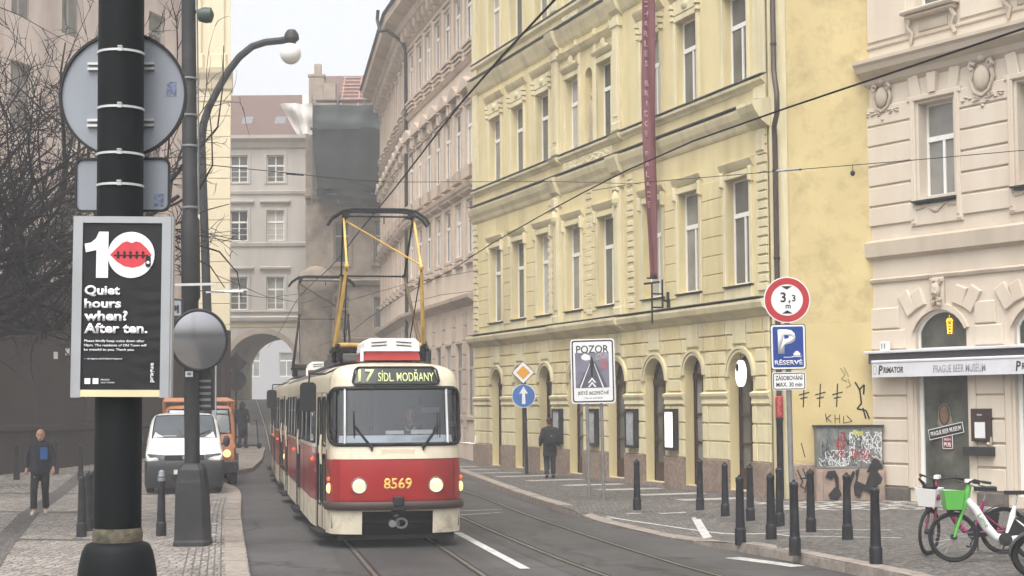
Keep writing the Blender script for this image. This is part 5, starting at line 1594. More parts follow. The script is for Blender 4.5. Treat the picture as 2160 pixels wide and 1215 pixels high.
def hand(mb, w, d, side, curl=0.5):
    """palm, four unequal fingers bent at the knuckles and a side thumb; w wrist, d direction down the hand"""
    w = Vector(w); d = Vector(d).normalized()
    f = Vector((0, -1, 0)); f = (f - d * f.dot(d)).normalized(); s = d.cross(f)
    mb.tube([w, w + d * .045, w + d * .085], [.026, .036, .034], 8)
    inw = s * (1 if s.x * side < 0 else -1)
    for k, (l, o) in enumerate(((.072, .030), (.082, .010), (.076, -.010), (.06, -.028))):
        b = w + d * .085 + f * o
        m_ = b + d * l * .5 + inw * .008
        mb.tube([b, m_, m_ + d * l * .38 * (1 - curl * .5) + inw * l * .4 * curl], [.0105, .0095, .008], 6)
    t = w + d * .035 + f * .03
    mb.tube([t, t + f * .022 + d * .025, t + f * .026 + d * .056 + inw * .006], [.012, .011, .009], 6)

def head(mb, c, k=1.0, face=-1):
    c = Vector(c)
    mb.sphere(c + Vector((0, .01, .02)), (.078 * k, .095 * k, .105 * k), 14, 12)
    mb.sphere(c + Vector((0, -.03, -.055)), (.058 * k, .068 * k, .068 * k), 12, 10)
    mb.tube([c + Vector((0, -.082, .02)) * k, c + Vector((0, -.112, -.022)) * k], [.012 * k, .019 * k], 6)
    for s in (-1, 1):
        mb.sphere(c + Vector((s * .08, .012, -.005)), (.012, .024, .034), 8, 6)
        mb.sphere(c + Vector((s * .03, -.082, .032)), (.024, .014, .008), 6, 5)
    mb.sphere(c + Vector((0, -.096, -.062)), (.026, .012, .008), 8, 5)
    mb.tube([c + Vector((0, .01, -.06)), c + Vector((0, .02, -.17))], [.055, .06], 10)
    return mb

def face_bits(par, c):
    c = Vector(c)
    e = MB()
    for s in (-1, 1): e.sphere(c + Vector((s * .03, -.087, .014)), (.012, .008, .008), 8, 6)
    e.build("eye", M_SHOED, par)

def walker(loc, rz, label, cat, stride, jac, trou, shoe, hair, hood=False, bag=None, extra=None, long_coat=0.0, sway=0.0, arm=0.0):
    """standing or walking adult, 1.76 m; faces -y; parts: body, hair, jacket, trousers, shoe"""
    P = thing("person", label, cat, loc, rz)
    hip, sh = .92, 1.44
    a = stride
    fl, fr = Vector((-.10, -a, .075)), Vector((.10, a, .085))
    kl, kr = Vector((-.105, -a * .55 - .03, .49)), Vector((.105, a * .35 - .05, .50))
    body = MB()
    head(body, (0, -.02, 1.62))
    body.tube([(0, .02, hip - .02), (0, .02, 1.1), (0, .01, 1.3), (0, .02, 1.45)], [.13, .12, .14, .07], 10)
    for s, f, k in ((-1, fl, kl), (1, fr, kr)):
        body.tube([(s * .09, .02, hip), k, f + Vector((0, .02, .02)), f + Vector((0, -.1, -.05))], [.075, .05, .036, .034], 8)
        sh_ = Vector((s * .185, .02, sh - .03)); el = Vector((s * .26, .05 - s * arm * .3, 1.16)); wr = Vector((s * .27, -.04 - s * arm, .93))
        body.tube([(s * .08, .02, sh), sh_, el, wr], [.055, .055, .042, .028], 8)
        hand(body, wr, (wr - el) + Vector((0, -.02, -.1)), s)
    skinmesh(body, "body", M_SKIN, P, .0085, 2)
    j = MB()
    zb = .86 - long_coat
    j.tube([(0, .02, zb), (0, .02, 1.05), (0, .01, 1.28), (0, .02, 1.42), (0, .02, 1.49)], [.185, .175, .185, .15, .085], 14)
    s0 = len(j.v)
    for s in (-1, 1):
        sh_ = Vector((s * .18, .02, sh - .03)); el = Vector((s * .265, .05 - s * arm * .3, 1.16)); wr = Vector((s * .272, -.035 - s * arm, .955))
        j.sphere((s * .165, .02, 1.40), .085, 8, 6)
        j.tube([(s * .06, .02, 1.43), sh_, el, wr], [.08, .082, .066, .052], 10)
    for i, v in enumerate(j.v): j.v[i] = (v[0] * (1.12 if abs(v[0]) < .19 else 1.0), (v[1] - .02) * .80 + .02, v[2])
    j.tube([(0, .0, 1.47), (0, -.0, 1.53)], [.085, .078], 12)
    if hood: j.sphere((0, .03, 1.63), (.12, .125, .145), 12, 10); j.sphere((0, .06, 1.52), (.13, .1, .1), 10, 8)
    skinmesh(j, "jacket", jac, P, .013, 3)
    t = MB()
    t.tube([(0, .02, .80), (0, .02, .96)], [.155, .15], 12)
    for s, f, k in ((-1, fl, kl), (1, fr, kr)):
        t.tube([(s * .085, .02, .9), (s * .095, .01, .78), k, f + Vector((0, .03, .05))], [.10, .098, .075, .07], 10)
    skinmesh(t, "trousers", trou, P, .013, 3)
    for s, f in ((-1, fl), (1, fr)):
        q = MB(); q.tube([f + Vector((0, .07, -.03)), f + Vector((s * .01, -.03, -.035)), f + Vector((s * .018, -.15, -.045))], [.042, .048, .034], 8); q.tube([f + Vector((0, .05, .02)), f + Vector((0, .02, -.02))], [.045, .046], 8)
        skinmesh(q, "shoe", shoe, P, .009, 2)
    if hair:
        h = MB(); h.sphere((0, .012, 1.652), (.088, .102, .098), 14, 10)
        for i, v in enumerate(h.v):
            if v[1] < -.055 and v[2] < 1.70: h.v[i] = (v[0] * .9, v[1] + .05, v[2] + .02)
        h.build("hair", hair, P, smooth=80)
    face_bits(P, (0, -.02, 1.62))
    return P

man = walker((-9.72, 31.3, ph_l(-9.72, 31.3)), R(10), "grey haired man in a dark jacket with a blue chest panel walking on the setts", "person", .16, M_COATN, M_TROUS, M_SHOEW, M_HAIRG, arm=.06)
b = MB(); b.prism(rrect(-.02, .12, 1.13, 1.38, .02), -.172, -.14)
for i, v in enumerate(b.v): b.v[i] = (v[0] + .04, v[1] - .0, v[2])
b.build("chest_panel", M_BLUE, man)
m = MB(); m.sphere((0, -.092, 1.555), (.045, .03, .03), 8, 6); m.build("beard", M_HAIRG, man, smooth=80)
bp = walker((1.07, 44.2, ph_r(1.07, 44.2)), R(180 + 6), "person in a dark coat with a black backpack seen from behind on the right pavement", "person", .07, M_COATG, M_JEANS, M_SHOED, M_HAIRB, long_coat=.22, arm=.02)
g = MB(); g.prism(rrect(-.15, .15, 1.0, 1.45, .07), .17, .34); bg_ = g.build("backpack", M_BAG, bp)
g2 = MB(); g2.prism(rrect(-.11, .11, 1.03, 1.22, .04), .34, .39); g2.build("pocket", M_BAG, bg_)
g3 = MB(); g3.cbox((0, .393, 1.24), (.06, .006, .012)); g3.build("reflective_tab", M_SHOEW, bg_)
c = MB(); c.sphere((0, .0, 1.68), (.098, .112, .085), 12, 8); c.sphere((0, .01, 1.76), (.03, .03, .03), 8, 6); c.build("hat", M_COATG, bp, smooth=80)
sp = walker((-10.35, 58.3, zg(-10.35, 58.3) + .14), R(165), "hooded person in black standing with a kick scooter on the refuge island", "person", .05, M_COATB, M_TROUS, M_SHOED, None, hood=True, long_coat=.12, arm=.1)
ks = thing("kick_scooter", "dark electric kick scooter held by the hooded person on the island", "scooter", (-10.1, 58.0, zg(-10.1, 58) + .14), R(80))
m = MB(); m.box(-.07, .07, -.35, .35, .10, .16); m.build("deck", M_BLACK, ks)
m = MB(); m.tube([(0, -.42, .12), (0, -.34, 1.05)], .025, 8); m.tube([(-.24, -.33, 1.08), (.24, -.33, 1.08)], .018, 6); m.build("handlebar", M_BLACK, ks)
for y in (-.45, .42): m = MB(); m.lathe([(.03, -.025), (.09, -.025), (.11, 0), (.09, .025), (.03, .025)], 16, (0, y, .11), 'X'); m.build("wheel", M_RUB, ks, smooth=40)

def seated_driver(loc, rz):
    P = thing("person", "tram driver in a dark uniform with a pale collar sitting behind the windscreen", "person", loc, rz)
    body = MB(); head(body, (0, -.03, 2.17))
    body.tube([(0, .0, 1.4), (0, .05, 1.7), (0, .02, 1.98)], [.14, .15, .07], 10)
    for s in (-1, 1):
        body.tube([(s * .1, .02, 1.42), (s * .14, -.42, 1.44), (s * .14, -.44, 1.02), (s * .14, -.52, .93)], [.08, .06, .045, .035], 8)
        wr = Vector((s * .2, -.36, 1.70)); el = Vector((s * .27, -.06, 1.62))
        body.tube([(s * .08, .03, 1.97), (s * .2, .03, 1.93), el, wr], [.05, .055, .045, .03], 8)
        hand(body, wr, (-s * .2, -1, -.1), s)
    skinmesh(body, "body", M_SKIN, P, .010, 2)
    j = MB(); j.tube([(0, .02, 1.38), (0, .05, 1.7), (0, .03, 1.95), (0, .02, 2.0)], [.17, .19, .13, .08], 12)
    for s in (-1, 1):
        j.tube([(s * .06, .03, 1.95), (s * .19, .03, 1.92), (s * .275, -.05, 1.62), (s * .21, -.33, 1.69)], [.075, .08, .065, .045], 8)
    skinmesh(j, "jacket", M_COATN, P, .014, 3)
    t = MB()
    for s in (-1, 1): t.tube([(s * .08, .04, 1.42), (s * .14, -.42, 1.45), (s * .14, -.44, 1.05)], [.11, .085, .06], 8)
    skinmesh(t, "trousers", M_TROUS, P, .014, 2)
    for s in (-1, 1): q = MB(); q.tube([(s * .14, -.42, .94), (s * .14, -.6, .93)], [.045, .04], 8); q.build("shoe", M_SHOED, P, smooth=60)
    h = MB(); h.sphere((0, 0, 2.21), (.085, .1, .09), 12, 8); h.build("hair", M_HAIRG, P, smooth=80)
    cl = MB(); cl.add([(-.09, -.06, 1.98), (-.01, -.15, 1.9), (-.07, -.13, 1.9), (.09, -.06, 1.98), (.01, -.15, 1.9), (.07, -.13, 1.9)], [(0, 1, 2), (3, 4, 5)]); cl.build("collar", M_SHOEW, P)
    face_bits(P, (0, -.03, 2.17))
    return P
dl = TRAM.matrix_basis if False else (Matrix.Translation((-1.87, 24.75, 0)) @ Matrix.Rotation(R(11), 4, 'Z')) @ Vector((.35, 1.28, 0))
seated_driver(tuple(dl), R(11))
# ------------------------------------------------------------------ street furniture
_cp, _sp = math.cos(R(3.2)), math.sin(R(3.2))
def at(px, py, Y):
    """world point seen at photo pixel (px, py) at distance Y up the street"""
    a, b = (px - 1080) / 3200, (py - 607.5 - 65) / 3200
    c, s = math.cos(R(-.4)), math.sin(R(-.4))
    rx, ux = (c, -_sp * s, _cp * s), (-s, -_sp * c, _cp * c)
    d = [rx[i] * a - ux[i] * b + (0, _cp, _sp)[i] for i in range(3)]
    k = Y / d[1]
    return Vector((d[0] * k, Y, CAM_Z + d[2] * k))
def foot(px, py, hf=zg):
    """world point on the paving under photo pixel (px, py)"""
    lo, hi = 6.0, 150.0
    for _ in range(50):
        m = (lo + hi) / 2; p = at(px, py, m)
        if p.z > hf(p.x, p.y): lo = m
        else: hi = m
    p = at(px, py, lo); return Vector((p.x, p.y, hf(p.x, p.y)))

M_MAST = mat("mast_paint_black_green", (13, 16, 17), 0.62, 0.1, var=0.2, scale=4, bump=0.15, bscale=18, stain=(28, 31, 31), stain_amt=0.4, stain_scale=1.6, spec=0.2)
M_MAST2 = mat("mast_paint_dark_grey", (34, 34, 35), 0.6, 0.1, var=0.15, scale=4, bump=0.2, stain=(80, 76, 72), stain_amt=0.3, stain_scale=2)
M_BOLL = mat("bollard_paint_charcoal", (30, 30, 33), 0.55, 0.2, var=0.2, scale=6, bump=0.2, stain=(90, 86, 82), stain_amt=0.3, stain_scale=4)
M_ALU = mat("sign_back_aluminium", (142, 147, 153), 0.5, 0.25, var=0.06, scale=2, stain=(116, 119, 123), stain_amt=0.4, stain_scale=1.5, streak=True)
M_ALUF = mat("frame_aluminium", (166, 168, 170), 0.4, 0.5, var=0.08, scale=4)
M_STRAP = mat("steel_strap", (200, 200, 198), 0.35, 0.6, var=0.1)
M_RUST = mat("rusty_collar", (92, 84, 70), 0.9, var=0.4, scale=25, bump=0.8, bscale=40, stain=(48, 60, 50), stain_amt=0.9, stain_scale=10)
M_POSTER = mat("poster_black", (22, 22, 25), 0.5, var=0.2, scale=2.5, bump=0.35, bscale=9)
M_WHITE = mat("print_white", (226, 226, 226), 0.5, var=0.03)
M_LIPS = mat("print_red", (196, 62, 70), 0.5, var=0.12, scale=14)
M_CREAMS = mat("wood_strip_cream", (206, 196, 160), 0.6, var=0.08)
M_STICK = mat("sticker_blue_grey", (112, 118, 140), 0.6, var=0.5, scale=60)
M_SIGNR = mat("sign_red", (168, 46, 48), 0.45, var=0.06)
M_SIGNB = mat("sign_blue", (30, 58, 128), 0.4, var=0.06)
M_SIGNB2 = mat("sign_blue_pale", (60, 100, 160), 0.45, var=0.08)
M_SIGNW = mat("sign_white", (216, 216, 214), 0.5, var=0.04, stain=(180, 178, 172), stain_amt=0.3, stain_scale=3)
M_SIGNK = mat("sign_black", (30, 30, 30), 0.5, var=0.05)
M_SIGNO = mat("sign_amber", (210, 146, 52), 0.45, var=0.05)
M_POLE = mat("pole_galvanised", (132, 130, 126), 0.5, 0.4, var=0.15, scale=5)

# --- big mast in the foreground
bx, by = -2.075, 8.0
zb = zg(bx, by)
mst = thing("tram_mast", "massive black mast with a bulging cast base, carrying the quiet hours poster", "mast", (bx, by, zb))
def lz(z): return z - zb
MB().lathe([(.122, lz(1.60)), (.122, lz(2.2)), (.119, lz(4.5)), (.112, lz(9.5))], 40).build("shaft", M_MAST, mst, smooth=40)
MB().lathe([(.128, lz(1.62)), (.1285, lz(1.655)), (.131, lz(1.685)), (.126, lz(1.70)), (.1235, lz(1.715))], 40).build("collar", M_RUST, mst, smooth=40)
MB().lathe([(.30, -.1), (.30, .1), (.27, .16), (.215, .3), (.205, .6), (.203, .74), (.195, .80), (.182, .86), (.166, .895), (.155, .905), (.128, .915)], 44).build("cast_base", M_MAST, mst, smooth=30)
def band(z, par, r=.124):
    s = MB(); s.lathe([(r, -.007), (r + .004, -.006), (r + .004, .006), (r, .007)], 36, (0, 0, lz(z))); s.cbox((.028, -r - .006, lz(z) + .002), (.024, .014, .026)); s.tube([(.018, -r - .02, lz(z) + .012), (.04, -r - .02, lz(z) + .012)], .004, 6)
    return s.build("steel_strap", M_STRAP, par, smooth=40)
rs = thing("round_sign", "large round sign seen from its grey back, strapped high on the black poster mast", "sign", (bx - .03, by + .17, 4.04))
MB().prism(disc(0, 0, .345, 56), -.004, .006).build("plate", M_ALU, rs)
MB().ringplate(disc(0, 0, .347, 56), disc(0, 0, .333, 56), -.018, .006).build("rim", M_METAL_D, rs)
for dz in (.155, -.155):
    q = MB(); q.box(-.19, .17, -.026, -.004, dz - .021, dz - .008); q.box(-.19, .17, -.026, -.004, dz + .008, dz + .021); q.build("clamp_rail", M_STRAP, rs)
st_ = MB(); st_.box(.235, .29, -.0055, -.004, -.01, .07); st_.build("sticker", M_STICK, rs)
r2 = thing("rectangular_sign", "small rectangular sign seen from its grey back below the round one", "sign", (bx - .025, by + .15, 3.545))
MB().prism(rrect(-.255, .255, -.145, .145, .04, 6), -.004, .006).build("plate", M_ALU, r2)
MB().ringplate(rrect(-.258, .258, -.148, .148, .043, 6), rrect(-.246, .246, -.136, .136, .034, 6), -.014, .006).build("rim", M_METAL_D, r2)
MB().box(.17, .225, -.0055, -.004, -.12, -.05).build("sticker", M_STICK, r2)
for z in (4.225, 3.925, 3.68, 3.515): band(z, mst, .121)
# poster in its frame on the front of the mast
PO = thing("poster_frame", "framed black quiet hours poster with zipped red lips on the massive black mast", "poster", (bx + .052, by - .155, 2.865), 0)
PO.rotation_euler = (0, R(.55), R(2))
f = MB()
f.box(-.252, -.203, -.012, .03, -.47, .47); f.box(.205, .252, -.012, .03, -.47, .47); f.box(.2522, .262, -.004, .05, -.47, .47); f.box(-.2028, .2048, -.010, .03, .436, .47)
f.build("frame", M_ALUF, PO)
MB().box(-.2028, .2048, -.010, .03, -.466, -.430).build("bottom_strip", M_CREAMS, PO)
rows = []
rp = random.Random(4)
for j in range(41):
    z = -.43 + .866 * j / 40; row = []
    for i in range(25):
        x = -.203 + .407 * i / 24
        e = max(0, (x + .05) / .25)
        row.append((x, -.001 - .0022 * math.sin(z * 95 + x * 20 + 2 * math.sin(x * 18)) * e * (1 if z < .1 else .3) - .0012 * math.sin(x * 60 + z * 7), z))
    rows.append(row)
MB().rings(rows, close=False).build("poster_sheet", M_POSTER, PO, smooth=60, fix=False)
MB().box(-.203, .205, .012, .025, -.43, .436).build("backboard", M_METAL_D, PO)
K = 1 / 407.6
def pz(px, py): return ((px - 257) * K, (648 - py) * K)
yo = -.0075
one = [pz(*p) for p in ((228, 489), (228, 587), (203, 587), (203, 528), (190, 531), (181, 533), (178, 515), (192, 512), (202, 503), (208, 489))]
MB().prism(one, yo, yo + .002).prism(disc(*pz(276, 538), 49 * K, 40), yo, yo + .002).build("numeral_ten", M_WHITE, PO)
lip = [pz(*p) for p in ((232, 538), (246, 523), (258, 512), (267, 509), (277, 513), (286, 509), (296, 512), (309, 524), (319, 538), (309, 551), (296, 561), (280, 565), (262, 562), (246, 552))]
MB().prism(lip, yo - .002, yo - .0002).build("lips", M_LIPS, PO)
zp = MB(); a, b = pz(240, 539), pz(312, 539); zp.box(a[0], b[0], yo - .004, yo - .0022, a[1] - .003, a[1] + .003)
for k in range(5):
    c = pz(249 + 13 * k, 538); zp.box(c[0] - .003, c[0] + .003, yo - .0042, yo - .0021, c[1] - .02, c[1] + .02); zp.box(c[0] - .008, c[0] + .008, yo - .0041, yo - .0022, c[1] + .008, c[1] + .014); zp.box(c[0] - .008, c[0] + .008, yo - .0041, yo - .0022, c[1] - .014, c[1] - .008)
c = pz(312, 552); zp.prism(rrect(c[0] - .013, c[0] + .013, c[1] - .028, c[1] + .03, .01), yo - .0045, yo - .0023); zp.build("zip", M_SIGNK, PO)
MB().prism(disc(*pz(312, 554), .008, 14), yo - .0062, yo - .0048).build("zip_ring", M_WHITE, PO)
for k, (s, w) in enumerate((("Quiet", 74), ("hours", 77), ("when?", 91), ("After ten.", 133))):
    x, z = pz(180, 615 + 26.2 * k)
    text("poster_lettering", s, M_WHITE, PO, (x, yo, z), w=w * K, h=(24 if k in (0, ) else (20 if k == 1 else 22)) * K, bold=.035, align='LEFT')
for k, (s, w) in enumerate((("Please kindly keep noise down after", 126), ("10pm. The residents of Old Town will", 130), ("be grateful to you. Thank you.", 105))):
    x, z = pz(181, 721 + 9.2 * k); text("small_print", s, M_WHITE, PO, (x, yo, z), w=w * K, h=6.5 * K, bold=.02, align='LEFT')
x, z = pz(181, 758); text("small_print", "—prague.eu/enjoyrespect", M_WHITE, PO, (x, yo, z), w=80 * K, h=4.5 * K, bold=.01, align='LEFT')
x, z = pz(325, 787); text("poster_lettering", "prague", M_WHITE, PO, (x, yo, z), w=41 * K, h=9 * K, rot=(90, -90, 0), bold=.02)
MB().box(*[pz(183, 0)[0], pz(195, 0)[0]], yo, yo + .002, pz(0, 811)[1], pz(0, 799)[1]).box(pz(200, 0)[0], pz(212, 0)[0], yo, yo + .002, pz(0, 811)[1], pz(0, 799)[1]).build("emblem", M_WHITE, PO)
x, z = pz(217, 802); text("small_print", "PRAGUE", M_WHITE, PO, (x, yo, z), w=18 * K, h=3 * K, align='LEFT')
x, z = pz(217, 808); text("small_print", "OLD TOWN", M_WHITE, PO, (x, yo, z), w=28 * K, h=3 * K, align='LEFT')

# --- second mast behind it, with the traffic mirror
m2p = foot(407, 1150, ph_l)
m2 = thing("tram_mast", "dark grey tram mast with a tapered box base, carrying the round traffic mirror", "mast", tuple(m2p), 0)
m2.rotation_euler = (0, R(-.75), 0)
b = MB()
def sq(w, z, c=.05): return [(-w + c, -w, z), (w - c, -w, z), (w, -w + c, z), (w, w - c, z), (w - c, w, z), (-w + c, w, z), (-w, w - c, z), (-w, -w + c, z)]
b.rings([sq(.27, -.05), sq(.27, .06), sq(.255, .1), sq(.235, .85), sq(.225, 1.0), sq(.215, 1.05), sq(.20, 1.2), sq(.16, 1.28), sq(.13, 1.30, .04)], cap1=True); b.build("box_base", M_MAST2, m2)
MB().lathe([(.122, 1.25), (.122, 3.9), (.150, 3.95), (.150, 5.2), (.122, 5.26), (.112, 9.5), (.105, 13)], 24).build("shaft", M_MAST2, m2, smooth=40)
for z in (5.4, 6.4, 6.9, 7.5): MB().lathe([(.128, z - .02), (.14, z - .01), (.14, z + .01), (.128, z + .02)], 20).build("pole_band", M_METAL_G, m2, smooth=40)
q = MB(); q.tube([(.14, -.02, 9.4), (.15, -.03, 7.2), (.14, -.02, 5.3)], .014, 5); q.build("cable", M_METAL_G, m2)
q = MB(); q.box(-.34, .42, -.16, -.14, 4.13, 4.17); q.build("cross_rail", M_STRAP, m2)
pq = thing("mast_plaque", "small grey plaque fixed to the left of the second mast", "plaque", tuple(at(371, 650, m2p.y - .1)))
MB().prism(rrect(-.085, .085, -.12, .12, .02), -.01, .01).build("plate", M_ALU, pq); MB().prism(disc(-.02, 0, .045, 16), -.014, -.0105).box(.02, .05, -.014, -.0105, -.08, .05).build("print", M_SIGNK, pq)
bx2 = thing("control_box", "grey control cabinet hung on the dark mast below the mirror", "box", tuple(at(432, 800, m2p.y + .2)))
MB().bbox(-.12, .14, -.1, .12, -.5, .55, .02).build("housing", M_METAL_D, bx2); q = MB()
for k in range(5): q.box(-.1, .12, -.108, -.101, -.45 + .1 * k, -.41 + .1 * k)
q.build("vent", M_METAL_G, bx2)
mr = thing("traffic_mirror", "round convex traffic mirror with a dark rim on the second mast", "mirror", tuple(at(419, 717, m2p.y - .34)))
mr.rotation_euler = (R(4), 0, R(14))
mm = bpy.data.materials.new("mirror_silver"); mm.use_nodes = True
_b = mm.node_tree.nodes["Principled BSDF"]; _b.inputs['Metallic'].default_value = 1; _b.inputs['Roughness'].default_value = .16; _b.inputs['Base Color'].default_value = (.36, .36, .37, 1)
rings_ = []
for k in range(9):
    r_ = .43 * k / 8; rings_.append([(max(r_, 1e-3) * math.cos(2 * PI * t / 40), -.055 * (1 - (r_ / .43) ** 2) - .03, max(r_, 1e-3) * 1.08 * math.sin(2 * PI * t / 40)) for t in range(40)])
MB().rings(rings_).build("mirror_face", mm, mr, smooth=80)
MB().tube([(.435 * math.cos(2 * PI * t / 40), -.02, .47 * math.sin(2 * PI * t / 40)) for t in range(40)], .028, 8, closed=True).build("rim", M_RUB, mr, smooth=60)
MB().lathe([(.43, .0), (.40, .06), (.2, .13), (.01, .14)], 40, (0, 0, 0), 'Y').build("back_shell", M_RUB, mr, smooth=50)
MB().tube([(0, .12, 0), (0, .3, 0)], .03, 8).build("bracket", M_METAL_D, mr)
stn = thing("mast_sticker", "small white sticker on the dark mast under the traffic mirror", "sticker", tuple(at(399, 789, m2p.y - .135)), 0)
MB().box(-.06, .06, -.004, .004, -.045, .045).build("paper", M_WHITE, stn); MB().box(-.03, .03, -.006, -.0045, -.02, .02).build("print", M_STICK, stn)
fl_ = thing("floodlight", "dark round floodlight bracketed to the top of the second mast", "floodlight", tuple(at(430, 32, m2p.y)))
q = MB(); q.lathe([(.02, -.1), (.1, -.08), (.13, .02), (.12, .12), (.03, .16)], 20, (0, 0, 0), 'X'); q.build("housing", mat("floodlight_green", (58, 72, 66), .5, var=.1), fl_, smooth=40); MB().tube([(-.05, 0, .05), (-.3, 0, .08)], .03, 8).build("bracket", M_METAL_D, fl_)

# --- curved street lamp with a globe
lp = foot(441, 1040, ph_l)
LY = 43.0
lf = at(440, 1010, LY)
pts = [at(px, py, LY) for px, py in ((425, 300), (429, 262), (440, 228), (460, 188), (482, 150), (505, 120), (532, 98), (560, 89), (590, 86), (612, 82))]
lx, lz_ = at(440, 900, LY).x, ph_l(at(440, 900, LY).x, LY)
sl_ = thing("street_lamp", "tall street lamp with a curved neck and a hanging white globe", "street lamp", (lx, LY, lz_))
loc = Vector((lx, LY, lz_))
MB().tube([(0, 0, 0), (-.02, 0, 4)] + [tuple(p - loc) for p in pts], [.14, .13] + [.115] * 2 + [.105] * 8, 12).build("post", M_MAST2, sl_, smooth=50)
MB().lathe([(.2, 0), (.2, .5), (.16, .8), (.14, 1.2)], 16).build("base", M_MAST2, sl_, smooth=40)
gp_ = at(613, 113, LY) - loc; cp_ = at(615, 78, LY) - loc
MB().sphere(tuple(gp_), (.30, .30, .31), 24, 16).build("globe", mat("opal_glass", (224, 222, 218), 0.3, var=0.03), sl_, smooth=80)
MB().lathe([(.02, .22), (.12, .2), (.2, .08), (.22, -.06), (.12, -.16), (.12, -.25)], 16, tuple(cp_)).build("cap", M_METAL_D, sl_, smooth=40)
q = MB(); q.sphere(tuple(at(412, 305, LY) - loc), (.16, .14, .2), 8, 6); q.tube([tuple(at(412, 305, LY) - loc), tuple(pts[0] - loc)], .05, 6); q.build("wire_clamp", M_METAL_D, sl_, smooth=60)

SPST = thing("notice_post", "pale grey post with a small red and white plate beside the street lamp", "post", (at(452, 800, 41).x, 41, ph_l(at(452, 800, 41).x, 41)))
def nz(py): return at(452, py, 41).z - SPST.location.z
MB().box(-.06, .06, -.03, .03, -.05, nz(752)).build("post", M_ALU, SPST); q = MB().box(-.1, .1, -.05, -.03, nz(750), nz(722)).build("plate", M_SIGNR, SPST)
MB().box(-.06, .06, -.054, -.0505, nz(742), nz(731)).build("plate_mark", M_SIGNW, q)

# --- bollards
def bollard(loc, label, group, src=None):
    if src: return dup(src, loc, random.uniform(0, 3), label, group)
    B = thing("bollard", label, "bollard", loc, 0, group)
    MB().lathe([(.088, -.03), (.088, .2), (.084, .225), (.074, .24)], 12).build("base_sleeve", M_BOLL, B, smooth=30)
    MB().lathe([(.074, .23), (.066, .6), (.058, .94), (.066, .955), (.066, .975), (.056, .985)], 12).build("shaft", M_BOLL, B, smooth=30)
    MB().lathe([(.056, .985), (.07, .992), (.068, 1.005), (.04, 1.03), (.022, 1.036), (.024, 1.05), (.012, 1.06), (.001, 1.062)], 12).build("cap", M_BOLL, B, smooth=40)
    return B
RB_ = [((1344, 1075), "bollard on the right pavement nearest the warning sign poles"), ((1477, 1075), "bollard standing right in front of the narrow seventh arch"), ((1530, 1088), "bollard between the last two arches of the yellow building"), ((1583, 1098), "bollard in front of the last arch, under the oval lit sign"),
       ((1562, 1145), "bollard just left inside the parking bay lines, nearest the kerb there"), ((1627, 1137), "bollard left of the height limit sign post, in line with the building corner"), ((1645, 1110), "bollard directly before the black foot of the downpipe"), ((1677, 1167), "bollard right beside the height limit sign post, on the kerb"),
       ((1711, 1122), "bollard in front of the left edge of the graffiti cabinet"), ((1788, 1138), "bollard in front of the middle of the graffiti cabinet"), ((1848, 1190), "nearest bollard on the right, between the cabinet and the bicycles")]
src = None
for (px, py), lab in RB_:
    o = bollard(tuple(foot(px, py, ph_r)), lab, "bollards on the right pavement", src)
    src = src or o
for (px, py), lab in (((172, 1132), "front bollard of the row beside the poster mast"), ((187, 1120), "second bollard of the left row beside the foreground mast"), ((199, 1113), "third bollard of the row, half hidden by the poster mast"), ((170, 1013), "far bollard by the dark wall behind the row of three"), ((35, 1012), "bollard by the dark wall behind the walking man"), ((118, 1000), "bollard by the dark wall just right of the walking man")):
    bollard(tuple(foot(px, py, ph_l)), lab, "bollards on the left pavement", src)
wb_ = bollard(tuple(foot(340, 1130, ph_l)), "bollard with a pale cap in front of the white van", "bollards on the left pavement", src)
q = MB(); q.lathe([(.062, .93), (.068, .94), (.066, 1.0), (.05, 1.05), (.05, 1.09), (.02, 1.12), (.001, 1.12)], 12); q.build("pale_cap", M_ALU, wb_, smooth=40)

# --- traffic signs on the right
def pole(par, h, r=.035, x=0, y=0, tilt=0.0):
    return MB().tube([(x, y, -.05), (x + tilt, y, h)], r, 12).build("post", M_POLE, par, smooth=50)
p = foot(1673, 1160, ph_r)
HS = thing("height_limit_sign", "red ringed 3,3 m height limit sign above a blue P plate on a post", "traffic sign", tuple(p), R(-4))
H = HS
HS.rotation_euler = (0, R(-.55), R(-3))
k = 3200 / p.y
def sz(py): return at(1668, py, p.y).z - p.z
pole(HS, sz(600), .04)
pl_ = MB(); c0 = (0, sz(633)); pl_.prism(disc(*c0, .345, 48), -.062, -.05); rs_ = pl_.build("round_plate", M_SIGNW, HS)
MB().ringplate(disc(*c0, .328, 48), disc(*c0, .235, 48), -.065, -.0625).build("red_ring", M_SIGNR, rs_)
text("sign_lettering", "3", M_SIGNK, rs_, (-.055, -.0625, c0[1] + .04), h=.15, bold=.02); text("sign_lettering", ",", M_SIGNK, rs_, (.035, -.0625, c0[1] - .03), h=.05, bold=.02); text("sign_lettering", "3", M_SIGNK, rs_, (.10, -.0625, c0[1] + .025), h=.10, bold=.02); text("sign_lettering", "m", M_SIGNK, rs_, (.015, -.0625, c0[1] - .10), h=.055, bold=.02)
tr_ = MB(); 
for s in (1, -1): tr_.prism([(-.08, c0[1] + s * .205), (.08, c0[1] + s * .205), (.05, c0[1] + s * .185), (0, c0[1] + s * .155), (-.05, c0[1] + s * .185)], -.065, -.0625)
tr_.build("arrow_mark", M_SIGNK, rs_)
z1, z0 = sz(684), sz(780)
pp = MB().prism(rrect(-.262, .262, z0, z1, .04), -.058, -.05).build("parking_plate", M_SIGNK, HS)
MB().prism(rrect(-.25, .25, z0 + .012, z1 - .012, .035), -.0605, -.0585).build("plate_white", M_SIGNW, pp)
MB().prism(rrect(-.225, .225, z0 + .037, z1 - .037, .02), -.063, -.061).build("plate_blue", M_SIGNB, pp)
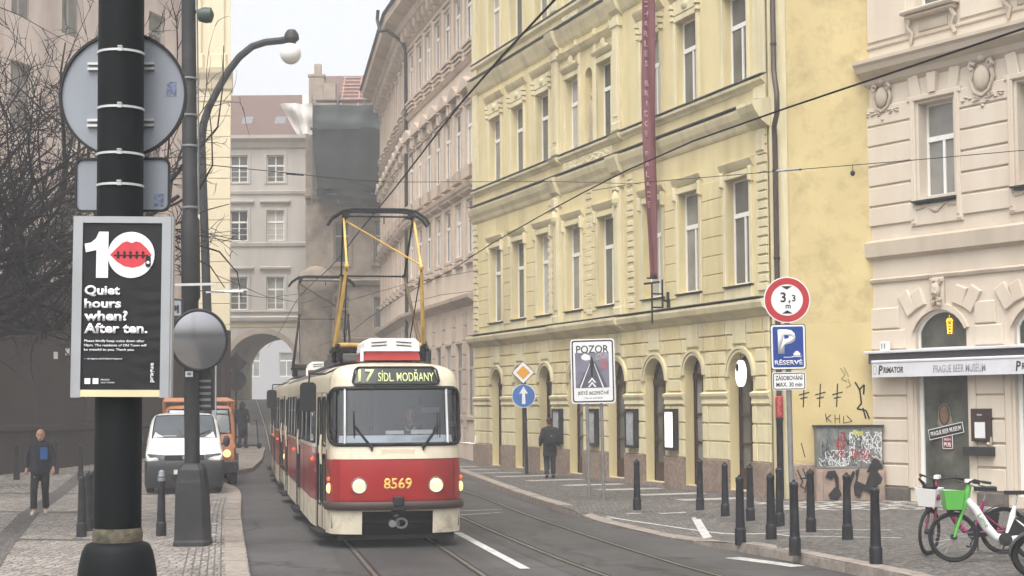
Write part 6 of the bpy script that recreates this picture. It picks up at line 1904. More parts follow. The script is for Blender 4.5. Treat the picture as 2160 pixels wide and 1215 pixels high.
text("sign_lettering", "P", M_SIGNW, pp, (-.02, -.0635, z1 - .26), w=.26, h=.36, bold=.045)
text("sign_lettering", "RÉSERVÉ", M_SIGNW, pp, (0, -.0635, z0 + .115), w=.41, h=.085, bold=.02)
cr = MB(); cr.box(-.07, .06, -.066, -.0635, z0 + .182, z0 + .19); cr.box(.05, .19, -.066, -.0635, z0 + .19, z0 + .202); cr.prism(rrect(.075, .175, z0 + .21, z0 + .25, .012), -.066, -.0635); cr.prism([(.09, z0 + .25), (.16, z0 + .25), (.145, z0 + .275), (.105, z0 + .275)], -.066, -.0635)
cr.build("car_pictogram", M_SIGNW, pp)
z1, z0 = sz(785), sz(823)
sp_ = MB().prism(rrect(-.248, .248, z0, z1, .035), -.058, -.05).build("sub_plate", M_SIGNW, HS)
MB().ringplate(rrect(-.236, .236, z0 + .012, z1 - .012, .028), rrect(-.224, .224, z0 + .024, z1 - .024, .02), -.0605, -.0585).build("border", M_SIGNK, sp_)
text("sign_lettering", "ZÁSOBOVÁNÍ", M_SIGNK, sp_, (0, -.0585, z0 + .19), w=.40, h=.085, bold=.015); text("sign_lettering", "MAX. 30 min", M_SIGNK, sp_, (0, -.0585, z0 + .085), w=.38, h=.065, bold=.015)

p = foot(1258, 1053, ph_r)
PZ = thing("warning_sign", "tall white board reading POZOR with a street picture, standing on two poles", "traffic sign", tuple(p), R(-8))
PZ.rotation_euler = (0, R(-.9), R(-8))
def sz(py): return at(1256, py, p.y).z - p.z
for x in (-.16, .17): pole(PZ, sz(725), .038, x)
z1, z0 = sz(715), sz(851); w_ = .505
b_ = MB(); b_.prism(rrect(-w_, w_, z0, z1, .07, 6), -.06, -.045); bd = b_.build("board", M_SIGNW, PZ)
MB().ringplate(rrect(-w_ + .03, w_ - .03, z0 + .03, z1 - .03, .06, 6), rrect(-w_ + .06, w_ - .06, z0 + .06, z1 - .06, .04, 6), -.063, -.0605).build("border", M_SIGNK, bd)
text("sign_lettering", "POZOR", M_SIGNK, bd, (0, -.0605, z1 - .235), w=.74, h=.18, bold=.012)
ia, ib, ic, id_ = -.40, .37, z0 + .36, z0 + 1.16
pc_ = MB().box(ia, ib, -.063, -.0605, ic, id_).build("picture", mat("picture_street_grey", (112, 108, 122), .5, var=.25, scale=5), bd)
W_, H_ = ib - ia, id_ - ic
def iq(u, v): return (ia + W_ * u, ic + H_ * v)
def poly(name, P, m, y): return MB().prism([iq(*q) for q in P], y, y + .0015).build(name, m, pc_)
poly("picture_road", [(.05, .0), (.95, .0), (.60, .75), (.44, .75)], mat("picture_asphalt", (78, 76, 86), .6, var=.2, scale=8), -.0652)
poly("picture_lane", [(.12, 0), (.16, 0), (.45, .70), (.43, .70)], M_SIGNW, -.067); poly("picture_lane", [(.80, 0), (.84, 0), (.57, .68), (.555, .68)], M_SIGNW, -.067)
for b0 in (.02, .14): poly("picture_chevron", [(.36, b0), (.42, b0), (.49, b0 + .09), (.56, b0), (.62, b0), (.49, b0 + .15)], M_SIGNW, -.0672)
poly("picture_tram", [(.18, .90), (.28, .98), (.44, .92), (.45, .80), (.30, .78), (.2, .82)], M_SIGNW, -.0652)
poly("picture_walker", [(.46, .30), (.52, .30), (.53, .55), (.56, .62), (.54, .78), (.51, .88), (.47, .88), (.45, .78), (.43, .62), (.46, .55)], M_SIGNK, -.0674)
poly("picture_red_sign", [(.76, .55), (.92, .52), (.94, .80), (.80, .82)], mat("picture_red", (150, 92, 100), .6, var=.2, scale=9), -.0652); poly("picture_house", [(.60, .78), (.98, .84), (.98, .98), (.62, .98)], mat("picture_house", (140, 132, 138), .6, var=.3, scale=14), -.0648)
text("sign_lettering", "JEŠTĚ BEZPEČNĚ", M_SIGNK, bd, (0, -.0605, z0 + .24), w=.72, h=.12, bold=.012); text("sign_lettering", "„Více na stránkách“", M_SIGNK, bd, (0, -.0605, z0 + .125), w=.46, h=.045)

p = foot(1111, 1000, ph_r)
OW = thing("one_way_sign", "black post with a blue round arrow sign under a yellow priority diamond", "traffic sign", tuple(p), R(-4))
OW.rotation_euler = (0, R(-.5), R(-4))
def sz(py): return at(1107, py, p.y).z - p.z
MB().tube([(0, 0, -.05), (-.04, 0, sz(775))], .055, 10).build("post", M_METAL_D, OW, smooth=50)
c0 = (-.05, sz(835)); q = MB().prism(disc(*c0, .365, 40), -.10, -.08).build("round_plate", M_SIGNW, OW)
MB().prism(disc(*c0, .345, 40), -.104, -.101).build("blue_disc", M_SIGNB2, q)
MB().prism([(c0[0] - .055, c0[1] - .25), (c0[0] + .055, c0[1] - .25), (c0[0] + .045, c0[1] + .08), (c0[0] + .14, c0[1] + .06), (c0[0], c0[1] + .29), (c0[0] - .14, c0[1] + .06), (c0[0] - .045, c0[1] + .08)], -.108, -.105).build("arrow", M_SIGNW, q)
c0 = (-.05, sz(786))
def dia(r): return [(c0[0], c0[1] - r), (c0[0] + r, c0[1]), (c0[0], c0[1] + r), (c0[0] - r, c0[1])]
q = MB().prism(dia(.36), -.125, -.11).build("diamond_plate", M_SIGNK, OW)
MB().prism(dia(.335), -.128, -.1255).build("white_field", M_SIGNW, q); MB().prism(dia(.215), -.131, -.1285).build("amber_field", M_SIGNO, q)

# a sign seen from its back in front of the archway
pb_ = at(497, 845, 62); gz = zg(pb_.x, 62)
BS = thing("traffic_sign", "far sign post seen from behind with a diamond over a disc, before the archway", "traffic sign", (pb_.x, 62, gz))
def sz(py): return at(497, py, 62).z - gz
MB().tube([(0, 0, 0), (0, 0, sz(742))], .05, 8).build("post", M_METAL_D, BS, smooth=50)
c0 = (0.02, sz(766)); MB().prism(dia(.45), -.03, 0).build("diamond_plate", M_METAL_D, BS); MB().prism(disc(.02, sz(802), .4, 28), -.03, 0).build("round_plate", M_METAL_D, BS)

# --- electrical cabinet with graffiti, on a plinth against the gable
CBT = thing("electrical_cabinet", "grey electrical cabinet covered in graffiti on a stone plinth by the bare gable", "cabinet", (7.49, 33.98, ph_r(7.49, 33.6)), R(-3))
zb_ = .70
MB().bbox(-.72, .72, -.17, .25, zb_, 1.62, .012).build("housing", mat("cabinet_grey", (118, 120, 116), .6, var=.15, scale=5, stain=(84, 86, 82), stain_amt=.6, stain_scale=3), CBT)
q = MB(); q.box(-.76, .76, -.21, .27, 1.622, 1.66); q.build("lid", M_METAL_D, CBT)
q = MB()
for x in (-.245, .245): q.box(x - .006, x + .006, -.173, -.169, zb_ + .02, 1.6)
q.box(-.72, .72, -.173, -.169, zb_, zb_ + .012); q.build("door_gap", M_RUB, CBT)
q = MB(); q.box(-.76, .76, -.2, .2, -.1, zb_ - .002); q.bbox(-.74, -.6, -.23, -.198, -.1, zb_ - .05, .01); q.bbox(.6, .74, -.23, -.198, -.1, zb_ - .05, .01); q.build("plinth", mat("plinth_pale_stone", (150, 130, 116), .85, var=.2, scale=5, bump=.3, stain=(104, 92, 84), stain_amt=.5, stain_scale=2), CBT)
rg_ = random.Random(21)
def tagscrawl(mb, x0, x1, z0, z1, n, w, y, seg=5):
    for _ in range(n):
        x, z = rg_.uniform(x0, x1), rg_.uniform(z0, z1); a = rg_.uniform(0, 6.28)
        for k in range(seg):
            a += rg_.uniform(-1.5, 1.5); l = rg_.uniform(.03, .085)
            x2, z2 = min(x1, max(x0, x + math.cos(a) * l * .7)), min(z1, max(z0, z + math.sin(a) * l * 1.2))
            dx, dz = x2 - x, z2 - z; L_ = math.hypot(dx, dz) or 1; nx, nz = -dz / L_ * w / 2, dx / L_ * w / 2
            mb.quad((x + nx, y, z + nz), (x - nx, y, z - nz), (x2 - nx, y, z2 - nz), (x2 + nx, y, z2 + nz)); x, z = x2, z2
for m_, args in ((M_SIGNW, (0.0, .70, .82, 1.5, 34, .016, -.1745, 9)), (M_SIGNW, (-.68, .0, .75, 1.1, 20, .012, -.1748, 8)), (M_SIGNK, (-.6, .65, .76, 1.4, 26, .011, -.1752, 8)), (mat("spray_red", (156, 40, 50), .7), (-.3, -.1, .95, 1.5, 14, .014, -.1756, 8)), (mat("spray_red", (156, 40, 50), .7), (.05, .5, .9, 1.12, 12, .014, -.1758, 8)), (mat("spray_grey", (86, 92, 96), .7), (-.7, .7, .75, 1.58, 44, .013, -.1742, 8))):
    g = MB(); tagscrawl(g, *args); g.build("graffiti", m_, CBT, fix=False)
q = MB(); q.box(.17, .3, -.1762, -.174, 1.42, 1.52); q.box(.08, .16, -.1762, -.174, 1.44, 1.55); q.build("sticker", mat("sticker_yellow", (176, 176, 96), .7, var=.2), CBT)
g = MB()                                                    # the big black tag on the plinth
y = -.236
for P in ([(-.56, .50), (-.50, .64), (-.34, .66), (-.27, .52), (-.26, .26), (-.20, .12), (-.30, .0), (-.46, .02), (-.5, .12), (-.38, .26), (-.33, .30), (-.36, .52), (-.42, .46)], [(-.14, .24), (.0, .56), (.06, .66), (.10, .60), (-.04, .22), (-.10, .1)], [(.10, .66), (.20, .70), (.14, .42), (.32, .34), (.42, .60), (.52, .78), (.64, .80), (.60, .62), (.70, .48), (.66, .36), (.52, .30), (.62, .14), (.52, .06), (.40, .16), (.26, .22), (.20, .06), (.08, .10), (.06, .30), (.12, .5)]):
    g.prism(P, y, y + .004)
g.prism([(.35, .62), (.5, .92), (.62, .9), (.72, .7), (.62, .68), (.56, .76), (.46, .6)], -.2362, -.2322)
g.build("graffiti", M_SPRAY, CBT)

# --- fixtures on the yellow front (fd: point at s metres along the facade, out metres in front)
def fd(s, z, out=0.0):
    p = Vector((-1.321, 53.4, 0)) + FD * s + FN * out; return (p.x, p.y, z)
M_SCRG = mat("poster_paper_grey", (142, 146, 148), .4, var=.15, scale=3)
M_LITW = emit("lit_panel_white", (255, 252, 244), 1.1)
prev = None
for i, (s, lab) in enumerate(((7.85, "grey display case beside the walker with the backpack"), (10.5, "grey display case partly behind the warning sign poles"), (13.1, "grey display case between the warning sign and the lit case"), (15.45, "display case glowing white on the yellow facade"))):
    D_ = thing("display_case", lab, "display case", fd(s, 1.13, .045), YANG, "display cases on the yellow facade")
    q = MB(); q.ringplate(rrect(-.31, .31, 0, 1.06, .01), rrect(-.245, .245, .08, .98, .005), -.14, 0); q.build("frame", M_METAL_D, D_)
    MB().box(-.245, .245, -.115, -.02, .08, .98).build("panel", M_LITW if i == 3 else M_SCRG, D_)
    if i < 3: MB().box(-.2, .2, -.118, -.1155, .14, .92).build("notice", mat("notice_paper_%d" % i, (158, 160, 160), .5, var=.3, scale=7), D_)
OV = thing("oval_sign", "white glowing oval sign hanging in the last arch of the yellow building", "sign", fd(18.98, 3.02, .02), YANG)
q = MB(); q.prism(disc(0, 0, .20, 28, .31), -.05, .03); q.build("lit_face", M_LITW, OV)
MB().prism(disc(-.10, .14, .07, 16, .10), -.054, -.0505).build("emblem", M_SIGNK, OV); MB().tube([(0, -.01, .3), (0, -.01, .46)], .012, 6).build("hanger", M_METAL_D, OV)
DP = thing("downpipe", "brown downpipe with a black cast foot on the corner of the yellow building", "downpipe", tuple(gl(.12, 0, .13)))
o0 = Vector(DP.location)
MB().tube([(0, 0, 2.05), (0, 0, 8.3), (-.02, -.05, 8.6), (0, -.34, 8.85), (0, -.34, 9.3), (0, -.1, 9.7), (0, 0, 9.9), (0, 0, 17.5)], .062, 10).build("pipe", M_PIPE, DP, smooth=50)
MB().lathe([(.075, 0), (.075, 1.9), (.085, 1.95), (.085, 2.05), (.07, 2.08)], 12).build("cast_foot", M_BLACK, DP, smooth=40)
q = MB()
for z in (3.2, 5.6, 7.6, 10.5, 13): q.lathe([(.064, z - .03), (.074, z - .025), (.074, z + .025), (.064, z + .03)], 12)
q.build("pipe_clamp", M_METAL_D, DP, smooth=40)
MB().lathe([(.0775, 1.98), (.0875, 2.0), (.0875, 2.46), (.0645, 2.48)], 12).build("red_sticker", mat("sticker_red_white", (170, 70, 70), .6, var=.6, scale=18), DP, smooth=40)

# --- hanging banner and its steel bracket
M_BAN = mat("banner_wine_red", (116, 70, 76), .75, var=.12, scale=2, bump=.2, bscale=8)
BN = thing("banner", "long narrow wine red vertical banner hanging from the yellow facade", "banner", fd(15.25, 5.55, .5), YANG + PI / 2)
rows = []
NB = 46
def bx_(v):                                                  # left and right edge and depth of the cloth at height fraction v
    w = .185 if v > .3 else .11 + .075 * v / .3
    c = .07 * (1 - v) - .10 * math.sin(v * 2.2) ** 2 if v < .5 else .035 - .068
    c = .06 * (1 - v) ** 2 - .035 * math.sin(v * PI)
    return c, w
for j in range(NB + 1):
    v = j / NB; c, w = bx_(v); row = []
    for i in range(9):
        u = i / 8 * 2 - 1
        row.append((c + w * u, .035 * math.sin(u * 3 + v * 9) + .03 * u * math.sin(v * 7), v * 8.0))
    rows.append(row)
cl_o = MB().rings(rows, close=False).build("cloth", M_BAN, BN, smooth=80, fix=False)
sd = cl_o.modifiers.new("thickness", 'SOLIDIFY'); sd.thickness = .006
M_BANT = mat("banner_print_pale", (178, 142, 146), .7, var=.15, scale=9)
for k, ch in enumerate("CHARLES BRIDGE PALACE"):
    if ch == ' ': continue
    z = 7.15 - .262 * k; v = z / 8; c, w = bx_(v)
    text("banner_letter", ch, M_BANT, BN, (c - .07, .035 * math.sin(-.4 * 3 + v * 9) - .03 * .4 * math.sin(v * 7) - .012, z), h=.155, bold=.02, rot=(90, 0, 0))
q = MB(); q.tube([(-.2, 0, 8.0), (.2, 0, 8.0)], .02, 6); q.tube([(-.14, 0, 0.0), (.17, 0, .0)], .022, 6); q.build("banner_rod", M_METAL_D, BN)
BK = thing("banner_bracket", "black steel bracket under the banner on the yellow facade", "bracket", fd(15.25, 5.3, .5), YANG + PI / 2)
q = MB(); q.tube([(-.22, 0, .10), (.22, 0, .16)], .028, 6); q.tube([(0, 0, .12), (0, 0, -.92)], .026, 6); q.tube([(0, 0, -.15), (.30, 0, -.15)], .022, 6); q.tube([(0, 0, -.50), (.30, 0, -.50)], .022, 6); q.tube([(.30, 0, .22), (.30, 0, -.52)], .028, 6); q.build("frame", M_BLACK, BK)
q = MB(); q.tube([(.30, 0, -.30), (.46, 0, -.34)], .03, 6); q.box(.44, .50, -.05, .05, -.5, -.1); q.build("wall_plate", M_BLACK, BK)

# --- lantern on the pink facade
pl_ = at(898, 748, 63.5)
LN = thing("wall_lantern", "old dark lantern bracketed to the pink facade behind the tram roof", "lantern", tuple(pl_))
MB().rings([[(r * math.cos(R(60 * k)), r * math.sin(R(60 * k)), z) for k in range(6)] for r, z in ((.14, -.45), (.26, .1))], cap0=True, cap1=True).build("glazing", M_PANE3, LN)
q = MB(); q.lathe([(.28, .1), (.3, .14), (.16, .32), (.06, .4), (.07, .5), (.01, .6)], 6); q.lathe([(.15, -.45), (.1, -.55), (.02, -.62)], 6); q.build("roof", M_METAL_D, LN)
MB().tube([(0, 0, -.6), (.25, .1, -.9), (1.1, .3, -.7)], .04, 6).build("bracket", M_METAL_D, LN)

# --- pub frontage: awning, number plate, window sign, menu box, shelf, neon
def rbp(s, z, out=0.0):
    d = Vector((.5448, -.8386, 0)); n = Vector((-.8386, -.5448, 0)); p = Vector((8.10, 34.2, 0)) + d * s + n * out; return (p.x, p.y, z)
M_AWN = mat("awning_white", (206, 206, 210), .6, var=.04, scale=3, stain=(168, 166, 166), stain_amt=.4, stain_scale=2)
M_AWND = mat("awning_dark_cloth", (70, 64, 66), .85, var=.15)
AW = thing("awning", "white awning of the pub with black and grey lettering along its valance", "awning", rbp(-.08, 2.88), RANG)
q = MB(); q.bbox(.20, 7.2, -.38, 0, .52, .58, .01); q.build("cover_board", M_AWN, AW)
q = MB(); q.box(.28, 7.1, -.31, -.02, .30, .515); q.build("rolled_cloth", M_AWND, AW)
q = MB(); q.bbox(.40, 7.2, -.37, -.31, .30, .37, .02); q.bbox(.42, 7.18, -.355, -.335, -.01, .30, .004); va_ = q.build("valance", M_AWN, AW)
M_INKD = mat("print_dark", (52, 46, 46), .6); M_INKG = mat("print_grey", (146, 146, 150), .6)
for x0 in (.61, 4.30):
    text("awning_lettering", "P", M_INKD, va_, (x0 + .07, -.3565, .155), w=.13, h=.20, bold=.03, rot=(90, 0, 0), shear=.15); text("awning_lettering", "RIMATOR", M_INKD, va_, (x0 + .44, -.3565, .15), w=.58, h=.135, bold=.03, shear=.15)
text("awning_lettering", "PRAGUE BEER MUSEUM", M_INKG, va_, (2.865, -.3565, .15), w=1.38, h=.17, bold=.015)
q = MB(); q.ringplate(rrect(.46, .56, .05, .25, .045, 4), rrect(.475, .545, .068, .235, .034, 4), -.3575, -.3555); q.build("shield_emblem", M_INKG, va_)
HN = thing("house_number", "small white number 11 plate standing above the awning", "number plate", rbp(.62, 3.46, .22), RANG)
q = MB(); q.box(-.09, .09, -.06, .06, 0, .22); q.build("plate", M_SIGNW, HN); text("number_lettering", "11", M_SIGNK, HN, (-.0, -.0605, .10), h=.11, bold=.02)
WSG = thing("window_sign", "pub window sign with an oval badge, tilted name band and red pub tag", "sign", rbp(2.02, 1.62, -.10), RANG)
q = MB(); s0 = 0
q.prism(disc(-.04, .42, .17, 28, .25), -.012, 0); q.prism([(-.24, .25), (-.17, .13), (.10, .13), (.19, .25), (.14, .4), (-.2, .4)], -.011, 0); bq = q.build("badge", mat("badge_grey_brown", (120, 112, 100), .6, var=.2), WSG)
MB().prism(disc(-.04, .43, .115, 28, .19), -.016, -.0125).build("badge_figure", mat("badge_brown", (112, 84, 66), .6, var=.25, scale=14), bq); MB().ringplate(disc(-.04, .43, .145, 28, .225), disc(-.04, .43, .12, 28, .195), -.017, -.0122).build("badge_ring", M_SIGNK, bq)
def rot_(mb, s0, a, c): return mb.xf(Matrix.Translation((c[0], 0, c[1])) @ Matrix.Rotation(R(-a), 4, 'Y'), s0)
q = MB(); q.box(-.48, .48, -.022, -.012, -.115, .115); rot_(q, 0, 11, (0, .08)); nb_ = q.build("name_band", M_SIGNW, WSG)
q = MB(); q.box(-.462, .462, -.025, -.0222, -.097, .097); rot_(q, 0, 11, (0, .08)); q.build("band_field", M_SIGNK, nb_)
text("sign_lettering", "PRAGUE BEER MUSEUM", M_SIGNW, nb_, (0, -.026, .08), w=.84, h=.10, rot=(90, -11, 0), bold=.02)
q = MB(); q.prism(rrect(-.11, .17, -.30, .0, .03), -.0115, -.002); nb_ = q.build("pub_tag", M_SIGNW, WSG)
MB().prism(rrect(-.095, .155, -.285, -.01, .025), -.0145, -.0118).build("tag_field", mat("tag_wine", (122, 40, 48), .6), nb_)
text("sign_lettering", "PUB", M_SIGNW, nb_, (.03, -.0148, -.21), w=.19, h=.09, bold=.03); text("sign_lettering", "IRISH", M_SIGNW, nb_, (.03, -.0148, -.10), w=.17, h=.05, bold=.02)
MN = thing("menu_box", "dark wooden menu box with a white sheet on the pub pier", "menu box", rbp(3.12, 1.50, .05), RANG)
q = MB(); q.bbox(-.24, .24, -.10, 0, 0, .68, .012); q.build("case", mat("menu_wood", (52, 38, 34), .5, var=.15, scale=6), MN)
MB().box(-.135, .135, -.1035, -.1005, .07, .40).build("menu_sheet", M_SIGNW, MN); q = MB(); q.box(-.10, .10, -.104, -.1005, .51, .59); q.build("name_plate", M_SIGNK, MN); text("menu_lettering", "MENU", M_SIGNW, HN if False else MN, (0, -.1042, .55), w=.13, h=.04)
SH = thing("wall_shelf", "dark shelf box under the menu on the pub pier", "shelf", rbp(3.06, 1.20, .05), RANG)
q = MB(); q.bbox(-.36, .36, -.17, 0, 0, .19, .012); q.build("box", M_METAL_D, SH); q = MB(); q.tube([(.26, -.03, .19), (.30, -.06, .3), (.27, -.05, .42)], .03, 6); q.sphere((.24, -.06, .25), .045, 8, 6); q.build("tap_handle", mat("brass_pale", (186, 176, 150), .4, .3), SH, smooth=60)
NE = thing("neon_sign", "small glowing yellow beer glass neon in the arched pub window", "neon sign", rbp(2.17, 3.76, -.10), RANG)
M_NEON = emit("neon_yellow", (255, 196, 40), 2.2)
q = MB(); q.tube([(-.06, 0, .27), (-.045, 0, .02), (.045, 0, .02), (.06, 0, .27)], .014, 6, closed=True)
for z in (.08, .15, .21): q.tube([(-.05, 0, z), (.05, 0, z)], .012, 6)
q.tube([(-.08, 0, .29), (-.04, 0, .34), (0, 0, .3), (.04, 0, .34), (.08, 0, .29)], .016, 6); q.tube([(0, 0, .34), (0, 0, .42)], .005, 4)
q.build("neon_tube", M_NEON, NE, smooth=60)
# ------------------------------------------------------------------ parked van and truck
M_VANW = mat("van_white_paint", (218, 218, 216), 0.3, var=0.03, coat=.4, stain=(176, 172, 166), stain_amt=.3, stain_scale=2)
M_PLASTIC = mat("plastic_charcoal", (48, 48, 50), 0.6, var=0.1)
M_TYRE = mat("tyre_rubber", (26, 26, 27), 0.85, var=0.15)
M_ORNG = mat("truck_orange", (172, 110, 72), 0.45, var=0.06, coat=.2, stain=(140, 90, 60), stain_amt=.35, stain_scale=2)
M_VGLASS = mat("windscreen_dark", (60, 66, 70), 0.05, 0, var=0.3, scale=1.5, spec=.9)
M_HLAMP = mat("headlamp_clear", (112, 116, 120), 0.12, 0.3, var=0.2, scale=20)

def van_loop(y, z0, z1, w, tum, cr=.16):
    zb = min(1.05, z1 - .05)
    wt = w - tum * max(0, z1 - 1.05)
    pts = [(-w * .94, z0), (-w, z0 + .2), (-w, zb)]
    if z1 - cr > zb: pts.append((-(w - tum * max(0, z1 - cr - 1.05)), z1 - cr))
    else: pts.append((-w + .002, zb + .004))
    pts += [(-(wt - cr * .35), z1 - cr * .3), (-(wt - cr), z1 - .005), (-wt * .4, z1 + .02)]
    pts = pts + [(-x, z) for x, z in reversed(pts)]
    return [(x, y, z) for x, z in pts]
def wheel(par, x, y, r, w=.2):
    q = MB(); q.lathe([(r * .62, -w / 2), (r * .92, -w / 2), (r, -w * .32), (r, w * .32), (r * .92, w / 2), (r * .62, w / 2)], 28, (x, y, r), 'X'); t = q.build("wheel", M_TYRE, par, smooth=40)
    q = MB(); q.lathe([(.02, -w * .3), (r * .3, -w * .34), (r * .62, -w * .42), (r * .62, w * .42), (r * .3, w * .34), (.02, w * .3)], 20, (x, y, r), 'X'); q.build("rim", M_METAL_G, t, smooth=40)
vz = ph_l(-8.2, 38.5)
VAN = thing("parked_van", "white delivery van with a charcoal bumper parked behind the tram masts", "van", (-8.20, 38.0, vz), R(12.5))
st_ = [(0.0, .45, .90, .86, .1), (.06, .40, .97, .91, .1), (.22, .38, 1.06, .945, .12), (.55, .36, 1.20, .95, .13), (.80, .36, 1.33, .95, .14), (1.15, .36, 1.60, .95, .15), (1.5, .36, 1.86, .95, .15), (1.72, .36, 1.955, .95, .15), (2.2, .36, 1.985, .95, .15), (3.6, .36, 1.985, .95, .15), (4.75, .36, 1.96, .94, .15), (4.88, .45, 1.8, .90, .15)]
q = MB(); q.rings([van_loop(y, a, b, w, t) for y, a, b, w, t in st_], cap0=True, cap1=True); q.build("body", M_VANW, VAN, smooth=32)
ws = MB(); rows = []
for (y, z, hw) in ((.85, 1.375, .80), (1.15, 1.625, .775), (1.5, 1.885, .73), (1.60, 1.935, .70)):
    rows.append([(hw * u, y - .006 + .05 * u * u, z + .022 - .02 * u * u) for u in [-1 + 2 * k / 12 for k in range(13)]])
ws.rings(rows, close=False); w = ws.build("windscreen", M_VGLASS, VAN, smooth=60, fix=False)
fr_ = MB(); pts = [Vector(p) for p in rows[0]] + [Vector(r[-1]) for r in rows[1:]] + [Vector(p) for p in reversed(rows[-1])] + [Vector(r[0]) for r in reversed(rows[1:-1])]
fr_.tube(pts, .016, 5, closed=True); fr_.build("gasket", M_RUB, w, smooth=60)
MB().box(-.55, -.2, .86, .9, 1.42, 1.44).build("paper_note", M_SIGNW, w)
for s in (-1, 1): MB().tube([(s * .1 + .1, .83, 1.39), (s * .4 + .25, 1.05, 1.57)], .012, 5).build("wiper", M_RUB, w)
for s in (-1, 1):
    q = MB(); q.add([(s * .955, 1.1, 1.18), (s * .955, 2.2, 1.18), (s * .86, 2.2, 1.72), (s * .875, 1.55, 1.72)], [(0, 1, 2, 3)]); q.build("side_window", M_VGLASS, VAN, fix=False)
    q = MB(); q.sphere((s * 1.07, 1.15, 1.28), (.09, .07, .15), 10, 8); q.tube([(s * 1.02, 1.15, 1.22), (s * .93, 1.2, 1.2)], .03, 6); q.build("mirror", M_PLASTIC, VAN, smooth=60)
    o_ = [(s * .50, -.03, .845), (s * .50, -.015, .975), (s * .82, .03, 1.0), (s * .90, .10, 1.0), (s * .925, .22, .99), (s * .93, .22, .87), (s * .88, .06, .85), (s * .82, .01, .845)]
    q = MB(); q.rings([o_, [(x, y + .09, z) for x, y, z in o_]], cap0=True, cap1=True); q.build("headlight", M_HLAMP, VAN)
q = MB(); q.box(-.49, .49, -.03, .05, .84, .97); gr_ = q.build("grille", M_PLASTIC, VAN)
q = MB()
for z in (.87, .91, .95): q.box(-.48, .48, -.038, -.0305, z - .007, z + .007)
q.build("grille_bar", M_METAL_D, gr_); MB().lathe([(.01, -.03), (.055, -.03), (.06, -.015), (.06, 0)], 20, (0, -.02, .905), 'Y').build("emblem", M_CHROME, gr_, smooth=40)
q = MB(); P = [(-.975, .58), (-.97, .25), (-.91, .04), (-.6, -.05), (0, -.08), (.6, -.05), (.91, .04), (.97, .25), (.975, .58)]; q.rings([[(x * k, y + d, z) for x, y in P] for z, k, d in ((.16, .97, .06), (.24, 1, .0), (.66, 1.0, -.0), (.78, 1, .015), (.83, .985, .05))], close=False, cap0=False); q.rings([[(x * .985, y + .05, .83) for x, y in P], [(x * .9, max(.3, y), .83) for x, y in P]], close=False); q.xf(Matrix.Translation((0, -.07, 0))); bu = q.build("bumper", M_PLASTIC, VAN, smooth=40)
q = MB(); q.box(-.32, .32, -.165, -.07, .34, .46); q.build("air_intake", M_RUB, bu); q = MB(); q.box(-.26, .26, -.17, -.15, .5, .61); q.build("number_plate", M_SIGNW, bu); q = MB(); q.cbox((-.02, -.165, .70), (.1, .03, .1)); q.build("tow_cover", M_HLAMP, bu)
for s in (-1, 1):
    for y in (.95, 3.9): wheel(VAN, s * .84, y, .335)

tz = zg(-9.0, 43)
TRK = thing("orange_truck", "orange works truck with a ladder rack and a lit headlight behind the white van", "truck", (-8.93, 43.3, tz), R(12.5))
q = MB(); q.rings([van_loop(y, a, b, w, t) for y, a, b, w, t in ((0, .55, 1.1, .98, .05), (.1, .5, 1.28, 1.04, .05), (.45, .5, 1.4, 1.05, .06), (.75, .5, 1.95, 1.05, .06), (.95, .5, 2.2, 1.05, .06), (1.2, .5, 2.28, 1.05, .06), (2.3, .5, 2.28, 1.05, .06), (2.4, .5, 2.2, 1.03, .06))], cap0=True, cap1=True); q.build("cab", M_ORNG, TRK, smooth=32)
rows = [[(hw * u, y + .04 * u * u, z) for u in [-1 + 2 * k / 8 for k in range(9)]] for y, z, hw in ((.50, 1.47, .90), (.72, 1.94, .87), (.88, 2.16, .84))]
q = MB(); q.rings(rows, close=False)
for i, v in enumerate(q.v): q.v[i] = (v[0], v[1] - .03, v[2] + .02)
w = q.build("windscreen", M_VGLASS, TRK, smooth=60, fix=False)
fr_ = MB(); fr_.tube([tuple(q.v[i]) for i in range(9)] + [q.v[17]] + [q.v[26 - k] for k in range(9)] + [q.v[9]], .025, 5, closed=True); fr_.build("gasket", M_RUB, w, smooth=60)
q = MB(); q.bbox(-1.06, 1.06, -.12, .1, .36, .72, .04); q.build("bumper", M_PLASTIC, TRK)
for s in (-1, 1):
    q = MB(); q.lathe([(.01, -.06), (.09, -.055), (.11, -.02), (.11, .05)], 16, (s * .78, -.02, .92), 'Y'); q.build("headlight", M_LAMP2 if s > 0 else M_HLAMP, TRK, smooth=50)
    q = MB(); q.bbox(-.09, .09, -.04, .04, -.16, .16, .03); q.xf(Matrix.Translation((s * 1.22, .62, 1.5))); q.tube([(s * 1.05, .7, 1.35), (s * 1.2, .64, 1.4)], .02, 5); q.build("mirror", M_RUB, TRK)
    for y in (.55, 3.9): wheel(TRK, s * .95, y, .42, .26)
    q = MB(); q.rings([[(s * (.80 + dx), .55 + r * math.cos(R(a)), .42 + r * math.sin(R(a))) for a in range(0, 181, 15)] for dx, r in ((0, .5), (.32, .5), (.32, .42))], close=False); q.build("mudguard", M_PLASTIC, TRK, smooth=40)
q = MB(); q.box(-1.05, 1.05, 2.5, 6.2, .8, .95); q.box(-1.05, -1.0, 2.5, 6.2, .95, 1.5); q.box(1.0, 1.05, 2.5, 6.2, .95, 1.5); q.box(-1.05, 1.05, 6.15, 6.2, .95, 1.5); q.build("flatbed", M_ORNG, TRK)
q = MB()
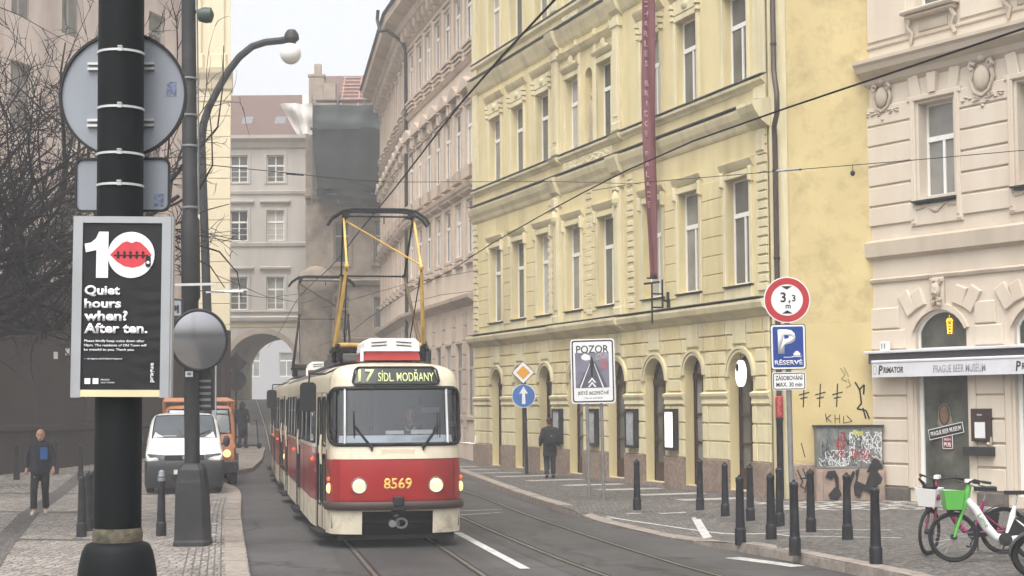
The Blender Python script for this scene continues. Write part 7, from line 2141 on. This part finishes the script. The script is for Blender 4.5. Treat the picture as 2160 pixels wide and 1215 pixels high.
for x in (-1.0, 1.0): q.tube([(x, 2.5, .95), (x, 2.5, 2.5)], .035, 6); q.tube([(x, .6, 2.38), (x, 5.8, 2.5)], .035, 6); q.tube([(x, .62, 2.2), (x, .6, 2.42)], .03, 6); q.tube([(x, 5.8, .95), (x, 5.8, 2.5)], .035, 6)
for y in (.6, 2.5, 4.2, 5.8): q.tube([(-1.0, y, 2.4 + .02 * y), (1.0, y, 2.4 + .02 * y)], .035, 6)
q.build("ladder_rack", M_ORNG, TRK, smooth=60)
LD = thing("ladder", "aluminium ladder standing upright behind the orange truck cab", "ladder", (-9.35, 46.3, tz + .97), R(12))
q = MB()
for x in (-.2, .2): q.box(x - .03, x + .03, -.03, .03, 0, 3.3)
for k in range(11): q.tube([(-.2, 0, .2 + .29 * k), (.2, 0, .2 + .29 * k)], .018, 6)
q.build("rails", M_ALUF, LD)

# ------------------------------------------------------------------ bicycles (local: front wheel hub over the origin, bicycle runs along +x)
def spoke_wheel(par, x, r, m_rim=None):
    q = MB(); n = 36
    q.tube([(x + r * math.cos(2 * PI * k / n), 0, r + .0 + r * math.sin(2 * PI * k / n)) for k in range(n)], .024, 8, closed=True)
    q.v = [(a, b, c + .024) for a, b, c in q.v]; w = q.build("wheel", M_TYRE, par, smooth=60)
    z = r + .024
    q = MB(); q.tube([(x + (r - .03) * math.cos(2 * PI * k / n), 0, z + (r - .03) * math.sin(2 * PI * k / n)) for k in range(n)], .012, 6, closed=True); q.build("rim", m_rim or M_METAL_D, w, smooth=60)
    q = MB()
    for k in range(24):
        a = 2 * PI * k / 24; q.tube([(x + .03 * math.cos(a + .5), .03 * (-1) ** k, z + .03 * math.sin(a + .5)), (x + (r - .03) * math.cos(a), 0, z + (r - .03) * math.sin(a))], .0022, 3, cap=False)
    q.build("spoke", M_METAL_G, w); q = MB(); q.tube([(x, -.06, z), (x, .06, z)], .04, 10); q.build("hub", M_METAL_D, w, smooth=40)
    return w
def bicycle(loc, rz, label, m_frame, m_fork, m_basket, steer=0.0, wordmark=None, thick=.045, lean=0.0):
    B = thing("bicycle", label, "bicycle", loc, rz, "parked hire bicycles"); B.rotation_euler = (lean, 0, rz)
    r, WB = .315, 1.12
    z = r + .024
    front = spoke_wheel(B, 0, r); spoke_wheel(B, WB, r)
    F = MB()
    for s in (-1, 1): F.tube([(.0, s * .055, z), (.10, s * .05, z + .28), (.16, s * .035, z + .42)], [.018, .022, .026], 8)
    F.tube([(.15, 0, z + .40), (.20, 0, z + .56), (.235, 0, z + .70)], [.045, .042, .038], 10); F.build("fork", m_fork, B, smooth=60)
    Q = MB(); Q.tube([(.19, 0, z + .50), (.30, 0, z + .38), (.44, 0, z + .14), (.56, 0, z - .0), (.68, 0, z - .03), (.86, 0, z - .01)], [thick * .9, thick, thick * 1.1, thick, thick, thick], 12)
    Q.tube([(.72, 0, z - .02), (.80, 0, z + .30), (.835, 0, z + .42)], [thick * .8, thick * .7, .022], 10)
    for s in (-1, 1): Q.tube([(.74, s * .03, z - .02), (WB, s * .06, z)], .016, 8); Q.tube([(.80, s * .03, z + .26), (WB, s * .06, z)], .013, 8)
    fr = Q.build("frame", m_frame, B, smooth=60)
    Q = MB(); Q.tube([(.83, 0, z + .38), (.87, 0, z + .58)], .014, 8); Q.build("seat_post", M_CHROME, B, smooth=60)
    Q = MB(); Q.prism([(.70, -.025), (.84, -.06), (1.0, -.085), (1.02, 0), (1.0, .085), (.84, .06), (.70, .025)], z + .57, z + .625, plane='XY'); Q.build("saddle", M_RUB, B)
    Q = MB(); Q.tube([(.36, -.30, z + .74), (.25, -.26, z + .77), (.22, -.10, z + .74), (.235, 0, z + .72), (.22, .10, z + .74), (.25, .26, z + .77), (.36, .30, z + .74)], .014, 8); Q.build("handlebar", M_METAL_D, B, smooth=60)
    for s in (-1, 1): G_ = MB(); G_.tube([(.34, s * .292, z + .745), (.45, s * .335, z + .725)], .019, 8); G_.build("grip", M_RUB, B, smooth=60); G_ = MB(); G_.tube([(.27, s * .26, z + .76), (.30, s * .28, z + .70), (.38, s * .31, z + .68)], .007, 5); G_.build("brake_lever", M_METAL_D, B)
    Q = MB(); Q.cbox((.22, -.02, z + .76), (.09, .07, .05)); Q.build("control_unit", M_BOXW, B)
    K_ = MB()
    x0, x1, xb0, xb1 = -.14, .14, -.10, .11
    zt, zb_ = z + .63, z + .37
    K_.rings([[(xb0, -.12, zb_), (xb1, -.12, zb_), (xb1, .12, zb_), (xb0, .12, zb_)], [(x0, -.16, zt), (x1, -.16, zt), (x1, .16, zt), (x0, .16, zt)], [(x0 + .012, -.148, zt), (x1 - .012, -.148, zt), (x1 - .012, .148, zt), (x0 + .012, .148, zt)], [(xb0 + .012, -.11, zb_ + .012), (xb1 - .012, -.11, zb_ + .012), (xb1 - .012, .11, zb_ + .012), (xb0 + .012, .11, zb_ + .012)]], cap0=True, cap1=True); K_.build("basket", m_basket, B)
    Q = MB(); Q.tube([(.0, -.05, zb_), (.12, -.03, z + .36)], .012, 6); Q.cbox((-.02, 0, zb_ - .03), (.06, .08, .05)); Q.build("front_lamp", M_RUB, B)
    Q = MB(); Q.rings([[(WB + (r + .05) * math.cos(R(a)), y, z + (r + .05) * math.sin(R(a))) for a in range(-10, 191, 12)] for y in (-.035, .035)], close=False); Q.build("mudguard", M_RUB, B, smooth=60, fix=False)
    Q = MB(); Q.prism([(.62, z - .10), (1.0, z - .06), (1.05, z + .26), (.82, z + .26), (.70, z + .02)], -.045, .045); Q.build("battery_cover", M_RUB, B)
    Q = MB(); Q.tube([(.68, -.09, z - .03), (.62, -.10, z - .19)], .012, 6); Q.box(.56, .68, -.16, -.10, z - .215, z - .19); Q.tube([(.68, .09, z - .03), (.74, .10, z + .13)], .012, 6); Q.lathe([(.02, -.065), (.09, -.062), (.09, -.055), (.02, -.052)], 18, (.68, 0, z - .03), 'Y'); Q.build("crank", M_METAL_D, B)
    Q = MB(); Q.tube([(.76, .06, z - .04), (.80, .16, .02)], .011, 6); Q.build("kickstand", M_METAL_G, B)
    if steer:
        S = Matrix.Translation((.12, 0, 0)) @ Matrix.Rotation(steer, 4, 'Z') @ Matrix.Translation((-.12, 0, 0))
        first = True
        for ch in B.children:
            nm = ch.name.split('.')[0]
            if nm in ("fork", "handlebar", "grip", "brake_lever", "control_unit", "basket", "front_lamp") or (nm == "wheel" and ch is front):
                ch.matrix_basis = S @ ch.matrix_basis
    if wordmark: text("frame_lettering", wordmark, mat("wordmark_green", (120, 140, 96), .6), fr, (.395, -thick * 1.02 - .004, z + .225), w=.20, h=.07, rot=(90, 57, 0), bold=.01)
    return B
M_GRN = mat("bike_green", (88, 166, 70), .45, var=.05, coat=.2)
M_WHT = mat("bike_white", (214, 216, 214), .4, var=.03, coat=.2)
M_MAG = mat("bike_magenta", (138, 32, 80), .45, var=.06, coat=.2)
gp_ = foot(2013, 1186, ph_r)
GBK = bicycle(tuple(gp_), R(-4), "white and green hire bicycle with a bright green basket, in front of the pub", M_WHT, M_GRN, M_GRN, wordmark="Lime", thick=.058, lean=R(-3))
pp_ = foot(1950, 1173, ph_r)
PBK = bicycle((pp_.x + .07, pp_.y + .25, ph_r(pp_.x, pp_.y + .3)), R(-2), "magenta hire bicycle with a white basket, half behind the green one", M_MAG, M_MAG, M_BOXW, steer=R(52), thick=.04, lean=R(5))
SM = Matrix.Translation((.12, 0, 0)) @ Matrix.Rotation(R(52), 4, 'Z') @ Matrix.Translation((-.12, 0, 0))
q = MB(); q.tube([(-.1, -.12, .98), (-.18, -.14, 1.12), (-.05, -.1, 1.06)], .012, 5); q.tube([(0, .05, .95), (-.12, .1, 1.1), (.05, .1, 1.02)], .015, 5); q.sphere((.02, 0, .98), (.1, .12, .05), 8, 6); q.build("basket_strap", M_RUB, PBK, smooth=60).matrix_basis = SM
for y in (-.152, .152): MB().prism(disc(-.03, .85, .045, 20), y - .014, y + .014).build("basket_emblem", M_MAG, PBK).matrix_basis = SM
sc_ = foot(2146, 1215, ph_r)
SC = thing("moped", "dark moped front with a rounded mudguard at the right edge of the pavement", "moped", (sc_.x - .02, sc_.y - .1, ph_r(sc_.x, sc_.y)), R(-10))
q = MB(); n = 28; q.tube([(.2 + .24 * math.cos(2 * PI * k / n), 0, .27 + .24 * math.sin(2 * PI * k / n)) for k in range(n)], .045, 8, closed=True); q.build("wheel", M_TYRE, SC, smooth=60)
q = MB(); q.rings([[(.2 + (.30 + .0) * math.cos(R(a)), y, .27 + .30 * math.sin(R(a)) * k) for a in range(20, 186, 11)] for y, k in ((-.09, .92), (-.06, 1.0), (0, 1.04), (.06, 1.0), (.09, .92))], close=False); q.build("mudguard", mat("moped_dark_green", (38, 48, 46), .35, var=.1, coat=.3), SC, smooth=60, fix=False)
q = MB(); q.tube([(.2, -.08, .27), (.35, -.06, .7), (.42, 0, 1.05)], .03, 8); q.tube([(.2, .08, .27), (.35, .06, .7), (.42, 0, 1.05)], .03, 8); q.prism([(.3, .45), (.55, .45), (.6, .95), (.4, 1.1)], -.17, .17); q.prism([(.55, .3), (1.3, .3), (1.45, .75), (.95, .78), (.85, .42), (.6, .42)], -.16, .16); q.tube([(.4, -.3, 1.08), (.4, .3, 1.08)], .016, 6); q.build("body", M_PLASTIC, SC, smooth=30)
q = MB(); q.tube([(1.3 + .24 * math.cos(2 * PI * k / n), 0, .27 + .24 * math.sin(2 * PI * k / n)) for k in range(n)], .045, 8, closed=True); q.build("wheel", M_TYRE, SC, smooth=60)
# ------------------------------------------------------------------ bare trees
M_BARK = mat("bark_dark", (40, 35, 33), 0.9, var=0.25, scale=9, bump=0.6, bscale=25)
M_TWIG = mat("twig_dark", (32, 28, 27), 0.9, var=0.3, scale=6)
def bare_tree(loc, label, seed, height, spread, lean, limbs, dens, zmin=3.2, xmax=6.5):
    T = thing("bare_tree", label, "tree", loc, 0)
    r_ = random.Random(seed)
    tr, br = MB(), MB()
    top = height * .34
    tr.tube([(0, 0, -.1), (.02, 0, .3), (.05 + lean.x * .1, .03, top * .5), (lean.x * .25, lean.y * .25, top)], [.34, .27, .23, .19], 12)
    def grow(p, d, L, r, lvl, up):
        n = 5 if lvl < 2 else 4
        pts, P, D = [p.copy()], p.copy(), d.normalized()
        for k in range(n):
            w = .16 if lvl < 2 else .30
            D = (D + Vector((r_.uniform(-w, w), r_.uniform(-w, w), r_.uniform(-w, w) + up * .1))).normalized()
            if P.x > xmax - .6 and D.x > 0: D.x *= max(-.3, (xmax - P.x)) * .6; D.normalize()
            P = P + D * (L / n); pts.append(P.copy())
        rr = [r * (1 - .72 * k / n) for k in range(n + 1)]
        (tr if lvl == 0 else br).tube(pts, rr, 8 if lvl == 0 else (5 if lvl == 1 else (4 if lvl == 2 else 3)), cap=False)
        if lvl >= 4 or pts[-1].z < zmin - .3 or pts[-1].x > xmax - .4: return
        cnt = int((dens[lvl]) * r_.uniform(.8, 1.25))
        for c in range(cnt):
            t = r_.uniform(.18, 1.0) if lvl else r_.uniform(.25, 1)
            i = min(n - 1, int(t * n)); q = pts[i].lerp(pts[i + 1], t * n - i)
            base = (pts[i + 1] - pts[i]).normalized()
            side = base.cross(Vector((r_.uniform(-1, 1), r_.uniform(-1, 1), r_.uniform(-1, 1)))).normalized()
            nd = base * r_.uniform(.45, .9) + side * r_.uniform(.5, 1.0)
            nd.z += r_.uniform(-.12, .28) + max(0, (zmin + .8 - q.z)) * .8
            grow(q, nd, L * r_.uniform(.34, .62), max(.0095, rr[i] * r_.uniform(.42, .64)), lvl + 1, .3)
    o = Vector((lean.x * .25, lean.y * .25, top))
    for k in range(limbs):
        a = (k / (limbs - 1) - .5) * R(250) + r_.uniform(-.2, .2)
        el = r_.choice((.12, .35, .6, .95))
        d = Vector((math.cos(a) + lean.x * .35, math.sin(a) + lean.y * .35, el * 1.3))
        z = r_.uniform(.55, 1.0)
        grow(Vector((o.x * z, o.y * z, o.z * z)), d, spread * r_.uniform(.75, 1.1), .115 * r_.uniform(.8, 1.2), 0, 1.0)
    tr.build("trunk", M_BARK, T, smooth=60, fix=False)
    br.build("branches", M_TWIG, T, smooth=60, fix=False)
    return T
bare_tree((-11.6, 27.5, ph_l(-11.6, 27.5)), "large bare tree whose dark twigs spread behind the poster mast", 5, 11.5, 5.6, Vector((1.6, .2, 0)), 12, (10, 8, 4, 1))
bare_tree((-14.6, 36.0, ph_l(-14.6, 36)), "second bare tree standing farther back against the dull rose building", 9, 12.5, 5.2, Vector((1.0, -.3, 0)), 7, (8, 6, 4, 0))

# ------------------------------------------------------------------ overhead wires
M_WIRE = mat("wire_dark", (34, 32, 32), .6, .3, var=.1)
def wire(pts, r, label, m=M_WIRE, group="overhead tram wires"):
    o = MB().tube(pts, r, 6).build("overhead_wire", m, None, smooth=60, fix=False)
    return tag(o, label, "wire", group)
wire([(x, y, 5.93) for x, y in TRACK1[::4]] , .012, "contact wire running above the tram pantographs and down the street")
wire([(x, y, 5.72) for x, y in TRACK2[::4]], .012, "thick contact wire crossing the yellow facade diagonally up to the top right")
sp1 = [at(410, 345, 25.3), at(590, 363, 30), at(745, 380, 34), at(830, 384, 36), at(1180, 383, 41), at(1352, 388, 40.2)]
wire(sp1, .008, "span wire from the second mast across the street to the banner")
sp2 = [at(1250, 402, 36), at(1352, 385, 34), at(1500, 373, 32), at(1655, 360, 31), at(1900, 340, 30), at(2170, 316, 28.8)]
wire(sp2, .008, "span wire passing in front of the downpipe to the rose building")
wire([at(680, 650, 60), at(860, 598, 56), at(1060, 560, 52), at(1240, 535, 45.3)], .009, "span wire tied to the yellow facade between its first floor windows")
wire([at(860, 640, 58), at(930, 622, 56), at(1020, 611, 53)], .009, "short span wire tied to the left corner of the yellow building")
wire([at(455, 580, 44), at(560, 625, 52), at(640, 640, 62), at(720, 610, 75)], .011, "span wire from the street lamp towards the archway")
wire([at(735, 382, 34), at(800, 400, 33), at(1090, 90, 24.5)], .006, "thin stay wire clipped to the contact wire above the tram")
IN = thing("wire_insulator", "pale insulator pair on the span wire just right of the downpipe", "insulator", tuple(at(1662, 359.5, 31)), R(-10))
q = MB(); q.tube([(-.2, 0, -.005), (.25, 0, .02)], .022, 8); q.sphere((-.2, 0, -.005), .035, 8, 6); q.sphere((.25, 0, .02), .035, 8, 6); q.build("rod", M_ALU, IN, smooth=60)
q = MB(); q.tube([(1.3, 0, .08), (1.3, 0, -.06)], .008, 5); q.sphere((1.3, 0, -.1), (.05, .05, .06), 8, 6); q.build("weight", M_METAL_D, IN, smooth=60)
I2 = thing("wire_insulator", "dark insulator on the span wire left of the scaffold netting", "insulator", tuple(at(622, 367, 30.8)))
q = MB(); q.tube([(-.18, 0, .01), (.18, 0, -.02)], .022, 8); q.build("rod", M_METAL_D, I2, smooth=60)
I3 = thing("wire_insulator", "long white insulator rod on the wire beside the second mast", "insulator", tuple(at(474, 616, 26)))
MB().tube([(-.32, 0, 0), (.32, 0, .01)], .02, 8).build("rod", M_WHITE, I3, smooth=60)
wire([at(395, 612, 24.2), at(474, 616, 26), at(560, 628, 40), at(700, 612, 62)], .007, "thin wire from the second mast carrying the long white insulator")
# ------------------------------------------------------------------ the foggy air
mh = bpy.data.materials.new("fog")
mh.use_nodes = True
t = mh.node_tree
t.nodes.remove(t.nodes["Principled BSDF"])
pv = t.nodes.new("ShaderNodeVolumePrincipled")
pv.inputs['Color'].default_value = (0.92, 0.94, 0.97, 1)
pv.inputs['Density'].default_value = 0.0022
pv.inputs['Anisotropy'].default_value = 0.2
t.links.new(pv.outputs[0], t.nodes["Material Output"].inputs['Volume'])
MB().box(-75, 75, -32, 195, -1.6, 29).build("haze", mh)["kind"] = "stuff"
